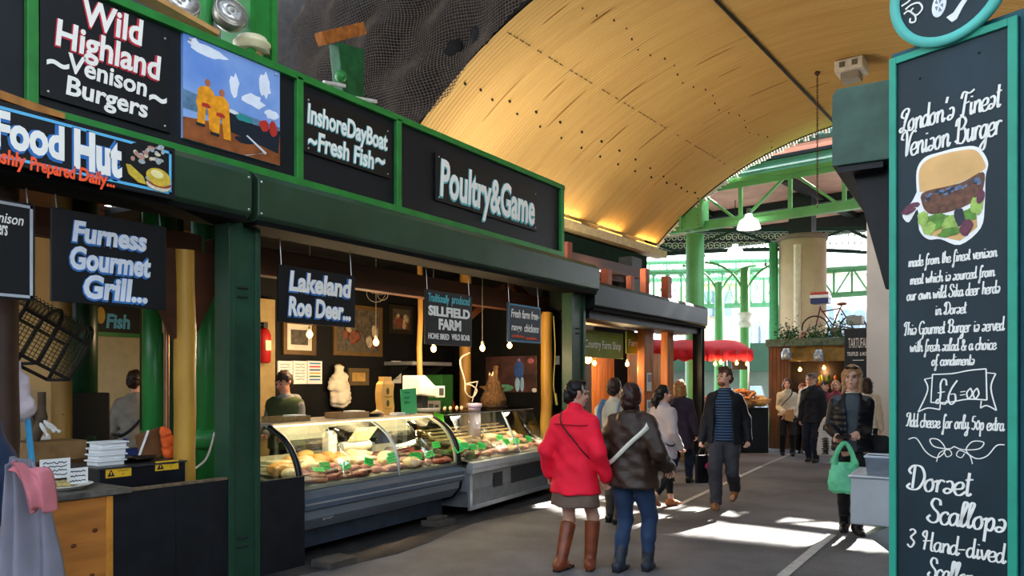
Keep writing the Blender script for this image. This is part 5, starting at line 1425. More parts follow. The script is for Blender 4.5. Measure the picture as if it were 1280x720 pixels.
# bed of crushed ice and garnish under the cuts
# green price tags
m_tagc = M('tag_green', '5cff78', .6, var=.05)
tp = [(1, 406, 582, 'x'), (1, 432, 584, ''), (1, 398, 604, 'flat'), (1, 461, 577, ''), (1, 491, 570, ''), (1, 490, 584, ''), (1, 517, 579, ''), (1, 523, 586, ''), (1, 537, 577, ''), (2, 545, 556, ''), (2, 572, 552, ''), (2, 581, 557, ''), (2, 574, 566, ''), (2, 592, 563, ''), (2, 602, 560, ''), (2, 625, 547, ''), (2, 633, 557, ''), (2, 645, 553, ''), (2, 661, 554, '')]
cnt_ = {1: 0, 2: 0}
for k, (w, px, py, fl_) in enumerate(tp):
    zt_ = .80 if w == 1 else .86
    p = on_z(px, py, zt_); rz_ = (rz1, rz2)[w - 1]; A_ = (A1, A2)[w - 1]
    if (p[0] - A_[0]) * cos(rz_) + (p[1] - A_[1]) * sin(rz_) > -.1:
        p = on_pl(px, py, c_w(w, -.1, 0, 0), np.array([cos(rz_), sin(rz_), 0])); zt_ = max(float(p[2]), .79 if w == 1 else .81)
    t = thing('price_tag', 'green handwritten price card in the %s counter, %s from its near end' % (('curved', 'poultry')[w - 1], ORD[cnt_[w]]), 'price card', (p[0], p[1], zt_ - .05), -.35 + .2 * sin(k * 2.1), 'green price cards in the counters')
    cnt_[w] += 1
    s_ = .052 if k not in (4,) else .06
    q = MB(); tilt = R(-25 if fl_ != 'flat' else -70)
    rx = Matrix.Rotation(R(18 * sin(k * 1.7)), 4, 'X') @ Matrix.Rotation(tilt, 4, 'Y')
    q.xf = Matrix.Translation((0, 0, .05)) @ rx
    q.bx(-.002, .002, -s_, s_, -s_ * .75, s_ * .75); q.build('sheet', m_tagc, t, local=True)
    q = MB(); q.xf = Matrix.Translation((0, 0, .05)) @ rx
    for j in range(2): squiggle(q, .002, -s_ * .8, s_ * .8, s_ * (.3 - .5 * j), s_ * .14, 12, .004, 0, k * 3 + j)
    q.build('handwriting', M('ink_green', '0f4a1c', .6), t, local=True)
    q = MB(); lx_ = (p[0] - (A1, A2)[w - 1][0]) * cos((rz1, rz2)[w - 1]) + (p[1] - (A1, A2)[w - 1][1]) * sin((rz1, rz2)[w - 1]); q.tube([(0, 0, (.65 - .08 * lx_ if w == 1 else .655 - .19 * lx_) - zt_ + .05), (0, 0, .02)], .003, 5); q.build('spike', m_alu, t, local=True)
p = on_x(549, 521, -5.98)
t = thing('price_tag', 'bright green card clipped on top where the two counters meet', 'price card', p)
q = MB(); q.box(p, (.004, .16, .1), 0, R(-15), R(-25)); q.build('sheet', M('tag_lime', '4fc81e', .6), t)
q = MB(); q.box(p - np.array([0, 0, .06]), (.01, .04, .04)); q.build('clip', m_dk, t)
# things inside the curved counter: board with paper roll, buns, white jug card
def on_deck(w, px, py, z): return on_z(px, py, z)
p = on_x(412, 549, -6.1)
t = thing('white_carton', 'tall white carton standing inside the curved counter', 'carton', (-6.1, p[1], .75)); q = MB(); q.bx(-6.15, -6.05, p[1] - .06, p[1] + .06, .74, 1.04); q.build('body', m_paper, t, .006)
q = MB(); q.prism([(-6.15, p[1] - .06, 1.04), (-6.05, p[1] - .06, 1.04), (-6.1, p[1] - .06, 1.08)], (0, 0, 0), (0, .12, 0)); q.build('gable', m_paper, t)
p = on_x(443, 545, -6.1)
t = thing('paper_roll_holder', 'roll of wrapping paper on a bracket inside the curved counter', 'paper roll', (-6.1, p[1], .82))
q = MB(); q.tube([(-6.1, p[1] - .2, .9), (-6.1, p[1] + .22, .9)], .05, 14); q.build('roll', m_paper, t)
q = MB(); q.tube([(-6.1, p[1] - .25, .9), (-6.1, p[1] + .28, .9)], .018, 8); q.bx(-6.14, -6.06, p[1] - .26, p[1] - .22, .74, .92); q.bx(-6.14, -6.06, p[1] + .24, p[1] + .28, .74, .92); q.build('bracket', m_alu, t)
q = MB(); q.sheet([[(-6.06 + .02 * j, p[1] - .15 + .03 * j, .95 + .05 * j), (-6.06 + .02 * j, p[1] + .18 + .03 * j, .95 + .05 * j)] for j in range(4)]); q.build('loose_sheet', M('butter_paper', 'e6dcb0', .6), t, fix=False)
for k, (px, py) in enumerate(((372, 556), (380, 552), (388, 556))):
    p = on_x(px, py, -6.05)
    o = solid('bread_bun', [_ell((0, 0, .04), (.08, .09, .05), .02)], M('bun_crust', 'd6a85a', .5, var=.15, scale=12), vox=.012)
    o.location = (-6.05, p[1] + .02 * k, .76 if k != 1 else .82); tag(o, 'pale bun stacked inside the near end of the curved counter, %s' % ('by the hoarding', 'lying on top', 'next to the white carton')[k], 'bread', 'buns inside the curved counter')
for k in range(4):
    c = c_w(1, -.62, .3 + .03 * k, .735 + .03 * k)
    q = MB(); q.box(c, (.3, .36, .026), rz1); tag(q.build('plastic_tray', M('tray_cream', 'cfc49c', .4, var=.08), bevel=.006), 'shallow cream tray stacked in the near end of the curved counter, %s' % ('lowest', 'second up', 'third up', 'topmost')[k], 'tray', 'trays inside the curved counter')
# long rails in the second counter
t = thing('wooden_rack', 'pale slatted rack along the back of the poultry counter', 'rack', c_w(2, -.7, 0, .86))
for k in range(4):
    a, b = c_w(2, -.55 - .09 * k, .05, .88 + .035 * k), c_w(2, -.55 - .09 * k, L2 - .1, .88 + .035 * k)
    q = MB(); q.bar(a, b, .05, .02); q.build('slat', M('slat_pale', 'c8a878', .5), t)
for f in (.2, 1.9): q = MB(); q.bar(c_w(2, -.53, f, .87), c_w(2, -.85, f, .98), .03, .02); q.build('bearer', M('slat_pale'), t)

# ------------------------------------------------------------------ on top of the counters
ZT = 1.217
def top_xy(px, X=-6.1): p = on_x(px, 500, X); return p[0], p[1]
x, y = top_xy(481, -6.2)
t = thing('paper_bag', 'printed brown paper bag standing on the curved counter', 'bag', (x, y, ZT))
q = MB(); h = .44
q.sheet([[(x + .05 * a * (1 - .25 * (z > .8)), y + .1 * b * (1 - .3 * (z > .85)) + .01 * sin(z * 9), ZT + h * z) for a, b in ((-1, -1), (1, -1), (1, 1), (-1, 1), (-1, -1))] for z in (0, .2, .4, .6, .8, .9, 1)], smooth=False)
q.build('sack', M('kraft_paper', 'c59a52', .7, var=.12, scale=8), t)
q = MB()
for z in (.62, .3): q.ball((x + .052, y, ZT + h * z), .04, 10, 6, (.08, .6, 1))
squiggle(q, x + .052, y - .08, y + .08, ZT + h * .47, .006, 14, .006, 0, 3); squiggle(q, x + .052, y - .06, y + .06, ZT + h * .15, .005, 10, .004, 0, 5)
q.build('print', M('bag_print', '4a3a22', .7), t)
x, y = top_xy(511, -6.0)
t = thing('price_notice', 'tall green handwritten notice standing on the curved counter in front of the scales', 'notice', (x, y, ZT))
q = MB(); q.box((x, y, ZT + .15), (.006, .22, .3), -.25, R(4)); q.build('sheet', M('notice_green', '55c47a', .6, var=.04), t)
q = MB()
for k in range(3): squiggle(q, x + .005 + 0, y - .085, y + .085, ZT + .25 - .055 * k, .012, 12, .007, 0, 20 + k)
q.xf = None; o = q.build('handwriting', M('ink_green'), t)
q = MB(); q.bx(x - .04, x + .03, y - .06, y + .06, ZT, ZT + .012); q.build('foot', m_alu, t)
x, y = top_xy(528, -6.3)
t = thing('weighing_scale', 'white retail weighing scale with a sloping printer hood on the curved counter', 'scales', (x, y, ZT))
q = MB(); q.prism([(x, y - .2, ZT + .22), (x, y + .24, ZT + .18), (x, y + .24, ZT + .3), (x, y + .1, ZT + .34), (x, y - .08, ZT + .46), (x, y - .2, ZT + .46)], (-.16, 0, 0), (.12, 0, 0)); q.build('hood', M('scale_white', 'e0dacb', .35, var=.05), t, .015)
q = MB(); q.bx(x + .1, x + .14, y + .12, y + .28, ZT + .18, ZT + .33); dp = q.build('display', M('scale_white'), t, .008)
q = MB(); q.bx(x + .14, x + .144, y + .16, y + .25, ZT + .21, ZT + .3); q.build('screen', M('screen_grey', '4a4c50', .2), dp)
q = MB(); q.bx(x - .08, x + .04, y - .06, y + .06, ZT + .05, ZT + .25); q.build('column', M('scale_dark', '2a2a2c', .4), t)
q = MB(); q.bx(x - .16, x + .12, y - .16, y + .2, ZT, ZT + .05); q.build('platform', m_alu, t, .008)
def tray_thing(label, px, X, w, d, h, m, cat='tray', fill=None):
    x, y = top_xy(px, X)
    t = thing('serving_tray' if cat == 'tray' else cat.replace(' ', '_'), label, cat, (x, y, ZT))
    q = MB(); q.bx(x - d / 2, x + d / 2, y - w / 2, y + w / 2, ZT, ZT + h * .3)
    for s_ in (-1, 1): q.bx(x + s_ * d / 2 - .006, x + s_ * d / 2 + .006, y - w / 2, y + w / 2, ZT, ZT + h); q.bx(x - d / 2, x + d / 2, y + s_ * w / 2 - .006, y + s_ * w / 2 + .006, ZT, ZT + h)
    q.build('shell', m, t)
    if fill: q = MB(); q.bx(x - d / 2 + .01, x + d / 2 - .03, y + w * .1, y + w * .45, ZT + h * .3, ZT + h * 1.15); q.build('packet', fill, t, .004)
    return t
tray_thing('shallow wicker tray with white packets on the curved counter in front of the butcher', 358, -5.95, .4, .22, .05, M('wicker', '9a7a4a', .7, var=.3, scale=40), 'tray', m_paper)
tray_thing('wooden tray of eggs and packets in the middle of the curved counter', 434, -6.0, .42, .22, .06, M('tray_wood', 'b08a5a', .6, var=.2), 'tray', m_paper)
tray_thing('flat white packet beside the green notice on the curved counter', 497, -5.95, .14, .1, .03, m_paper, 'packet')
x, y = top_xy(462, -6.0)
t = thing('flat_cap', 'dark dish with a domed lid on the curved counter beside the paper bag', 'dish', (x, y, ZT)); t.name = 'covered_dish'
q = MB(); q.lathe([(.1, 0), (.14, .03), (.14, .035), (.1, .035)], (x, y, ZT), 20); q.build('dish', M('dish_dark', '2c2a2c', .3), t)
q = MB(); q.lathe([(.08, .036), (.07, .07), (.03, .09), (.005, .1)], (x + .0, y + .12, ZT - .03), 16); q.build('lid', M('lid_tan', 'a58a62', .4), t)
# cling film tube, boar's head, eggs, hook
x, y = c_w(2, -.55, 1.05, 0)[:2]
p = on_x(593, 500, x)
t = thing('film_roll', 'lavender roll of film standing up through the poultry counter', 'roll', (x, p[1], .87)); q = MB(); q.lathe([(.085, .86), (.085, 1.29), (.075, 1.3), (.03, 1.3)], (x, p[1], 0), 22); q.build('roll', M('film_lavender', 'b4acc8', .3, var=.06), t)
q = MB(); q.lathe([(.087, 1.25), (.1, 1.26), (.1, 1.31), (.06, 1.315)], (x, p[1], 0), 22); q.build('end_cap', M('film_cap', 'a49cbc', .4), t)
x0_ = -6.22; p = on_x(617, 500, x0_)
BH = thing('boar_head', "stuffed brown boar's head with snout raised and mouth open on the poultry counter", 'taxidermy head', (x0_, p[1], 1.24), YAW)
m_boar = M('boar_fur', '2c2016', .8, var=.5, scale=14, bump=.6, bscale=70, col2='6a4a28', stretch=(3, 3, 1))
prims = [_ell((0, 0, .1), (.17, .17, .14), .05), _ccap((0, 0, .1), (.0, -.0, .3), .165, .1, .06), _ccap((0, -.02, .3), (-.0, -.03, .42), .1, .055, .05), _ccap((.02, -.03, .42), (.035, -.03, .56), .05, .028, .02), _ccap((-.04, -.04, .38), (-.06, -.05, .48), .03, .018, .02),
         _ccap((-.12, 0, .27), (-.2, -.01, .285), .03, .012, .02), _ccap((.1, .03, .24), (.15, .05, .27), .03, .012, .02), _ell((.035, -.03, .565), (.036, .036, .016), .01)]
solid('fur', prims, m_boar, BH, .011, wr=.004, wf=70)
q = MB(); q.tube([(-.02, -.075, .44), (-.01, -.085, .48), (.0, -.08, .5)], [.012, .008, .002], 8); q.tube([(-.055, -.075, .45), (-.05, -.08, .48)], [.01, .003], 8); q.build('tusk', M('ivory', 'e6dcc0', .35), BH, local=True)
q = MB(); q.ball((.0, -.045, .45), .022, 10, 6, (1.2, .8, 1.6)); q.build('tongue', M('tongue_red', '8a3a34', .4), BH, local=True)
q = MB(); q.ball((-.05, -.09, .33), .012, 8, 5); q.build('eye', M('eye_black', '0a0a0a', .1), BH, local=True)
q = MB(); q.ball((.036, -.03, .582), .013, 8, 5); q.build('nose', M('eye_black'), BH, local=True)
q = MB(); q.lathe([(.19, -.0), (.19, .02)], (0, 0, 0), 20); q.build('mount', M('mount_dark', '1e1814', .5), BH, local=True)
X = -6.4
q = MB(); pts = [on_x(a, b, X) for a, b in ((587, 441), (575, 450), (581, 476), (582, 490), (590, 497), (596, 488), (590, 482), (583, 480), (597, 477))]
q.tube(catmull(pts, 4), .011, 7); q.tube([pts[-1], pts[4] + np.array([0, 0, -.06])], .007, 6)
tag(q.build('gambrel_hook', M('white_enamel', 'e0d8c4', .4)), 'white bent butcher hook hanging before the brown log post', 'hook')
for k, px in enumerate((556, 563, 571, 577)):
    x, y = top_xy(px, -6.0); o = protos.get('egg')
    if o is None:
        o = solid('egg', [_ell((0, 0, .026), (.021, .021, .027), .01)], M('egg_shell', 'e2c49a', .5), vox=.005); protos['egg'] = o
    else: o = o.copy(); COL.objects.link(o)
    o.location = (x, y, ZT + .02); tag(o, 'egg on the shelf of the poultry counter, %s from the green card' % ORD[k], 'egg', 'eggs on the poultry counter')

# ------------------------------------------------------------------ back wall of the butchers' stall
XW = XB
def wallpic(name, label, cat, px0, px1, pyt, pyb, frame=None, inner=None, mount=None, extra=None, X=XW):
    A, B, Cc = on_x(px0, pyt, X), on_x(px0, pyb, X), on_x(px1, pyt, X)
    t = thing(name, label, cat, (X, (A[1] + Cc[1]) / 2, B[2]))
    y0_, y1_, z0_, z1_ = A[1], Cc[1], B[2], A[2]
    fw = .06 if frame else 0
    if frame:
        q = MB(); q.bx(X, X + .04, y0_, y1_, z0_, z0_ + fw); q.bx(X, X + .04, y0_, y1_, z1_ - fw, z1_); q.bx(X, X + .04, y0_, y0_ + fw, z0_ + fw, z1_ - fw); q.bx(X, X + .04, y1_ - fw, y1_, z0_ + fw, z1_ - fw); q.build('frame', frame, t, .004)
    if mount:
        q = MB(); q.bx(X, X + .02, y0_ + fw, y1_ - fw, z0_ + fw, z1_ - fw); q.build('mount', mount, t); fw += .07
    q = MB(); q.bx(X, X + .025, y0_ + fw, y1_ - fw, z0_ + fw, z1_ - fw)
    if extra: extra(q, X + .025, y0_ + fw, y1_ - fw, z0_ + fw, z1_ - fw)
    q.build('picture' if frame else 'sheet', inner, t)
    return t
m_gilt = M('gilt_frame', '5a4424', .5, .2, var=.2)
def figs(q, X, y0_, y1_, z0_, z1_):
    r_ = random.Random(2)
    for k in range(9):
        q.mat(1 + k % 2); q.ball((X, r_.uniform(y0_ + .08, y1_ - .08), r_.uniform(z0_ + .06, z0_ + (z1_ - z0_) * .6)), r_.uniform(.04, .09), 9, 6, (.05, 1, 1.2), .2, rg=r_)
    q.mat(0)
pm = [M('print_dim', '2a2620', .5, var=.6, scale=18, col2='5c5244'), M('print_pale', '9a8a72', .5, var=.4, scale=20), M('print_brick', '6a3a2a', .5, var=.4, scale=20)]
wallpic('framed_print', 'gilt-framed print in a white mount above the notices', 'picture', 352, 393, 398, 443, m_gilt, pm[0], M('mount_white', 'c9c2b2', .7))
wallpic('framed_painting', 'large gilt-framed hunting painting beside the curled wire lamp', 'picture', 415, 476, 378, 444, m_gilt, pm, None, figs)
wallpic('framed_print', 'small dark framed print by the thin peeled pole', 'picture', 485, 514, 380, 416, M('dark_frame', '241c16', .5), pm, None, figs)
def bars(q, X, y0_, y1_, z0_, z1_):
    for k in range(6): q.mat(1 + k % 5); q.bx(X, X + .002, y0_ + .03, y1_ - .03, z1_ - (z1_ - z0_) * (.14 + .14 * k), z1_ - (z1_ - z0_) * (.08 + .14 * k))
    q.mat(0)
def lines_(q, X, y0_, y1_, z0_, z1_):
    for k in range(6): squiggle(q, X, y0_ + .03, y1_ - .04, z1_ - (z1_ - z0_) * (.15 + .13 * k), .008, 12, .006, 1, k + int(y0_ * 9))
wallpic('wall_notice', 'crumpled white notice behind the butcher, next to his head', 'notice', 346, 364, 451, 480, None, [m_paper, m_ink], None, lines_)
wallpic('wall_notice', 'plain white notice pinned between two others behind the butcher', 'notice', 365, 382, 451, 480, None, [m_paper, m_ink], None, lines_)
wallpic('wall_notice', 'white notice with coloured bars pinned on the black wall', 'notice', 383, 401, 451, 480, None, [m_paper, m_blue, m_red, M('bar_indigo', '2a3a8a', .6), M('bar_gold', 'c9a22a', .6), M('bar_green', '2a6a4a', .6)], None, bars)
wallpic('wall_notice', 'narrow white list on the black wall over the paper bag', 'notice', 489, 500, 451, 479, None, [m_paper, m_ink], None, lines_)
wallpic('small_picture', 'small tan picture behind the hanging cloth', 'picture', 434, 459, 460, 482, M('thin_frame', '5a4a30', .5), M('tan_print', 'b08a4a', .5, var=.3, scale=9))
p = on_x(424, 480, XW + .1)
t = thing('hanging_cloth', 'cream cloth bundle hanging on a peg on the black wall', 'cloth', (p[0], p[1], p[2]))
solid('folds', [_ccap((0, 0, .2), (0, .02, -.2), .06, .13, .05), _ccap((0, -.08, .08), (0, -.14, -.05), .06, .04, .04), _ccap((0, .06, .1), (0, .14, -.18), .06, .05, .04), _ccap((0, -.05, 0), (0, -.08, -.24), .05, .05, .04)], M('cloth_cream', 'd5c9b4', .85, var=.08), t, .014, wr=.014, wf=38)
q = MB(); q.ball((0, .0, .24), .03, 8, 5); q.build('peg', M('peg_yellow', 'c9a03a', .5), t, local=True)
# extinguisher on the cream pilaster
A, B = on_x(317, 372, XW + .1), on_x(344, 528, XW + .1)
q = MB(); q.bx(XW, XW + .1, A[1], B[1], 0, A[2]); struct(q.build('wall_pilaster', M('pilaster_tan', '8f7a50', .7, var=.15)))
p = on_x(331, 433, XW + .22); py_, pz_ = p[1], p[2]
t = thing('fire_extinguisher', 'red fire extinguisher on the cream pilaster', 'fire extinguisher', (XW + .2, py_, pz_ - .2))
q = MB(); q.lathe([(.06, -.2), (.085, -.18), (.085, .14), (.06, .2), (.03, .22)], (XW + .2, py_, pz_), 18); q.build('cylinder', M('ext_red', '8f1a18', .35), t)
q = MB(); q.bx(XW + .17, XW + .24, py_ - .03, py_ + .03, pz_ + .22, pz_ + .29); q.tube([(XW + .2, py_, pz_ + .26), (XW + .2, py_ - .11, pz_ + .25), (XW + .2, py_ - .13, pz_ + .05)], .014, 7); q.build('valve', m_dk, t)
q = MB(); q.bx(XW + .284, XW + .288, py_ - .04, py_ + .04, pz_ - .05, pz_ + .07); q.build('instruction_label', M('label_cream', 'c9b89a', .6, var=.3, scale=60), t)
q = MB(); q.bx(XW + .1, XW + .13, py_ - .05, py_ + .05, pz_ - .1, pz_ + .1); q.build('bracket', m_dk, t)
# end wall: poster, shelf, till
YE = 9.93
t, a0, a1, b0, b1 = panel_y('wall_poster', 'dark poster of a figure in blue on the end wall behind the boar head', 'poster', 608, 672, 446, 490, YE, [M('poster_dark', '2e2226', .4, var=.6, scale=6, col2='5a3a34')])
q = MB(); w_, h_ = a1 - a0, b1 - b0
for (u, v, ru, rv, mi) in ((.66, .62, .1, .25, 0), (.66, .85, .05, .1, 0), (.63, .22, .05, .2, 1), (.72, .22, .04, .2, 1), (.66, .98 - .1, .03, .06, 2), (.4, .12, .16, .1, 3), (.88, .86, .06, .08, 2), (.95, .06, .05, .06, 4)):
    q.mat(mi); q.ball((a0 + w_ * u, YE - .02, b0 + h_ * v), 1, 14, 8, (w_ * ru, .006 + .001 * mi, h_ * rv))
q.build('picture', [M('pr_blue', '2f4f8f', .5, var=.3, scale=20), M('pr_sky', '8ab0d0', .5, var=.2), M('pr_rose', 'a05a6a', .5, var=.3), M('pr_leaf', '5f9a7a', .5, var=.4, scale=30), M('pr_white', 'cfcfd4', .5)], t)
panel_y('switch_plate', 'small white switch on the end wall beyond the yellow log post', 'switch', 695, 700, 445, 456, YE - .0, m_paper, .03)
p = on_x(541, 455, -7.2)
t = thing('wall_shelf', 'steel shelf with a lit underside deep behind the scales', 'shelf', (-7.45, p[1], p[2]))
q = MB(); q.bx(-7.74, -7.2, p[1] - .45, p[1] + .45, p[2] - .02, p[2] + .03); q.build('board', m_alu, t)
for s_ in (-.4, .4): q = MB(); q.prism([(-7.74, p[1] + s_, p[2] - .02), (-7.3, p[1] + s_, p[2] - .02), (-7.74, p[1] + s_, p[2] - .3)], (0, 0, 0), (0, .03, 0)); q.build('bracket', m_dk, t)
p = on_x(553, 480, -7.3)
q = MB(); q.bx(-7.5, -7.2, p[1] - .14, p[1] + .14, 1.1, p[2] + .14); tag(q.build('green_box', M('box_green', '2f6a2f', .5), bevel=.01), 'dull green box on the back bench behind the scales', 'box')
q = MB(); q.bx(-7.7, -7.15, 6.8, 9.6, .0, 1.1); o = q.build('back_bench', m_blackw, bevel=.01); tag(o, 'black bench along the back wall behind the counters', 'bench')
p = on_x(565, 497, -7.25)
q = MB(); q.lathe([(.04, 1.1), (.045, 1.12), (.045, 1.26), (.015, 1.33), (.015, 1.37)], (-7.25, p[1], 0), 14); tag(q.build('sauce_bottle', M('sauce_red', 'b3201a', .3)), 'red squeezy bottle on the back bench beside the green box', 'bottle')
p = on_x(537, 503, -7.2)
t = thing('card_till', 'grey till with a dark screen on the back bench', 'till', (-7.25, p[1], 1.1)); q = MB(); q.bx(-7.4, -7.15, p[1] - .2, p[1] + .2, 1.1, 1.32); q.build('case', M('till_grey', '8f8d88', .4), t, .01)
q = MB(); q.bx(-7.15, -7.145, p[1] - .08, p[1] + .02, 1.14, 1.28); q.bx(-7.15, -7.145, p[1] + .06, p[1] + .14, 1.16, 1.26); q.build('screen', M('screen_grey'), t)
# hanging bulbs over the counters and the curled wire
hang_bulb('glowing bulb below the roe deer sign', 387, 418, 8.6, pw=30)
b_ = hang_bulb('glowing bulb hanging from the curled wire', 470, 428, 9.0, pw=30)
c = at_d(470, 366, 9.0)
q = MB()
for k, (dx_, dz_, r_) in enumerate(((0, 0, .11), (.05, .05, .07), (-.03, .06, .06), (.07, -.02, .06), (0, .1, .04))):
    q.tube([c + RGT * (dx_ + r_ * cos(j * .42)) + np.array([0, 0, dz_ + r_ * sin(j * .42)]) + FWD * .02 * k for j in range(16)], .0035, 5)
o = q.build('curled_flex', M('pale_flex')); tag(o, 'loops of pale flex curled up above a hanging bulb', 'cable')
hang_bulb('glowing bulb below the wild boar sign', 542, 436, 9.4, pw=30)
hang_bulb('glowing bulb hanging between the wild boar sign and the chicken sign', 603, 435, 9.9, pw=30)
hang_bulb('dim bulb under the free-range chicken sign', 637, 432, 10.6, e=4, pw=6)
# cable by the far log
q = MB(); q.tube(catmull([on_x(692, 395, -5.75), on_x(694, 440, -5.75), on_x(692, 480, -5.75), on_x(695, 500, -5.75)], 5), .008, 6); q.tube([on_x(694, 492, -5.75), on_x(696, 506, -5.75)], .022, 8)
tag(q.build('flex_connector', M('flex_yellow', 'c2b85a', .5)), 'yellow-ended flex hanging beside the far yellow log post', 'cable')
# ------------------------------------------------------------------ people
def ik(a, b, l1, l2, hint):
    a, b, hint = Vector(a), Vector(b), Vector(hint)
    d = b - a; L = min(d.length, (l1 + l2) * .999)
    u = d.normalized()
    x = (l1 * l1 - l2 * l2 + L * L) / (2 * L)
    y = sqrt(max(0, l1 * l1 - x * x))
    hp = (hint - u * hint.dot(u)).normalized()
    return np.array(a + u * x + hp * y), np.array(a + u * L)
class Person:
    def __init__(s, label, x, y, face, h, lf=(-.09, 0, 0), rf=(.09, 0, 0), lh=None, rh=None, yaw=0, pitch=0, build=1., lean=0, skin='d9a58c', curl=(.9, .9), gest=(0, 0), toe=(0, 0)):
        k = h / 1.72; s.k = k; s.h = h; s.b = build
        s.t = thing('person', label, 'person', (x, y, 0), atan2(-face[0], face[1]))
        s.root = s.t
        sk = M('skin_' + skin, skin, .5, var=.06, scale=6, sub=.15)
        hip = .50 * h
        s.ank = {}; s.kn = {}; s.hip = {}; s.toe = {}
        for sd, f in ((-1, lf), (1, rf)):
            an = np.array([f[0], f[1], .075 * k + f[2]])
            hp = np.array([sd * .085 * k * build, 0, hip])
            kn, an = ik(hp, an, .245 * h, .235 * h, (sd * .05, 1, 0))
            s.hip[sd], s.kn[sd], s.ank[sd] = hp, kn, an
            ty = toe[0 if sd < 0 else 1]
            tp = -.45 * min(1, f[2] / .12) if f[1] < 0 else .35 * min(1, f[2] / .1)
            s.toe[sd] = np.array([sin(ty) * .16 * k, cos(ty) * .16 * k, tp * .16 * k])
        s.lean = lean
        s.sh = {sd: np.array([sd * .16 * k * build, lean * .3, .785 * h]) for sd in (-1, 1)}
        s.wr = {}; s.el = {}
        for sd, w in ((-1, lh), (1, rh)):
            if w is None: w = (sd * (.23 * build), .03, .47)
            w = np.array([w[0] * k, w[1] * k, w[2] * h])
            s.el[sd], s.wr[sd] = ik(s.sh[sd], w, .165 * h, .15 * h, (sd * .35, -1, -.15))
        s.tab = [(z * h, lean * max(0, z - .5), cy + lean * max(0, z - .5), rx * k * build, ry * k * build) for z, cy, rx, ry in ((.455, 0, .13, .1), (.50, 0, .165, .118), (.55, 0, .158, .112), (.62, 0, .13, .098), (.68, .003, .138, .104), (.735, .006, .158, .112), (.775, -.0, .152, .1), (.806, -.005, .115, .08), (.83, -.006, .078, .066), (.848, -.006, .06, .058))]
        s.tab = [(z, 0, cy, rx, ry) for z, _, cy, rx, ry in s.tab]
        s.hc = np.array([0, .012 * k + lean * .42, .932 * h])
        cyw, syw = cos(yaw), sin(yaw)
        s.HR = np.array([[cyw, -syw, 0], [syw, cyw, 0], [0, 0, 1.]]) @ np.array([[1, 0, 0], [0, cos(pitch), -sin(pitch)], [0, sin(pitch), cos(pitch)]])
        prims = [_loft(s.tab, .03)]
        for sd in (-1, 1):
            prims += [_ccap(s.hip[sd] - np.array([0, 0, .02]), s.kn[sd], .083 * k, .054 * k, .04), _ccap(s.kn[sd], s.ank[sd], .056 * k, .036 * k, .02),
                      _ccap(s.kn[sd] * .72 + s.ank[sd] * .28 - np.array([0, .02, 0]), s.kn[sd] * .6 + s.ank[sd] * .4 - np.array([0, .016, 0]), .046 * k, .042 * k, .03),
                      _ccap(s.ank[sd] - np.array([0, .02, .035]), s.ank[sd] + s.toe[sd] * .9 + np.array([0, 0, -.045]), .034 * k, .026 * k, .02),
                      _ccap(s.sh[sd] * np.array([.92, 1, 1]), s.el[sd], .05 * k, .037 * k, .04), _ccap(s.el[sd], s.wr[sd], .038 * k, .025 * k, .015)]
        prims += [_ccap((0, s.hc[1] * .6 - .01, .825 * h), s.hc + np.array([0, -.015 * k, -.05 * k]), .056 * k, .052 * k, .03)]
        H_ = lambda p: s.hc + s.HR @ (np.array(p) * k)
        s.H_ = H_
        RT_ = s.HR.T
        prims += [_ell(H_((0, -.008, .03)), np.array((.074, .093, .085)) * k, .02, RT_), _ell(H_((0, .03, -.045)), np.array((.055, .06, .07)) * k, .03, RT_), _ell(H_((0, .065, -.092)), np.array((.026, .022, .022)) * k, .02, RT_),
                  _ccap(H_((0, .088, .012)), H_((0, .112, -.026)), .009 * k, .014 * k, .012), _ell(H_((0, .082, .028)), np.array((.05, .014, .012)) * k, .015, RT_), _ell(H_((0, .088, -.06)), np.array((.024, .012, .012)) * k, .012, RT_)]
        for sd in (-1, 1):
            prims += [_ell(H_((sd * .076, -.01, -.005)), np.array((.011, .02, .033)) * k, .008, RT_), _ell(H_((sd * .042, .066, -.03)), np.array((.02, .018, .02)) * k, .02, RT_)]
        ex = MB()
        for sd in (-1, 1):
            d = s.wr[sd] - s.el[sd]; d = d / np.linalg.norm(d)
            g = gest[0 if sd < 0 else 1]
            side = np.cross(d, np.array([0, 0, 1.])) if abs(d[2]) < .9 else np.array([0, 1., 0])
            side = side - d * (side @ d); side /= np.linalg.norm(side)
            if g: side = np.cross(d, side)
            nrm = np.cross(side, d) * (1 if sd * 1 > 0 else -1)
            if nrm @ np.array([-sd, .2, -.3]) < 0: nrm = -nrm
            s.pn = getattr(s, 'pn', {}); s.pn[sd] = (d, side, nrm)
            pe = s.wr[sd] + d * .075 * k
            prims += [_ccap(s.wr[sd] + side * .014 * k + d * .02 * k, pe + side * .022 * k, .019 * k, .016 * k, .02), _ccap(s.wr[sd] - side * .012 * k + d * .02 * k, pe - side * .022 * k, .019 * k, .015 * k, .02)]
            cu = curl[0 if sd < 0 else 1]
            for j, (o_, ln) in enumerate(((.031, .066), (.0105, .076), (-.0105, .071), (-.031, .055))):
                a = pe + side * o_ * k - d * .012 * k
                m1 = a + (d * cos(cu * .6) + nrm * sin(cu * .6)) * ln * .5 * k
                m2 = m1 + (d * cos(cu * 1.5) + nrm * sin(cu * 1.5)) * ln * .32 * k
                e = m2 + (d * cos(cu * 2.2) + nrm * sin(cu * 2.2)) * ln * .25 * k
                ex.tube([a, m1, m2, e], [.0095 * k, .0088 * k, .008 * k, .0062 * k], 7)
            fs_ = 1 if side[1] >= 0 else -1
            a = s.wr[sd] + d * .028 * k + side * fs_ * .026 * k
            b = a + (d * .75 + side * fs_ * .5 + nrm * .45) * .04 * k
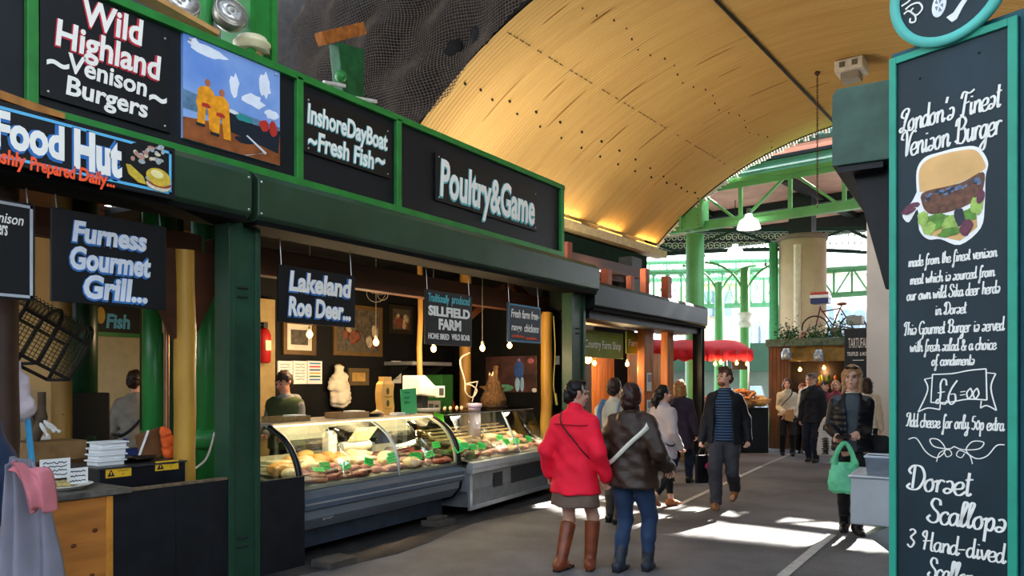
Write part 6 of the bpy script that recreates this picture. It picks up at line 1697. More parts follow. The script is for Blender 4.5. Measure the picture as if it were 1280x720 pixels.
            ex.tube([a, b, b + (d * .8 + nrm * .5 * cu) * .032 * k], [.012 * k, .0105 * k, .008 * k], 7)
            s.grip = getattr(s, 'grip', {}); s.grip[sd] = pe + nrm * .03 * k + d * .02 * k
        ex.mat(1)
        for sd in (-1, 1): ex.ball(H_((sd * .032, .0835, .006)), .009 * k, 8, 6, (1.4, .8, .7))
        ex.mat(2)
        ex.ball(H_((0, .1005, -.057)), .012 * k, 8, 5, (1.7, .5, .4))
        ex.mat(3)
        for sd in (-1, 1): ex.tube([H_((sd * .018, .096, .026)), H_((sd * .036, .092, .031)), H_((sd * .052, .078, .026))], .004 * k, 5)
        ex.mat(0)
        s.body = solid('body', prims, [sk, M('eye_dark', '241a16', .2), M('lip', 'a8655c', .5), M('brow', '4a3426', .8)], s.t, .0105, ex)
    def w(s, p):
        c, n = cos(s.t.rotation_euler[2]), sin(s.t.rotation_euler[2])
        return np.array([s.t.location[0] + p[0] * c - p[1] * n, s.t.location[1] + p[0] * n + p[1] * c, p[2]])
    def add(s, name, prims, m, vox=.0125, **kw): return solid(name, prims, m, s.t, vox, **kw)
    def trousers(s, m, e=.012, low=.05, flare=.0, name='trousers', wr=.004):
        k = s.k; te = min(e, .006); pr = [_loft([(z, 0, cy, rx + te, ry + te) for z, _, cy, rx, ry in s.tab[:4]], .03)]
        for sd in (-1, 1):
            a = s.ank[sd] + (s.kn[sd] - s.ank[sd]) * low
            pr += [_ccap(s.hip[sd] - np.array([0, 0, .02]), s.kn[sd], .088 * k * s.b + e, .064 * k + e, .03), _ccap(s.kn[sd], s.kn[sd] * .6 + s.ank[sd] * .4 - np.array([0, .014, 0]), .064 * k + e, .06 * k + e, .02), _ccap(s.kn[sd] * .6 + s.ank[sd] * .4 - np.array([0, .012, 0]), a, .06 * k + e, .047 * k + e + flare, .02)]
        return s.add(name, pr, m, wr=wr, wf=30)
    def shoes(s, m, top=0, sole=None, name='shoe'):
        k = s.k
        for sd in (-1, 1):
            a, t = s.ank[sd], s.toe[sd]
            tn = t / np.linalg.norm(t)
            up = np.array([0, 0, 1.]) - tn * tn[2]; up /= np.linalg.norm(up)
            hl = a - tn * .05 * k - up * .035 * k
            pr = [_ccap(hl, a + t * .55 - up * .04 * k, .042 * k, .043 * k, .02), _ccap(a + t * .55 - up * .042 * k, a + t * 1.02 - up * .05 * k, .043 * k, .03 * k, .02), _ccap(a, hl + up * .02, .046 * k, .045 * k, .03)]
            if top: pr += [_ccap(a, a + (s.kn[sd] - a) * top, .053 * k, .074 * k if top > .5 else .064 * k, .03)]
            cuts = [(a - up * .075 * k, -up)]
            if top: cuts.append((a + (s.kn[sd] - a) * top, (s.kn[sd] - a) / np.linalg.norm(s.kn[sd] - a)))
            o = s.add(name, pr, m, .009, cuts=cuts)
            if sole:
                q = MB(); c_ = a - up * .07 * k
                sid = np.cross(tn, up)
                pts = [c_ + tn * (-.085 * k) + sid * x for x in (-.03, .03)] + [c_ + tn * .09 * k + sid * .042 * k, c_ + tn * .19 * k + sid * .025 * k, c_ + tn * .19 * k - sid * .025 * k, c_ + tn * .09 * k - sid * .042 * k]
                q.prism(pts, up * -.006, up * .018); q.build('sole', sole, o, local=True)
    def coat(s, m, hem, e=.03, flare=.03, sl=.022, cuff=0.0, collar=.0, name='coat', wr=.006, wf=26, neck=True, vox=.0125, fr=None, belly=0, cuts=()):
        k = s.k
        base = [t_ for t_ in s.tab[1:] if t_[0] > hem + .02]
        b0 = s.tab[1] if hem < s.tab[1][0] else base[0]
        tab = [(hem, 0, b0[2], b0[3] + e + flare, b0[4] + e + flare)] + [(z, 0, cy, max(rx, s.tab[4][3] * (.95 if e > .025 else .8)) + e if i < len(base) - 3 else rx + e, max(ry, .1 * k) + e if i < len(base) - 3 else ry + e) for i, (z, _, cy, rx, ry) in enumerate(base)]
        pr = [_loft(tab, .03)]
        for sd in (-1, 1):
            w = s.wr[sd] + (s.el[sd] - s.wr[sd]) * cuff
            pr += [_ccap(s.sh[sd] * np.array([.93, 1, 1]), s.el[sd], .052 * k + sl, .042 * k + sl, .05), _ccap(s.el[sd], w, .042 * k + sl, .031 * k + sl, .02)]
        if collar: pr.append(_ccap((0, s.tab[-1][2], .815 * s.h), (0, s.tab[-1][2] + .01, .815 * s.h + collar), .075 * k + .01, .072 * k, .03))
        s.coat_tab = tab
        cu = [(s.wr[sd] + (s.el[sd] - s.wr[sd]) * (cuff - .02), (s.wr[sd] - s.el[sd]) / np.linalg.norm(s.wr[sd] - s.el[sd])) for sd in ()]
        return s.add(name, pr, m, vox, wr=wr, wf=wf, cuts=cuts)
    def hair(s, m, style='short', name='hair'):
        k = s.k; H_ = s.H_; RT_ = s.HR.T
        pr = [_ell(H_((0, -.018, .04)), np.array((.085, .1, .092)) * k, .02, RT_)]
        sub = [_ell(H_((0, .11, -.035)), np.array((.075, .085, .085)) * k, .02, RT_)]
        if style in ('short', 'crop'):
            pr += [_ell(H_((0, -.055, -.02)), np.array((.07, .055, .07)) * k, .03, RT_)]
            if style == 'short': pr += [_ell(H_((0, .045, .105)), np.array((.06, .05, .028)) * k, .03, RT_)]
            sub += [_ell(H_((sd * .09, .01, -.03)), np.array((.03, .035, .05)) * k, .02, RT_) for sd in (-1, 1)]
        if style == 'bob': pr += [_ell(H_((0, -.04, -.02)), np.array((.1, .085, .11)) * k, .03, RT_)] + [_ell(H_((sd * .072, .0, -.03)), np.array((.03, .06, .085)) * k, .03, RT_) for sd in (-1, 1)]
        if style == 'full': pr += [_ell(H_((0, -.035, .0)), np.array((.1, .1, .115)) * k, .03, RT_), _ell(H_((0, -.06, -.07)), np.array((.07, .06, .06)) * k, .03, RT_)]
        if style == 'pony': pr += [_ell(H_((0, -.06, -.03)), np.array((.07, .055, .075)) * k, .03, RT_), _ccap(H_((0, -.1, 0)), H_((0, -.13, -.1)), .05 * k, .05 * k, .03), _ccap(H_((0, -.13, -.1)), H_((.02, -.12, -.2)), .05 * k, .02 * k, .03)]
        if style == 'long': pr += [_ccap(H_((0, -.06, .02)), H_((0, -.06, -.2)), .08 * k, .075 * k, .03)] + [_ccap(H_((sd * .07, .0, .03)), H_((sd * .08, .03, -.2)), .03 * k, .022 * k, .03) for sd in (-1, 1)]
        if style == 'mid': pr += [_ccap(H_((0, -.05, .0)), H_((0, -.055, -.12)), .09 * k, .085 * k, .03)] + [_ccap(H_((sd * .075, -.01, .02)), H_((sd * .085, .0, -.12)), .032 * k, .03 * k, .03) for sd in (-1, 1)]
        return s.add(name, pr, m, .0095, subs=sub, wr=.0055, wf=70)
    def strap(s, m, z_hi, z_lo, phi, w=.035, off=.012, name='strap', tab=None):
        """belt of a bag running diagonally round the torso"""
        T = np.array(tab or s.coat_tab); pts = []
        zm, za = (z_hi + z_lo) / 2, (z_hi - z_lo) / 2
        n = 40
        rows = [[], []]
        for i in range(n + 1):
            a = 2 * pi * i / n
            z = zm + za * cos(a - phi)
            for r_, dz in ((0, -w / 2), (1, w / 2)):
                zz = z + dz
                rx, ry, cy = (np.interp(zz, T[:, 0], T[:, j]) for j in (3, 4, 2))
                rows[r_].append((cos(a) * (rx + off), cy + sin(a) * (ry + off), zz))
        q = MB(); q.sheet([[rows[0][i], rows[1][i]] for i in range(n + 1)])
        o = q.build(name, m, s.t, local=True, fix=False)
        sm = o.modifiers.new('thick', 'SOLIDIFY'); sm.thickness = .006; sm.offset = 1
        return o
def ground(px, py): p = on_z(px, py, 0); return p[0], p[1]
def dirn(px): d = FWD + RGT * (px - 640) / 960; return d / np.linalg.norm(d)   # heading towards a vanishing point
AWAY = dirn(1230)[:2]

m_hblk = M('hair_black', '15110f', .45, var=.3, scale=30, stretch=(6, 6, 1))
m_hbrn = M('hair_dark_brown', '2f1d16', .45, var=.35, scale=30, stretch=(6, 6, 1))
m_hmid = M('hair_brown', '4a2e1f', .45, var=.3, scale=30, stretch=(6, 6, 1))
m_hgld = M('hair_golden', '9a6a3a', .4, var=.3, scale=30, stretch=(6, 6, 1))
m_hbld = M('hair_fair', 'a8805a', .45, var=.3, scale=30, stretch=(8, 8, 1))
m_hgry = M('hair_grey', '6a625c', .5, var=.3, scale=30)
m_jean = M('denim_blue', '2c3f5c', .8, var=.25, scale=5, bump=.15, bscale=120)
m_blk = M('cloth_black', '17181b', .8, var=.2, scale=8)
m_leath = M('leather_brown', '7a3f20', .3, var=.25, scale=6)
m_bshoe = M('shoe_black', '15161a', .35, var=.2)
m_sole = M('sole_dark', '1c1a18', .7)

# 1 woman in the red coat
x, y = ground(719, 713)
p = Person('woman in a bright red coat, brown skirt and tall brown boots walking away', x, y, AWAY, 1.6, lf=(-.1, -.07, 0), rf=(.1, .08, 0), lh=(-.28, .02, .5), rh=(.27, .08, .5), yaw=-.75, skin='c89a82', toe=(.1, -.35))
p.coat(M('coat_red', 'ea1633', .75, var=.08, scale=5, bump=.1, bscale=200), .66, .045, .03, .03, .03, .09, name='coat')
q = MB(); q.tube([(cos(a) * .192, .0 + sin(a) * .148, 1.24 + .004 * cos(a * 3)) for a in [pi + pi * i / 16 for i in range(17)]], .005, 5); q.build('yoke_seam', M('coat_red_seam', 'a80f22', .8), p.t, local=True)
p.add('skirt', [_loft([(.55, 0, 0, .22, .165), (.62, 0, 0, .215, .16), (.75, 0, 0, .2, .145), (.85, 0, 0, .18, .13)], .02)], M('skirt_brown', '6a5548', .6, var=.2, scale=10, bump=.2, bscale=80), wr=.004)
p.shoes(M('boot_brown', '7a3d22', .35, var=.35, scale=9), .92, m_sole, 'boot')
p.hair(m_hblk, 'short')
p.strap(M('strap_black', '1c1416', .6), 1.36, .92, 2.2 + pi - 2.0, .014, .012)
# 2 woman in brown jacket
x, y = ground(790, 714)
p = Person('woman in a dark brown padded jacket and jeans, white strap across her back', x, y, AWAY, 1.58, lf=(-.09, -.06, 0), rf=(.1, .1, 0), lh=(-.27, .06, .52), rh=(.3, .1, .56), yaw=-.15, build=1.12, toe=(0, -.1))
m_brj = M('jacket_brown', '38281f', .42, var=.25, scale=9, bump=.35, bscale=22)
p.coat(m_brj, .72, .06, .005, .035, .03, .085, name='jacket', wr=.009, wf=30)
p.trousers(m_jean, .008, .2, wr=.004)
p.shoes(M('boot_slate', '2a2f38', .5, var=.2), .42, m_sole, 'boot')
p.hair(M('hair_chestnut', '331d18', .4, var=.35, scale=30, stretch=(6, 6, 1)), 'full')
p.strap(M('strap_white', 'd9d6c4', .6, var=.05), 1.31, .88, .25, .05, .016)
# 3 man with dark hair ahead of them
x, y = ground(768, 655)
p = Person('man in a cream jacket with a blue-strapped rucksack, hidden behind the brown jacket', x, y, AWAY, 1.63, lf=(-.09, .1, 0), rf=(.09, -.1, .02), build=1.1)
p.coat(M('jacket_cream', 'b8ad94', .8, var=.12, scale=6), .75, .035, .01, .025, .02, .06, name='jacket')
p.trousers(M('trousers_umber', '3a3532', .8), .012); p.shoes(m_bshoe, 0, m_sole); p.hair(m_hbrn, 'crop')
for sd in (-1, 1): q = MB(); q.tube(catmull([(sd * .1, -.16, 1.05), (sd * .11, -.165, 1.25), (sd * .1, -.08, 1.375), (sd * .1, .07, 1.35), (sd * .11, .16, 1.2)], 4), .03, 8, flat=.35); q.build('rucksack_strap', M('strap_blue', '5a7390', .7, var=.2), p.t, local=True)
# 4 woman in the pale grey coat
x, y = ground(829, 635)
fc = np.array(dirn(1230)[:2]) * .8 + RGT[:2] * .6; fc /= np.linalg.norm(fc)
p = Person('woman in a pale grey coat and black cropped trousers walking away, dark hair tied back', x, y, fc, 1.55, lf=(-.06, .2, 0), rf=(.06, -.24, .07), lh=(-.22, .08, .5), rh=(.2, .12, .5), yaw=-.35, toe=(0, -.2))
p.coat(M('coat_pale_grey', 'b4a8a8', .8, var=.07, scale=6, bump=.1, bscale=150), .64, .03, .025, .022, .02, .04)
p.trousers(m_blk, .0, .3); p.shoes(M('shoe_tan', 'a5653a', .5), 0, None)
p.hair(m_hblk, 'pony'); p.strap(M('strap_navy', '1a2030', .6), 1.3, .8, 2.9, .02, .012)
# 5 woman in the plum coat
x, y = ground(850, 604)
p = Person('woman with glowing golden-brown hair in a long plum coat, walking away by the corner post', x, y, AWAY, 1.62, lf=(-.09, -.2, .08), rf=(.1, .15, 0), rh=(.26, .05, .47))
p.coat(M('coat_plum', '2a2030', .75, var=.15, scale=6), .55, .035, .04, .025, .03, .05)
p.trousers(M('denim_dark', '1c2438', .8), .012); p.shoes(m_bshoe, 0, m_sole); p.hair(m_hgld, 'mid')
# 6 man in the striped jumper
x, y = ground(906, 634)
TOC = -np.array(at_d(906, 477, 1) - EYE)[:2]; TOC /= np.linalg.norm(TOC)
fc = TOC * .95 + RGT[:2] * -.18; fc /= np.linalg.norm(fc)
p = Person('bearded man in an open navy jacket and blue striped jumper striding towards the viewer', x, y, fc, 1.78, lf=(-.08, -.3, .13), rf=(.08, .16, 0), rh=(.27, .08, .47), lh=(-.27, -.04, .49), yaw=-.6, skin='d8a890', toe=(.1, -.15), curl=(1.0, 1.5))
m_str = wave_col(M('jumper_stripes', '2a3a5a', .85), 'Z', 9, '3d5878', '161c2a', .45, .06)
p.coat(m_str, .84, .018, .0, .012, .06, .02, name='jumper', wr=.003)
m_navj = M('jacket_navy', '12151d', .7, var=.15, scale=6, bump=.15, bscale=60)
# jacket: open down the front
k = p.k
tab = [(.82, 0, 0, .235, .185), (.95, 0, 0, .215, .172), (1.1, 0, 0, .205, .168), (1.28, 0, 0, .205, .165), (1.37, 0, 0, .185, .14), (1.43, 0, 0, .135, .11), (1.48, 0, -.005, .09, .085)]
pr = [_loft(tab, .03)]
for sd in (-1, 1): pr += [_ccap(p.sh[sd] * np.array([.95, 1, 1]), p.el[sd], .07, .064, .05), _ccap(p.el[sd], p.wr[sd], .064, .052, .02)]
pr += [_ccap((sd * .07, -.05, 1.46), (sd * .09, .05, 1.44), .045, .035, .03) for sd in (-1, 1)] + [_ccap((-.06, -.085, 1.47), (.06, -.085, 1.47), .045, .045, .03)]
p.coat_tab = tab
p.add('jacket', pr, m_navj, subs=[_loft([(.7, 0, .15, .13, .165), (.9, 0, .15, .12, .165), (1.2, 0, .15, .11, .162), (1.36, 0, .14, .105, .15), (1.43, 0, .1, .075, .12), (1.6, 0, .08, .07, .12)])], wr=.006, wf=26)
q = MB()
for sd in (-1, 1):
    for z in (.95, 1.1, 1.25): q.ball((sd * .15, .095, z), .008, 8, 5)
q.build('button', M('brass_button', 'c9b894', .3, .8), p.t, local=True)
p.trousers(M('trousers_slate', '3a3a40', .8, var=.15, scale=6), .018, .04, .008, wr=.006); p.shoes(M('shoe_tan_brown', '8a5a34', .5, var=.2), .12, M('sole_tan', '6a4a30', .7))
p.hair(m_hmid, 'short')
p.add('beard', [_ell(p.H_((0, .045, -.075)), np.array((.056, .05, .045)) * k, .02, p.HR.T)], M('beard_stubble', '7a4f38', .8, var=.2, scale=60), .009, subs=[_ell(p.H_((0, .1, -.03)), np.array((.045, .06, .04)) * k, .02, p.HR.T)])
g_ = p.w(p.grip[1])
t = thing('carrier_bag', 'flat black carrier bag with a pink emblem held by the striding man', 'bag', (g_[0], g_[1], g_[2] - .45), YAW + .25)
q = MB(); q.prism([(-.1, -.03, 0), (.1, -.03, .0), (.12, -.02, .36), (-.09, -.02, .36)], (0, 0, 0), (0, .05, 0)); q.build('pouch', M('bag_black', '141317', .35, var=.2), t, .012, local=True)
q = MB(); q.tube(catmull([(-.06, 0, .36), (-.02, 0, .45), (.02, 0, .45), (.07, 0, .36)], 5), .01, 7); q.build('handle', M('bag_black'), t, local=True)
q = MB(); q.ball((.05, -.034, .22), .03, 10, 6, (1, .12, 1.3)); q.ball((.07, -.034, .27), .016, 8, 5, (1, .15, 1)); q.build('emblem', M('emblem_pink', 'c8386a', .5), t, local=True)
# 7 beige woman of the group
x, y = ground(984, 569)
fc = TOC
p = Person('woman in a beige jacket and black leggings holding a brown paper packet by the kiosk', x, y, TOC, 1.66, lh=(-.06, .22, .56), rh=(.1, .24, .57), yaw=-.15, lf=(-.1, .08, 0), rf=(.1, -.05, 0), curl=(1.1, 1.1))
p.coat(M('jacket_beige', 'c9bda4', .8, var=.08), .86, .03, .02, .022, .03, .05, name='jacket'); p.trousers(m_blk, .002, .1); p.shoes(m_bshoe, .2, m_sole); p.hair(M('hair_auburn', '3f201a', .4, var=.3), 'bob')
p.strap(M('strap_black'), 1.4, 1.0, 3.0, .03, .012)
g_ = p.w(np.array([0, .29, .9]))
q = MB(); q.prism([(g_[0] - .08, g_[1], g_[2] - .12), (g_[0] + .09, g_[1], g_[2] - .16), (g_[0] + .1, g_[1] + .02, g_[2] + .12), (g_[0] - .05, g_[1] + .02, g_[2] + .1)], (0, 0, 0), (.03, -.07, 0)); tag(q.build('paper_packet', M('packet_brown', 'b08a5e', .7), bevel=.01), 'brown paper packet in the hands of the beige-jacketed woman', 'packet')
# 8 small dark person with a stick
x, y = ground(1003, 566)
p = Person('older person in black holding a pink stick, between the beige and the navy jackets', x, y, TOC, 1.55, rh=(.22, .2, .5), yaw=.3, lf=(-.09, -.03, 0), curl=(.9, 1.6))
p.coat(m_blk, .7, .03, .02, .022, .02, .05); p.trousers(m_blk, .012); p.shoes(m_bshoe, 0, m_sole); p.hair(M('hair_russet', '7a4a30', .5, var=.3), 'short')
g_ = p.w(p.grip[1])
q = MB(); q.tube([(g_[0] - .05, g_[1] - .12, .01), (g_[0], g_[1], g_[2] + .03)], .013, 8); q.tube([(g_[0] - .05, g_[1], g_[2] + .03), (g_[0] + .06, g_[1], g_[2] + .03)], .016, 8); q.ball((g_[0] - .05, g_[1] - .12, .016), .018, 8, 5)
tag(q.build('walking_stick', M('stick_pink', 'c99a94', .4)), 'pale pink walking stick standing in front of the person in black', 'walking stick')
# 9 man in the navy jacket
x, y = ground(1016, 577)
fc = TOC * .85 - RGT[:2] * .4; fc /= np.linalg.norm(fc)
p = Person('man with swept-back grey hair in a buttoned navy jacket, looking down to his side', x, y, fc, 1.76, yaw=-.5, pitch=-.2, lf=(-.09, .1, 0), rf=(.09, -.06, 0), lh=(-.25, .05, .48), skin='c9a08c', curl=(1.5, .9))
p.coat(M('jacket_deep_navy', '161a24', .65, var=.15, scale=6), .78, .035, .015, .025, .02, .06, name='jacket'); p.trousers(M('denim_ink', '1a2030', .8), .012); p.shoes(m_bshoe, 0, m_sole); p.hair(m_hgry, 'short')
g_ = p.w(p.grip[-1])
def soft_bag(name, label, gx, m, hm, w, hgt, loop, rz, mk=None, thick=.09):
    t = thing(name, label, 'bag', (gx[0], gx[1], gx[2] - loop - hgt), rz)
    pr = [_loft([(0, 0, 0, w * .36, .05), (.03, 0, 0, w * .5, thick), (hgt * .35, 0, 0, w * .52, thick * .9), (hgt * .75, 0, 0, w * .46, thick * .5), (hgt, 0, 0, w * .4, thick * .3)], .03)]
    solid('pouch', pr, m, t, .011, wr=.005, wf=52, cuts=[((0, 0, hgt), (0, 0, 1))])
    for sy in (-1, 1):
        q = MB(); q.tube(catmull([(-w * .34, sy * .03, hgt * .93), (-w * .22, sy * .022, hgt + loop * .55), (0, sy * .006, hgt + loop), (w * .2, sy * .022, hgt + loop * .5), (w * .3, sy * .03, hgt * .93)], 5), [.035] * 3 + [.022] * 15 + [.035] * 3, 8, flat=.3); q.build('handle', hm, t, local=True)
    if mk: mk(t)
    return t
def tote_mark(t):
    q = MB(); r_ = random.Random(4)
    for j in range(7):
        z = .06 + .045 * j
        for a in range(2): q.box((-.09 + .07 * a + .012 * r_.uniform(-1, 1), -.1, z), (.05, .03, .016))
        q.box((-.055, -.1, z + .022), (.07, .03, .01))
    q.build('printing', m_ink, t, local=True)
soft_bag('tote_bag', 'white carrier bag printed with dark characters hanging from the navy-jacketed man', at_d(1033, 522, 14.3), M('tote_white', 'd8d4cc', .6, var=.08), M('tote_white'), .34, .48, .24, YAW, tote_mark)
# 10 woman with the green bag
x, y = ground(1065, 664)
TOC2 = -np.array(at_d(1053, 477, 1) - EYE)[:2]; TOC2 /= np.linalg.norm(TOC2)
p = Person('fair-haired woman in a black quilted jacket holding a phone and a green carrier bag', x, y, TOC2, 1.77, lf=(-.05, .1, 0), rf=(.07, -.05, 0), lh=(-.04, .27, .6), rh=(.14, .25, .585), yaw=-.1, pitch=-.12, skin='d0a48e', curl=(1.2, 1.5), toe=(-.25, .1))
p.coat(M('top_grey', '4a5258', .85, var=.1), .86, .012, .0, .008, .3, .0, name='top', wr=.003)
m_puff = M('puffer_black', '12151c', .38, var=.2, scale=5)
tab = [(.86, 0, .0, .21, .172), (1.0, 0, .0, .2, .165), (1.12, 0, .005, .2, .165), (1.28, 0, .005, .203, .165), (1.36, 0, 0, .18, .14), (1.42, 0, 0, .13, .11), (1.5, 0, -.005, .085, .085)]
def quilt(tab, pitch=.062, d=.008): 
    z0, z1 = tab[0][0], tab[-1][0]; o = []; n = int((z1 - z0) / .012); T = np.array(tab)
    for i in range(n + 1):
        z = z0 + (z1 - z0) * i / n; c = [np.interp(z, T[:, 0], T[:, j]) for j in range(1, 5)]; bmp = d * (abs(sin(pi * z / pitch)) - .6); o.append((z, c[0], c[1], c[2] + bmp, c[3] + bmp))
    return o
p.coat_tab = tab
pr = [_loft(quilt(tab), .02)]
for sd in (-1, 1):
    A_, B_, C_ = p.sh[sd] * np.array([.95, 1, 1]), p.el[sd], p.wr[sd] + (p.el[sd] - p.wr[sd]) * .12
    for a, b, ra, rb, n in ((A_, B_, .07, .064, 5), (B_, C_, .066, .052, 4)):
        for i in range(n): pr.append(_ccap(a + (b - a) * (i + .3) / n, a + (b - a) * (i + .75) / n, ra + (rb - ra) * i / n, ra + (rb - ra) * (i + 1) / n, .018))
p.add('quilted_jacket', pr, m_puff, .0115, subs=[_loft([(.8, 0, .15, .045, .14), (1.2, 0, .15, .05, .14), (1.4, 0, .13, .07, .13), (1.6, 0, .1, .065, .12)])])
p.trousers(m_blk, .0, .1); p.shoes(m_bshoe, .3, m_sole, 'boot'); p.hair(m_hbld, 'long')
q = MB(); q.tube([p.H_((-.07, .06, .1)), p.H_((0, .085, .105)), p.H_((.07, .06, .1))], .008, 6); q.ball(p.H_((-.035, .075, .105)), .026, 10, 6, (1, .5, .6)); q.ball(p.H_((.035, .075, .105)), .026, 10, 6, (1, .5, .6)); q.build('sunglasses', M('shades_dark', '2a1c16', .15), p.t, local=True)
q = MB(); q.tube([(.075 * cos(a), .01 + .085 * sin(a), 1.475 + .012 * sin(a)) for a in [2 * pi * i / 16 for i in range(17)]], .007, 6); q.build('necklace', M('pearl', 'd8d0b8', .4), p.t, local=True)
g_ = p.w((p.grip[-1] + p.grip[1]) / 2 + np.array([.03, .03, .035]))
q = MB(); q.box(g_, (.15, .075, .012), atan2(TOC2[1], TOC2[0]) + 1.2, .4); tag(q.build('mobile_phone', M('phone_black', '16181c', .2), bevel=.004), 'black mobile phone in the hands of the fair-haired woman', 'phone')
g_ = p.w(p.grip[1] + np.array([-.05, .02, -.01]))
soft_bag('green_carrier_bag', 'thin green plastic carrier bag hanging from the fair-haired woman', g_, M('plastic_green', '74e0a8', .3, var=.15, scale=7, trans=.2), M('plastic_green'), .32, .32, .2, YAW - .2)
q = MB(); c_ = p.w(np.array([-.26, -.05, .88]))
o = solid('shoulder_bag', [_ccap((-.06, 0, 0), (.06, 0, .02), .07, .07, .03), _ccap((-.05, 0, .1), (.06, 0, .1), .055, .05, .03)], m_blk, vox=.012); o.location = tuple(c_); tag(o, 'small black bag at the hip of the fair-haired woman', 'bag')
# 11 person behind her
x, y = ground(1083, 592)
p = Person('person in a cream jacket, mostly hidden behind the fair-haired woman', x, y, AWAY, 1.66, yaw=.4)
p.coat(M('jacket_beige'), .8, .035, .02, .025, .02, .06, name='jacket'); p.trousers(m_blk, .012); p.shoes(m_bshoe, 0, m_sole); p.hair(m_hbrn, 'mid')
# 12 kiosk customers
for k_, (px, D, hh, hs, hm, cc, lab) in enumerate(((1031, 17.0, 1.6, 'short', m_hbrn, '6a2a30', 'person in a maroon top inside the kiosk doorway'), (1045, 17.1, 1.62, 'bob', m_hbld, '8a3a4a', 'fair-haired person in a rose top inside the kiosk doorway, beside the one in maroon'), (1012, 17.0, 1.74, 'short', M('hair_silver', 'b0aca4', .5), 'd0ccc4', 'silver-haired person just behind the man in the buttoned navy jacket'))):
    c_ = at_d(px, 477, D)
    p = Person(lab, c_[0], c_[1], TOC, hh, yaw=.6 - .5 * k_); p.coat(M('top_' + cc, cc, .8, var=.1), .75, .03, .02, .022, .02, .04, name='top'); p.trousers(m_blk, .012); p.shoes(m_bshoe); p.hair(hm, hs)
# 13 butcher behind the curved counter
c_ = on_x(358, 480, -6.85)
p = Person('butcher in an olive gilet over a grey hood, head bent behind the curved counter', -6.85, c_[1], (.45, -.9), 1.71, yaw=-.35, pitch=-.35, lh=(-.12, .3, .6), rh=(.12, .3, .6), lean=.12, skin='c98f76')
p.coat(M('hoodie_grey', '7d7a78', .85, var=.1), .85, .022, .0, .02, .02, .03, name='hoodie')
T = [(z, a, b, c + .028, d + .028) for z, a, b, c, d in p.coat_tab[:-1]]
p.add('gilet', [_loft(T, .03), _ccap(p.sh[-1] * np.array([.8, 1, 1]), p.sh[1] * np.array([.8, 1, 1]), .088, .088, .04)], M('gilet_olive', '3f4a2a', .8, var=.2), wr=.006)
p.add('hood', [_ccap((-.08, -.08, 1.4), (.08, -.08, 1.4), .06, .06, .04), _ccap((-.05, -.1, 1.36), (.05, -.1, 1.36), .06, .06, .04)], M('hoodie_grey'))
p.trousers(m_blk, .012); p.shoes(m_bshoe); p.hair(m_hbrn, 'crop')
# 14 grill cook
p = Person('cook in a grey jumper and blue apron with his back turned in the grill stall', -8.3, 4.83, (-.75, .66), 1.72, lh=(-.2, .25, .58), rh=(.2, .22, .58), yaw=-.3)
p.coat(M('jumper_grey', '8a8276', .9, var=.12, scale=12, bump=.2, bscale=120), .86, .022, .02, .024, .02, .03, name='jumper'); p.trousers(m_blk, .012); p.shoes(m_bshoe); p.hair(m_hbrn, 'crop')
p.add('apron', [_loft([(.35, 0, 0, .2, .15), (.6, 0, 0, .2, .155), (.9, 0, 0, .17, .135), (.98, 0, 0, .165, .13)], .02)], M('apron_blue', '1f2f6a', .8, var=.12), wr=.005)
p.strap(M('apron_black', '14161c', .7), 1.42, 1.0, .6, .04, .012, 'apron_strap')
# 15 shopper at the very edge of the frame
c_ = at_d(-98, 477, 2.9)
fc = np.array(dirn(300)[:2])
p = Person('shopper in a dark blue jacket, cut off by the edge of the frame', c_[0], c_[1], (-.95, .3), 1.78, lf=(-.1, .0, 0), rf=(.1, .05, 0), rh=(.2, .2, .6), build=1.1)
p.coat(M('jacket_blue', '1b2a44', .7, var=.25, scale=7, bump=.2, bscale=40), .55, .05, .04, .04, .02, .08, name='jacket', wr=.012)
p.trousers(m_blk, .012); p.shoes(m_bshoe); p.hair(m_hbrn, 'short')
def drape(name, label, cat, spine, D, m, amp, nf, th=.016):
    """hanging folded cloth: spine of (pixel x, pixel y, half width in metres)"""
    sp = catmull(spine, 6); c0 = at_d(sp[0][0], sp[0][1], D)
    rows = []
    for j, (px, py, w) in enumerate(sp):
        c = at_d(px, py, D); rows.append([c + RGT * w * u + FWD * (amp * cos(u * nf + j * .13) + .05 * u * u - .03 * (1 - abs(u))) + np.array([0, 0, .012 * sin(u * 5 + j * .4)]) for u in [k / 14 - 1 for k in range(29)]])
    q = MB(); q.sheet(rows, th, -FWD); o = q.build(name, m)
    return tag(o, label, cat)
drape('grey_coat', 'dove grey coat carried over the arm of the shopper at the edge of the frame', 'coat', [(19, 576, .04), (22, 610, .07), (24, 660, .095), (26, 720, .115), (26, 860, .14)], 2.72, M('coat_dove', '74737e', .85, var=.12, scale=8), .022, 9)
drape('pink_scarf', 'dusty pink scarf draped over the dove grey coat', 'scarf', [(20, 582, .035), (31, 592, .045), (41, 612, .038), (47, 638, .03)], 2.62, M('scarf_pink', 'b0666c', .85, var=.15, scale=12), .012, 11, .01)
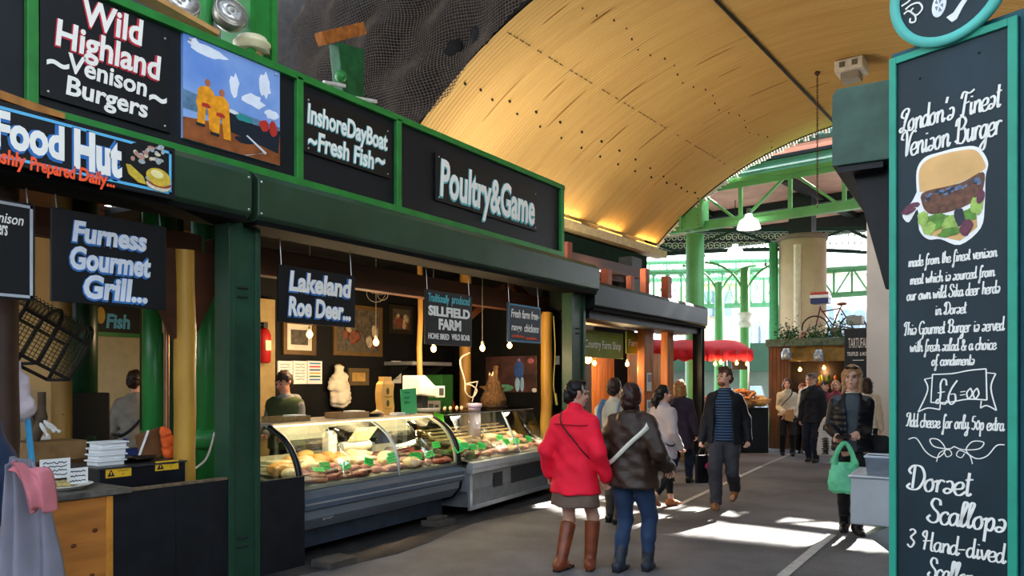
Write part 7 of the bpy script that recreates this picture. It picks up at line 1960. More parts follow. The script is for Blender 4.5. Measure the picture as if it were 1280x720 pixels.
# ------------------------------------------------------------------ bread stall under the red awning
D_B = 17.3
a, b = at_d(815, 460, D_B - .4), at_d(941, 460, D_B)
ex = (b - a) / np.linalg.norm(b - a); ey = FWD
t = thing('red_awning', 'bright red stall awning with a scalloped valance beyond the farm shop', 'awning', (a[0], a[1], 2.2))
W_ = float(np.linalg.norm(b - a))
def AW(u, v, z): return a * [1, 1, 0] + ex * u * [1, 1, 0] + ey * v + np.array([0, 0, z])
q = MB()
q.sheet([[AW(W_ * i / 12, .9 * k / 4 * 2, 2.3 + .32 * sin(pi * k / 8) + .015 * sin(i * 1.3)) for i in range(13)] for k in range(5)], .012, (0, 0, 1))
q.build('canopy', M('awning_red', 'd0202c', .7, var=.1, scale=2), t)
q = MB()
n = 48
q.sheet([[AW(W_ * i / n, -.012 + .03 * sin(i * .9), 2.31) for i in range(n + 1)], [AW(W_ * i / n, -.03 + .04 * sin(i * .9), 2.1 - .06 * abs(sin(pi * i / 6))) for i in range(n + 1)]], .01, -FWD)
q.build('valance', M('awning_red'), t)
for u in (.08, W_ - .08):
    for v in (.05, 1.75): q = MB(); q.tube([AW(u, v, 0), AW(u, v, 2.32)], .025, 8); q.build('pole', m_alu, t)
for k, (px, py) in enumerate(((856, 446), (872, 449), (894, 455), (901, 453), (921, 454), (934, 455), (818, 452))):
    hang_bulb('festoon bulb under the red awning, %s from the thin corner post' % ORD[(0 if px < 820 else k + 1)], px, py, D_B - .2, 2.33, r=.035, pw=5, e=25, grp='festoon bulbs under the red awning')
# dark menu panel below the valance
p = at_d(926, 455, D_B + .5)
q = MB(); q.box(p, (.42, .03, .26), YAW); tag(q.build('menu_sign', M('panel_umber', '2c201a', .5)), 'dark menu panel hanging behind the festoon bulbs of the bread stall', 'sign')
# table
a2, b2 = on_z(880, 564, 0), on_z(960, 562, 0)
a2 = at_d(884, 560, 17.2) * [1, 1, 0]; b2 = at_d(961, 560, 17.2) * [1, 1, 0]
t = thing('bread_table', 'bread stall table under a floor-length black cloth', 'table', (a2[0], a2[1], 0))
q = MB(); q.prism([tuple(a2), tuple(b2), tuple(b2 + np.array([0, 0, 1.0])), tuple(a2 + np.array([0, 0, 1.0]))], (0, 0, 0), FWD * .9); q.build('cloth', M('cloth_black_green', '14191c', .8, var=.3, scale=4), t, .02)
q = MB(); q.prism([tuple(a2 + np.array([0, 0, 1.0])), tuple(b2 + np.array([0, 0, 1.0])), tuple(b2 + np.array([0, 0, 1.02])), tuple(a2 + np.array([0, 0, 1.02]))], -FWD * .03, FWD * .93); q.build('top', M('top_char', '24282b', .5), t)
def TB(u, v, z): return a2 + (b2 - a2) * u + FWD * v + np.array([0, 0, z])
# slanted baskets with pretzels
pret = None
for k, (u, v, lab) in enumerate(((.62, .3, 'wicker basket piled with twisted loaves at the near side of the bread table'), (.9, .35, 'wicker basket with pale rolls at the outer end of the bread table'))):
    c = TB(u, v, 1.022)
    t = thing('bread_basket', lab, 'basket', c)
    q = MB(); q.lathe([(.2, 0), (.28, .16), (.3, .16), (.22, .0)], c, 20); q.build('weave', M('wicker_pale', 'b98a52', .7, var=.35, scale=50), t)
    q = MB(); q.tube([c + np.array([.29 * cos(j * pi / 10), .29 * sin(j * pi / 10), .165]) for j in range(21)], .014, 6); q.build('rim', M('wicker_pale'), t)
pz = MB()
pp = [(.12 * sin(t_) * (1 + .35 * sin(2 * t_)), .1 * cos(t_) + .05 * cos(2 * t_ + .4), .02 * sin(3 * t_)) for t_ in [2 * pi * i / 26 for i in range(27)]]
pz.tube(pp, [.022 + .012 * abs(sin(i * .24)) for i in range(27)], 8)
pret = pz.build('twisted_loaf', M('crust', 'b5713a', .5, var=.3, scale=14))
rg = random.Random(21)
k = 0
for lv, cnt in enumerate((6, 5, 4, 2)):
    for i in range(cnt):
        o = pret if k == 0 else pret.copy()
        if k: COL.objects.link(o)
        c = TB(.62, .3, 1.2 + .06 * lv) + np.array([(.24 - .045 * lv) * cos(i * 2 * pi / cnt + lv), (.24 - .045 * lv) * sin(i * 2 * pi / cnt + lv), 0])
        o.location = tuple(c); o.rotation_euler = (rg.uniform(-.5, .5), rg.uniform(-.5, .5), rg.uniform(0, 6)); o.scale = (.95,) * 3
        tag(o, 'twisted brown loaf in the %s layer of the heaped basket, near the bearded man' % ('lowest', 'second', 'third', 'topmost')[lv], 'bread', 'twisted loaves on the bread table'); k += 1
roll = solid('bread_roll', [_ell((0, 0, .035), (.06, .08, .04), .02)], M('crust_pale', 'd0a468', .5, var=.2, scale=14), vox=.012)
for i in range(12):
    o = roll if i == 0 else roll.copy()
    if i: COL.objects.link(o)
    c = TB(.9, .35, 1.17 + .05 * (i // 7)) + np.array([(.17 if i < 7 else .09) * cos(i * 1.1), (.17 if i < 7 else .09) * sin(i * 1.1), 0])
    o.location = tuple(c); o.rotation_euler = (0, 0, i)
    tag(o, 'pale roll %s the basket at the outer end of the bread table' % ('low in' if i < 7 else 'on top of'), 'bread', 'pale rolls on the bread table')
for k, (u, lab) in enumerate(((.06, 'stack of flat loaves at the end of the bread table behind the bearded man, topmost'), )):
    for j in range(3):
        c = TB(.1, .3, 1.022 + .085 * j); q = MB(); q.ball(c + np.array([0, 0, .04]), .15, 16, 8, (1, 1, .3)); tag(q.build('round_loaf', M('crust')), 'round loaf at the inner end of the bread table, %s of three' % ('lowest', 'middle', 'top')[j], 'bread', 'round loaves on the bread table')
# acrylic sneeze guard
t = thing('sneeze_guard', 'sloping clear guard over the rolls on the bread table', 'guard', TB(.95, .2, 1.02))
q = MB(); q.prism([TB(.78, .05, 1.02), TB(1.0, .05, 1.02), TB(1.0, .5, 1.5), TB(.78, .5, 1.5)], (0, 0, 0), FWD * .008); q.build('pane', glass('case_glass'), t)
q = MB(); q.tube([TB(1.0, .05, 1.02), TB(1.0, .5, 1.5)], .01, 6); q.tube([TB(.78, .05, 1.02), TB(.78, .5, 1.5)], .01, 6); q.build('edge', m_alu, t)
# crates behind the plum coat
for k in range(3):
    p = at_d(868, 560, 15.6)
    q = MB(); z = .28 * k
    for j in range(3): q.bx(p[0] - .28, p[0] + .28, p[1] - .2, p[1] - .185, z + .02 + .085 * j, z + .085 + .085 * j); q.bx(p[0] - .28, p[0] - .265, p[1] - .2, p[1] + .2, z + .02 + .085 * j, z + .085 + .085 * j); q.bx(p[0] + .265, p[0] + .28, p[1] - .2, p[1] + .2, z + .02 + .085 * j, z + .085 + .085 * j)
    q.bx(p[0] - .27, p[0] + .27, p[1] - .19, p[1] + .2, z + .005, z + .02)
    tag(q.build('slatted_crate', M('crate_slat', '8f7a52', .7, var=.3)), 'slatted wooden crate beside the corner post, %s of three' % ('lowest', 'middle', 'topmost')[k], 'crate', 'slatted crates by the corner post')

# ------------------------------------------------------------------ truffle kiosk with the bicycle on its roof
YK = 18.8
xk0, xk1 = float(on_y(961, 480, YK)[0]), float(on_y(1092, 480, YK)[0])
def KX(px): return float(on_y(px, 480, YK)[0])
def KZ(px, py, Y=YK): return float(on_y(px, py, Y)[2])
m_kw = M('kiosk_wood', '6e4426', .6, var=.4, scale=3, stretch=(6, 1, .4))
t = thing('kiosk', 'small timber kiosk with an open front, planted roof edge and a black side sign', 'kiosk', (xk0, YK, 0))
zr = KZ(1000, 433)
q = MB(); q.bx(xk0, KX(986), YK, YK + .12, 0, zr)
for j in range(5): q.bx(xk0 + .002 + (KX(986) - xk0) / 5 * j, xk0 - .004 + (KX(986) - xk0) / 5 * (j + 1), YK - .015, YK, 0, zr)
q.build('boarded_pier', m_kw, t)
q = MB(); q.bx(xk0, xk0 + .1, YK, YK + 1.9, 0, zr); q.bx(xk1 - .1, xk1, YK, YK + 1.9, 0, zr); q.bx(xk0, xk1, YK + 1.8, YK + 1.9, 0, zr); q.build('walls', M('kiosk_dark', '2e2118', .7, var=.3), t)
q = MB(); q.bx(xk0 - .05, xk1 + .02, YK - .1, YK + 1.95, zr, zr + .08); q.build('roof', m_kw, t)
q = MB(); q.bx(KX(986), KX(1058), YK + .02, YK + .14, zr - .35, zr); q.build('header', M('kiosk_gold', '8a6a2a', .4, .2, var=.3), t)
q = MB(); q.bx(KX(986), KX(1058), YK + .3, YK + .9, 0, .95); q.build('counter', m_kw, t)
q = MB(); q.bx(KX(986), KX(1058), YK + 1.6, YK + 1.75, 1.0, 1.06); q.bx(KX(986), KX(1058), YK + 1.6, YK + 1.75, 1.5, 1.56); q.build('shelf', m_oak, t)
q = MB(); z0 = KZ(1000, 437); q.bx(xk0, KX(1060), YK - .28, YK - .06, zr + .0, zr + .17); q.build('planter', M('planter_moss', '5c6a58', .7, var=.4, scale=12), t)
rg = random.Random(31)
for k in range(12):
    x = KX(990) + (KX(1054) - KX(990)) * (k % 6 + .5) / 6
    q = MB(); z = 1.06 if k < 6 else 1.56; q.lathe([(.05, 0), (.055, .02), (.055, .15), (.03, .18), (.03, .2)], (x, YK + 1.67, z), 10); tag(q.build('preserve_jar', gm[rg.randrange(5)]), 'jar on the %s shelf at the back of the kiosk' % ('lower' if k < 6 else 'upper'), 'jar', 'jars at the back of the kiosk')
for k, (px, py) in enumerate(((1000, 462), (1030, 460), (1046, 466))):
    hang_bulb('warm bulb inside the kiosk, %s from the boarded pier' % ORD[k], px, py, 19.4, zr, r=.04, pw=5, e=12, grp='warm bulbs inside the kiosk')
# plants on the planter: each a spray of leaves
def leafy(label, px, n, h, w, seed, cat='plant', name='trailing_plant'):
    r_ = random.Random(seed); x = KX(px); q = MB()
    t = thing(name, label, cat, (x, YK - .17, zr + .16))
    for i in range(n):
        c = Vector((x + r_.gauss(0, w), YK - .17 + r_.gauss(0, .07), zr + .17 + abs(r_.gauss(0, h))- (.14 if r_.random() < .25 else 0)))
        d = Vector((r_.uniform(-1, 1), r_.uniform(-1, .6), r_.uniform(-.3, 1))).normalized(); s_ = r_.uniform(.04, .09)
        sd = d.cross(Vector((r_.uniform(-1, 1), r_.uniform(-1, 1), r_.uniform(-1, 1)))).normalized()
        q.add([c, c + d * s_ * .5 + sd * s_ * .3, c + d * s_, c + d * s_ * .5 - sd * s_ * .3], [(0, 1, 2, 3)])
    q.build('leaves', M('leaf_green', '34572f', .6, var=.5, scale=9), t, fix=False)
    q = MB()
    for i in range(5): q.tube([(x + r_.gauss(0, w * .4), YK - .17, zr + .1), (x + r_.gauss(0, w), YK - .17, zr + .17 + h)], .006, 4)
    q.build('stems', M('stem_green', '3c4a26', .7), t)
leafy('bushy plant at the boarded end of the kiosk planter', 988, 420, .16, .15, 1); leafy('trailing ivy in the middle of the kiosk planter under the bicycle', 1020, 260, .12, .13, 2); leafy('broad leafy plant at the signed end of the kiosk planter', 1047, 460, .17, .16, 3)
# milk churns hanging/standing on posts at the front
for k, (px, py, lab) in enumerate(((988, 438, 'galvanised pail hanging from the planter near the boarded pier'), (1028, 440, 'galvanised pail hanging from the planter above the kiosk doorway'))):
    x = KX(px); z = KZ(px, py + 12)
    t = thing('galvanised_pail', lab, 'pail', (x, YK - .36, z))
    q = MB(); q.lathe([(.1, 0), (.115, .01), (.115, .17), (.08, .22), (.08, .26)], (x, YK - .36, z), 18); q.build('body', M('galvanised', '9aa0a2', .35, .7, var=.15), t)
    q = MB(); q.lathe([(.118, .05), (.124, .06), (.118, .07)], (x, YK - .36, z), 18); q.lathe([(.118, .14), (.124, .15), (.118, .16)], (x, YK - .36, z), 18); q.build('hoop', M('galvanised'), t)
    q = MB(); q.tube([(x - .08, YK - .36, z + .25), (x - .05, YK - .3, z + .4), (x + .05, YK - .3, z + .4), (x + .08, YK - .36, z + .25)], .006, 5); q.build('handle', m_dk, t)
x = KX(1004)
o = solid('pot_with_wrap', [_ccap((0, 0, 0), (.05, 0, .1), .06, .05, .03), _ccap((.03, 0, .1), (.12, 0, .16), .04, .02, .03)], M('wrap_rose', 'b98474', .7, var=.2), vox=.014); o.location = (x, YK - .2, zr + .2); tag(o, 'dusty rose wrapped pot between the two plants on the kiosk roof', 'pot')
x = KX(1046); q = MB(); q.lathe([(.1, 0), (.13, .2), (.14, .2), (.11, .21)], (x, YK - .1, zr + .2), 16); tag(q.build('flower_pot', M('pot_pale', 'b5aea6', .6)), 'pale flower pot behind the broad leafy plant', 'pot')
# bicycle
xb0, zb0 = KX(1017), zr + .36
t = thing('bicycle', 'old bicycle mounted on the kiosk roof with a striped delivery box', 'bicycle', (xb0, YK + .3, zr + .08))
yb = YK + .3; R_ = .3
c1, c2 = (xb0 - .03, yb, zr + .42), (xb0 + .72, yb + .35, zr + .42)
bd = (Vector(c2) - Vector(c1)); bd.z = 0; bd.normalize()
def BP(u, z): v = Vector((c1[0], c1[1], 0)) + bd * u; return (v.x, v.y, zr + z)
for c_u in (0, .85):
    q = MB(); q.tube([BP(c_u + R_ * cos(a), .42 + R_ * sin(a)) for a in [2 * pi * i / 28 for i in range(29)]], .018, 7); w = q.build('wheel', M('tyre_black', '1a1a1a', .6), t)
    q = MB()
    for i in range(14): q.tube([BP(c_u, .42), BP(c_u + R_ * cos(i * 2 * pi / 14), .42 + R_ * sin(i * 2 * pi / 14))], .003, 3)
    q.build('spokes', m_alu, w)
q = MB()
for a, b in (((0, .42), (.12, .95)), ((.12, .9), (.4, .5)), ((.14, .82), (.58, .9)), ((.4, .5), (.6, .98)), ((.4, .5), (.85, .42)), ((.85, .42), (.58, .88))): q.tube([BP(*a), BP(*b)], .016, 7)
q.build('frame', M('bike_red', '6a2420', .4), t)
q = MB(); q.tube([BP(.12, .95), BP(.16, 1.05), BP(.05, 1.08)], .012, 6); p_ = BP(.14, 1.06); nv = bd.cross(Vector((0, 0, 1))); q.tube([Vector(p_) - nv * .24, Vector(p_) + nv * .24], .012, 6); q.build('handlebar', m_alu, t)
q = MB(); q.ball(BP(.6, 1.0), .1, 12, 6, (1.2, .7, .4)); q.build('saddle', m_leath, t)
q = MB(); q.bx(BP(.1, 0)[0] - .16, BP(.1, 0)[0] + .24, yb - .2, yb + .15, zr + 1.0, zr + 1.12); q.mat(1); q.bx(BP(.1, 0)[0] - .17, BP(.1, 0)[0] + .25, yb - .21, yb + .16, zr + 1.12, zr + 1.2); q.mat(2); q.bx(BP(.1, 0)[0] - .16, BP(.1, 0)[0] + .24, yb - .2, yb + .15, zr + 1.2, zr + 1.27)
q.build('delivery_box', [M('box_navy', '23306a', .4), M('box_white', 'e0dcd8', .4), M('box_red', 'b8402e', .4)], t, .015)
q = MB(); q.bx(BP(.95, 0)[0] - .2, BP(.95, 0)[0] + .14, yb + .1, yb + .5, zr + .5, zr + .7); q.build('pannier', M('pannier_grey', '9a948c', .6, var=.2), t, .01)
# black sign of the kiosk, standing forward at its end
YS = 17.6
t, a0, a1, b0, b1 = panel_y('kiosk_sign', 'tall black kiosk board lettered TARTUFAIA in white capitals', 'sign', 1056, 1091, 412, 505, YS, M('sign_slate', '1d2126', .5, var=.2), .04)
q = MB(); w_ = a1 - a0; h_ = b1 - b0
text_on(q, 'TARTUFAIA', (0, YS - .04, 0), (1, 0, 0), (0, 0, 1), (0, -1, 0), a0 + w_ * .14, a1 - w_ * .12, b1 - h_ * .25, b1 - h_ * .12, 0, .0, 0)
text_on(q, 'TRUFFLES', (0, YS - .04, 0), (1, 0, 0), (0, 0, 1), (0, -1, 0), a0 + w_ * .1, a0 + w_ * .5, b1 - h_ * .355, b1 - h_ * .305, 0, .01, 0)
text_on(q, '& MORE', (0, YS - .04, 0), (1, 0, 0), (0, 0, 1), (0, -1, 0), a0 + w_ * .56, a1 - w_ * .1, b1 - h_ * .355, b1 - h_ * .305, 0, .01, 0)
q.bx(a0 + w_ * .3, a1 - w_ * .3, YS - .045, YS - .04, b1 - h_ * .42, b1 - h_ * .41); q.build('lettering', m_wht, t)
q = MB(); q.bx(a0 + .03, a0 + .08, YS - .03, YS, 0, b0); q.bx(a1 - .08, a1 - .03, YS - .03, YS, 0, b0); q.build('leg', m_dk, t)
t, a0, a1, b0, b1 = panel_y('price_board', 'small slate price board low beside the tall chalk sign', 'sign', 1090, 1112, 447, 467, YS - .2, M('sign_slate'), .03)
q = MB(); w_ = a1 - a0; h_ = b1 - b0
for i in range(2): q.bx(a0 + w_ * (.08 + .46 * i), a0 + w_ * (.46 + .46 * i), YS - .236, YS - .23, b0 + h_ * .1, b0 + h_ * .5)
q.bx(a0 + w_ * .1, a1 - w_ * .1, YS - .236, YS - .23, b0 + h_ * .68, b0 + h_ * .85); q.build('chalk_block', M('chalk_grey', '7a8288', .6, var=.4, scale=40), t)
# produce stand further along
p0_, p1_ = at_d(1088, 553, 16.6) * [1, 1, 0], at_d(1124, 553, 16.6) * [1, 1, 0]
t = thing('produce_stand', 'dark green stand with an orange boarded top beside the kiosk sign', 'stand', (p0_[0], p0_[1], 0))
q = MB(); q.prism([tuple(p0_), tuple(p1_), tuple(p1_ + np.array([0, 0, .78])), tuple(p0_ + np.array([0, 0, .78]))], (0, 0, 0), FWD * .8); q.build('body', M('stand_green', '1f2f26', .6, var=.3), t)
q = MB(); q.prism([tuple(p0_ + np.array([0, 0, .78])), tuple(p1_ + np.array([0, 0, .78])), tuple(p1_ + np.array([0, 0, .9])), tuple(p0_ + np.array([0, 0, .9]))], -FWD * .05, FWD * .85); q.build('top', m_oak, t)
rg = random.Random(8)
for k in range(9):
    c = p0_ + (p1_ - p0_) * ((k % 5) + .6) / 5.4 + FWD * (.15 + .3 * (k // 5)) + np.array([0, 0, .9])
    q = MB(); q.lathe([(.04, 0), (.045, .02), (.045, .12), (.03, .15), (.03, .17)], c, 10); tag(q.build('honey_jar', M('jar_%d' % (k % 3), ('c9cdd2', 'b5702a', '3a4a8a')[k % 3], .3)), 'small jar on the orange-topped stand beside the kiosk sign', 'jar', 'jars on the produce stand')
q = MB(); c = at_d(1102, 440, 17.4); q.prism([tuple(c + RGT * x + np.array([0, 0, z])) for x, z in ((-.3, -1.6), (.3, -1.6), (.3, .75), (-.3, .75))], (0, 0, 0), FWD * .06); tag(q.build('corrugated_screen', M('screen_pale', 'b9b4ac', .6, var=.1)), 'pale screen behind the price board', 'screen', kind='thing')
q = MB(); c = at_d(1078, 414, 18.0); q.box(c, (.75, .3, .14), 0); tag(q.build('wooden_box', m_kw), 'flat wooden box lying over the top of the kiosk sign', 'box')

# ------------------------------------------------------------------ the stall on the other side of the lane
# shutter housing end and dark bracketed soffit
P_ = at_d(1040, 200, 5.0); ax_ = dirn(1225)
X0r, Y0r = P_[0], P_[1]
t = thing('shutter_box', 'weathered green shutter casing over the scallop stall, seen end-on beside the chalk sign', 'shutter housing', (X0r, Y0r, 3.0))
def RP(u, v, z): return np.array([X0r, Y0r, 0]) + np.array([ax_[1], -ax_[0], 0]) * u + ax_ * v + np.array([0, 0, z])
q = MB(); q.prism([RP(0, 0, 3.0), RP(.46, 0, 3.0), RP(.46, 0, 3.5), RP(.03, 0, 3.5), RP(0, 0, 3.46)], (0, 0, 0), ax_ * 3.6); q.build('casing', M('casing_sage', '3f5a4c', .5, var=.3, scale=4), t, .006)
q = MB(); q.prism([RP(.03, .02, 2.96), RP(.3, .02, 2.96), RP(.3, .02, 3.01), RP(.03, .02, 3.01)], (0, 0, 0), ax_ * 3.5); q.build('slot', m_dk, t)
t = MB(); t.prism([RP(.3, .15, 2.2), RP(.46, .15, 2.2), RP(.46, .15, 3.0), RP(.1, .15, 3.0)], (0, 0, 0), ax_ * .06)
tag(t.build('corner_bracket', M('bracket_black', '17191b', .5, var=.5, scale=5), bevel=.006), 'black bracket plate tucked under the weathered green casing', 'bracket', kind='thing')
q = MB(); q.prism([RP(.46, .1, 2.9), RP(1.8, .1, 2.9), RP(1.8, .1, 2.98), RP(.46, .1, 2.98)], (0, 0, 0), ax_ * 3.4); struct(q.build('ceiling_scallop', m_blackw))
# chalk sign: tall framed board facing the lane
PD = at_d(1113, 477, 4.0)
eu = np.array([RGT[0] * 683 - FWD[0] * 960, RGT[1] * 683 - FWD[1] * 960, 0]); eu /= np.linalg.norm(eu)   # runs towards the viewer
ev = np.array([0, 0, 1.]); en = np.cross(eu, ev)
if en @ (EYE - PD) < 0: en = -en
def pl(px, py): r_ = on_pl(px, py, PD, en); return float((r_ - PD) @ eu), float(r_[2])
W_ = pl(1273, 300)[0]; zt_ = pl(1113, 75)[1]; z0_ = .12
t = thing('chalk_sign', "tall teal-framed chalkboard advertising London's finest venison burger and Dorset scallops", 'sign', (PD[0], PD[1], 0))
m_slate = M('chalkboard', '152a33', .5, var=.35, scale=3, stretch=(1, 1, .6))
m_tealf = M('teal_frame', '2b9a80', .45, var=.12, scale=6)
m_tealb = M('teal_back', '17505a', .5, var=.2, scale=5)
def PP(u, z, n=0): return PD * [1, 1, 0] + eu * u + en * n + np.array([0, 0, z])
def slab(q, u0, u1, z0, z1, n0, n1): q.prism([PP(u0, z0), PP(u1, z0), PP(u1, z1), PP(u0, z1)], en * n0, en * n1)
q = MB(); slab(q, .0, W_, z0_, zt_, -.02, 0); q.build('slate', m_slate, t)
q = MB(); fw = .036; slab(q, 0, fw, z0_, zt_, 0, .016); slab(q, W_ - fw * 1.1, W_, z0_, zt_, 0, .016); slab(q, fw, W_ - fw * 1.1, zt_ - fw, zt_, 0, .016); slab(q, fw, W_ - fw * 1.1, z0_, z0_ + fw, 0, .016); q.build('frame', m_tealf, t, .003)
q = MB(); slab(q, -.005, W_ + .03, z0_, zt_ + .035, -.1, -.02); q.build('box_back', m_tealb, t, .004)
for u in (.06, W_ - .06): q = MB(); slab(q, u - .03, u + .03, 0, z0_ + .02, -.08, -.03); q.build('foot', m_tealb, t)
lines = [("London's Finest", 1127, 166, 138, 1253, .0095), ('Venison Burger', 1127, 197, 167, 1253, .0095), ('made from the finest venison', 1136, 334, 320, 1247, .0056), ('meat which is sourced from', 1138, 356, 342, 1244, .0056), ('our own wild Sika deer herds', 1134, 376, 361, 1250, .0056), ('in Dorset', 1169, 394, 379, 1209, .0056), ('This Gourmet Burger is served', 1130, 419, 403, 1256, .0056), ('with fresh salad & a choice', 1138, 440, 425, 1246, .0056), ('of condiments', 1165, 457, 443, 1218, .0056), ('Add cheese for only 50p extra', 1133, 533, 516, 1256, .0056), ('Dorset', 1134, 611, 581, 1217, .011), ('Scallops', 1159, 652, 622, 1257, .011), ('3 Hand-dived', 1134, 683, 660, 1258, .0085), ('Scallops', 1160, 722, 696, 1226, .009)]
q = MB()
for body, lx, yb_, yt_, rx, w in lines:
    u0, v0 = pl(lx, yb_); _, v1 = pl(lx, yt_); u1, _ = pl(rx, 300)
    script_on(q, body, PD * [1, 1, 0], eu, ev, en, u0, u1, v0, v1, w)
def stroke(pts, w=.006, k=5): ribbon(q, catmull([pl(*p) for p in pts], k), w, Vector(PD * [1, 1, 0]), Vector(eu), Vector(ev), Vector(en))
u0, v0 = pl(1170, 505); _, v1 = pl(1170, 474); script_on(q, '£6', PD * [1, 1, 0], eu, ev, en, u0, pl(1197, 300)[0], v0, v1, .007)
u0, v0 = pl(1200, 498); _, v1 = pl(1200, 478); script_on(q, '=00', PD * [1, 1, 0], eu, ev, en, u0, pl(1224, 300)[0], v0, v1, .006)
stroke([(1166, 468), (1190, 467), (1212, 463), (1233, 461)]); stroke([(1166, 468), (1164, 503)], .006, 1); stroke([(1164, 503), (1185, 503), (1210, 499), (1234, 500)]); stroke([(1233, 461), (1234, 500)], .006, 1)
stroke([(1166, 472), (1156, 474)], .005, 1); stroke([(1156, 474), (1160, 488), (1148, 515)]); stroke([(1148, 515), (1160, 510), (1175, 512)]); stroke([(1175, 512), (1176, 503)], .005, 1)
stroke([(1234, 466), (1245, 467)], .005, 1); stroke([(1245, 467), (1239, 485), (1246, 513)]); stroke([(1246, 513), (1234, 507), (1226, 510)]); stroke([(1226, 510), (1227, 501)], .005, 1)
stroke([(1136, 549), (1146, 548), (1158, 565), (1172, 572), (1182, 562), (1174, 550), (1163, 549), (1168, 558), (1186, 561), (1193, 558)], .005)
stroke([(1256, 556), (1246, 557), (1234, 570), (1220, 573), (1208, 563), (1216, 552), (1230, 553), (1224, 561), (1204, 562), (1193, 558)], .005)
stroke([(1171, 577), (1175, 566), (1186, 562), (1190, 568), (1184, 571), (1181, 566)], .004); stroke([(1216, 580), (1212, 569), (1200, 563), (1196, 569), (1202, 572), (1206, 567)], .004)
q.build('lettering', m_wht, t, fix=False)
# printed burger on the slate
q = MB()
def bpoly(mi, pts, l, k=1): q.mat(mi); q.prism([PP(*pl(*p)) for p in pts], en * .0005, en * l)
def ov(cx, cy, rx, ry, n=18, wob=0, sd=1, sl=-.25):
    r_ = random.Random(sd); return [(cx + rx * cos(2 * pi * i / n) * (1 + wob * r_.uniform(-1, 1)), cy + ry * sin(2 * pi * i / n) * (1 + wob * r_.uniform(-1, 1)) + sl * rx * cos(2 * pi * i / n)) for i in range(n)]
out = [(1146, 240), (1146, 213), (1156, 197), (1176, 190), (1200, 184), (1222, 184), (1235, 202), (1232, 222), (1231, 256), (1226, 285), (1200, 306), (1176, 299), (1160, 299), (1149, 287), (1147, 262), (1136, 278), (1128, 268), (1140, 252)]
cl = lambda P: catmull(list(P) + [P[0]], 4)[:-1]
bpoly(0, cl(out), .001)
bpoly(1, cl([(1150, 240), (1149, 215), (1158, 201), (1178, 193), (1202, 188), (1220, 188), (1231, 203), (1229, 213), (1200, 228), (1170, 238)]), .0022)
bpoly(1, [(1202, 284), (1221, 270), (1222, 284), (1200, 301), (1180, 297), (1162, 294), (1158, 285)], .0022)
bpoly(2, cl([(1151, 247), (1158, 239), (1200, 229), (1229, 215), (1229, 236), (1222, 249), (1196, 262), (1168, 268), (1156, 262)]), .003)
for i in range(34):
    r_ = random.Random(i + 40); x = r_.uniform(1156, 1226); bpoly(r_.choice((3, 6)), ov(x, 247 - (x - 1156) * .31 + r_.uniform(-3, 4), r_.uniform(1.5, 4), r_.uniform(1.2, 2.4), 8, .2, i), .0036 + .00002 * i)
for i, (cx_, cy_, rx, ry, mi) in enumerate(((1172, 278, 18, 10, 4), (1192, 277, 14, 9, 5), (1212, 268, 12, 9, 4), (1222, 256, 8, 12, 5), (1162, 286, 9, 8, 5), (1186, 290, 14, 6, 4), (1208, 284, 8, 10, 7), (1154, 273, 7, 10, 5), (1226, 246, 6, 9, 7), (1136, 264, 9, 4, 7), (1142, 257, 8, 3, 7), (1200, 270, 6, 12, 6))): bpoly(mi, ov(cx_, cy_, rx, ry, 14, .25, i), .0045 + .0002 * i)
q.build('burger_print', [M('print_halo', 'f4f4f0', .5, var=.02), M('print_bun', 'e0b070', .5, var=.15, scale=6), M('print_patty', '6a4634', .5, var=.4, scale=40), M('print_onion', '5f7596', .5, var=.4, scale=50), M('print_lettuce', '5f8f38', .5, var=.3, scale=30), M('print_herb', '9dbb5a', .5, var=.3, scale=30), M('print_char', '2f3440', .5), M('print_redleaf', '6a3848', .5, var=.3, scale=30)], t)
q = MB()
for px, py in ((1150, 98), (1224, 66)): q.ball(PP(*pl(px, py)), .006, 8, 5)
q.build('screw', m_dk, t)
# round sign on top
cu, cz0 = pl(1172, 63); rad = .285; cu = cu + .065
zc = pl(1172, 63)[1] + rad
t = thing('round_sign', 'round teal-rimmed chalkboard fixed above the tall chalk sign, cut by the frame', 'sign', tuple(PP(cu, zc - rad, .02)))
q = MB(); n = 48
q.prism([PP(cu + rad * .86 * cos(2 * pi * i / n), zc + rad * .86 * sin(2 * pi * i / n)) for i in range(n)], en * .02, en * .03); q.build('slate', M('chalkboard'), t)
q = MB()
q.sheet([[PP(cu + r_ * rad * cos(2 * pi * i / n), zc + r_ * rad * sin(2 * pi * i / n), .042) for i in range(n + 1)] for r_ in (.84, 1.0)], .03, en); q.build('rim', M('teal_rim', '58b8ac', .45, var=.08), t, fix=False)
q = MB()
def rst(pts, w=.008): ribbon(q, catmull([pl(*p) for p in pts], 5), w, Vector(PD * [1, 1, 0]) + Vector(en) * .03, Vector(eu), Vector(ev), Vector(en))
rst([(1131, 10), (1140, 4), (1146, -4), (1138, -6)]); rst([(1136, 14), (1144, 8), (1153, 6), (1157, 13), (1150, 21), (1143, 17), (1146, 12)]); rst([(1134, 20), (1140, 16), (1148, 22), (1148, 29), (1142, 30), (1142, 25)])
q.mat(1); q.prism([PP(*pl(*p)) for p in ov(1178, 9, 9, 14, 18, 0, 1, -.6)], en * .03, en * .034); q.prism([PP(*pl(*p)) for p in ((1187, 24), (1196, 18), (1204, 6), (1212, -4), (1216, -2), (1207, 12), (1200, 26), (1194, 30))], en * .03, en * .034)
q.mat(2)
for i in range(5): a_ = i * 2 * pi / 5; q.prism([PP(*pl(1178 + 6 * cos(a_ + d_) * s_, 9 + 9 * sin(a_ + d_) * s_)) for d_, s_ in ((0, .25), (.35, .9), (-.35, .9))], en * .034, en * .036)
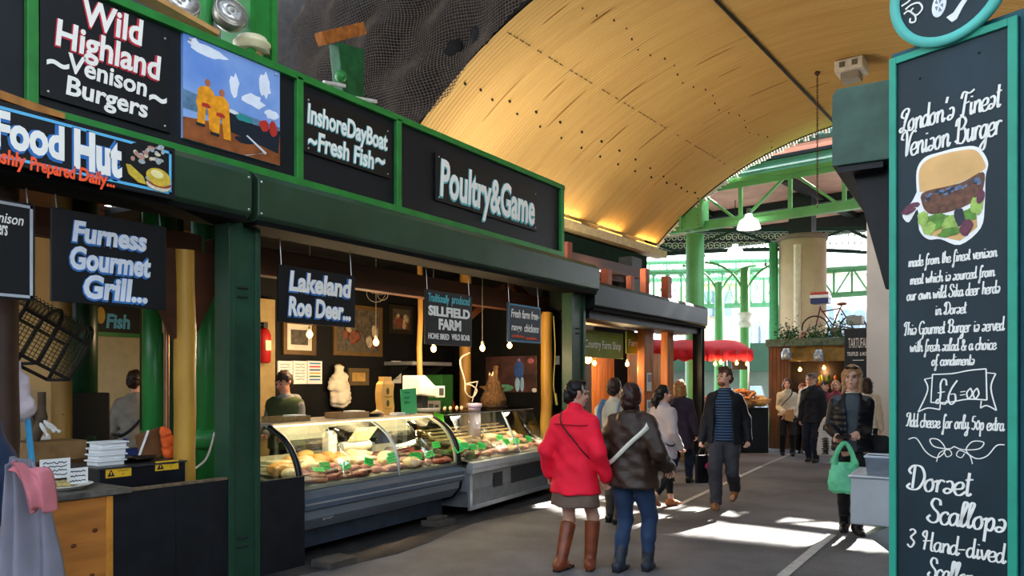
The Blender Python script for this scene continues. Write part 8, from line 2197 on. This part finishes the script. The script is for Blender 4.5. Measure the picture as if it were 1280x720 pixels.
q.build('chalk_drawing', [m_wht, M('chalk_white', 'e8ecee', .6), M('chalk_shade', '7e8b96', .6)], t, fix=False)
# white street light piece at the top corner
# steel sink unit with tubs
P0 = at_d(1063, 600, 5.6); ed = -ax_
sx_ = np.array([ax_[1], -ax_[0], 0])
m_sink = M('sink_enamel', 'b9bcbd', .35, .25, var=.12, scale=3)
t = thing('sink_unit', 'worn white steel sink cabinet standing behind the chalk sign', 'sink unit', (P0[0], P0[1], 0))
def SK(u, v, z): return np.array([P0[0], P0[1], 0]) + sx_ * u + ax_ * v + np.array([0, 0, z])
zt2 = 1.6 + (477 - 597) / 960 * 5.6; zb2 = 1.6 + (477 - 655) / 960 * 5.6
q = MB(); q.prism([SK(0, 0, zb2), SK(.75, 0, zb2), SK(.75, 0, zt2), SK(0, 0, zt2)], (0, 0, 0), ax_ * .6); q.build('basin_box', m_sink, t, .01)
q = MB(); q.prism([SK(-.015, -.015, zt2), SK(.76, -.015, zt2), SK(.76, -.015, zt2 + .02), SK(-.015, -.015, zt2 + .02)], (0, 0, 0), ax_ * .63); q.build('rim', M('rim_steel', 'c4c8ca', .3, .6), t, .006)
q = MB(); q.tube([SK(.25, .2, zb2), SK(.3, .2, zb2 - .09), SK(.5, .2, zb2 - .12)], [.2, .14, .05], 12); q.build('bowl_underside', m_sink, t)
for u in (.3, .7):
    for v in (.05, .52): q = MB(); q.prism([SK(u, v, 0), SK(u + .05, v, 0), SK(u + .05, v, zb2), SK(u, v, zb2)], (0, 0, 0), ax_ * .05); q.build('leg', m_sink, t)
for k, (u, v, lab) in enumerate(((.1, .1, 'clear grey plastic tub on the sink, next to the lane'), (.36, .16, 'clear grey plastic tub on the sink, next to the chalk sign'))):
    z = zt2 + .021
    t = thing('plastic_tub', lab, 'tub', SK(u, v, z))
    q = MB(); P = [SK(u, v, z), SK(u + .2, v, z), SK(u + .2, v + .2, z), SK(u, v + .2, z)]; C_ = SK(u + .1, v + .1, z); T = [C_ + (np.array(p) - C_) * 1.15 + np.array([0, 0, .13]) for p in P]
    q.add(P + T, [(0, 1, 2, 3)] + [(i, (i + 1) % 4, 4 + (i + 1) % 4, 4 + i) for i in range(4)]); o = q.build('wall', M('tub_clear', '9aa2ac', .2, var=.2, trans=.6), t); sm = o.modifiers.new('t', 'SOLIDIFY'); sm.thickness = .004
    q = MB(); q.tube([T[0], T[1], T[2], T[3], T[0]], .008, 6); q.build('rim', M('tub_rim', 'c9ced4', .3), t)
    q = MB(); q.box(C_ + np.array([0, 0, .05]), (.15, .15, .08), YAW); q.build('contents', M('tub_contents', '5a626c', .5, var=.5, scale=20), t)
for k in range(3):
    c = SK(.34 + .11 * k, .33, zt2 + .021)
    t = thing('oyster_tray', 'steel tray of shells stacked behind the plastic tubs, %s of three' % ('next to the lane', 'middle', 'next to the chalk sign')[k], 'tray', c, group='trays of shells on the sink')
    q = MB(); q.box(c + np.array([0, 0, .1]), (.1, .24, .2), YAW); q.build('tray', m_alu, t, .01)
    q = MB()
    for j in range(4): q.ball(c + np.array([.03 * cos(j * 1.6), .05 * sin(j * 1.6), .21]), .035, 8, 5, (1, 1, .5), .2)
    q.build('shells', M('shell_grey', '7a746c', .6, var=.4, scale=30), t)
q = MB(); q.bar(SK(.2, .4, zt2 + .02), SK(.62, .42, zt2 + .38), .02, .02); tag(q.build('steel_rail', m_alu), 'slanting steel rail rising from the sink towards the chalk sign', 'rail')
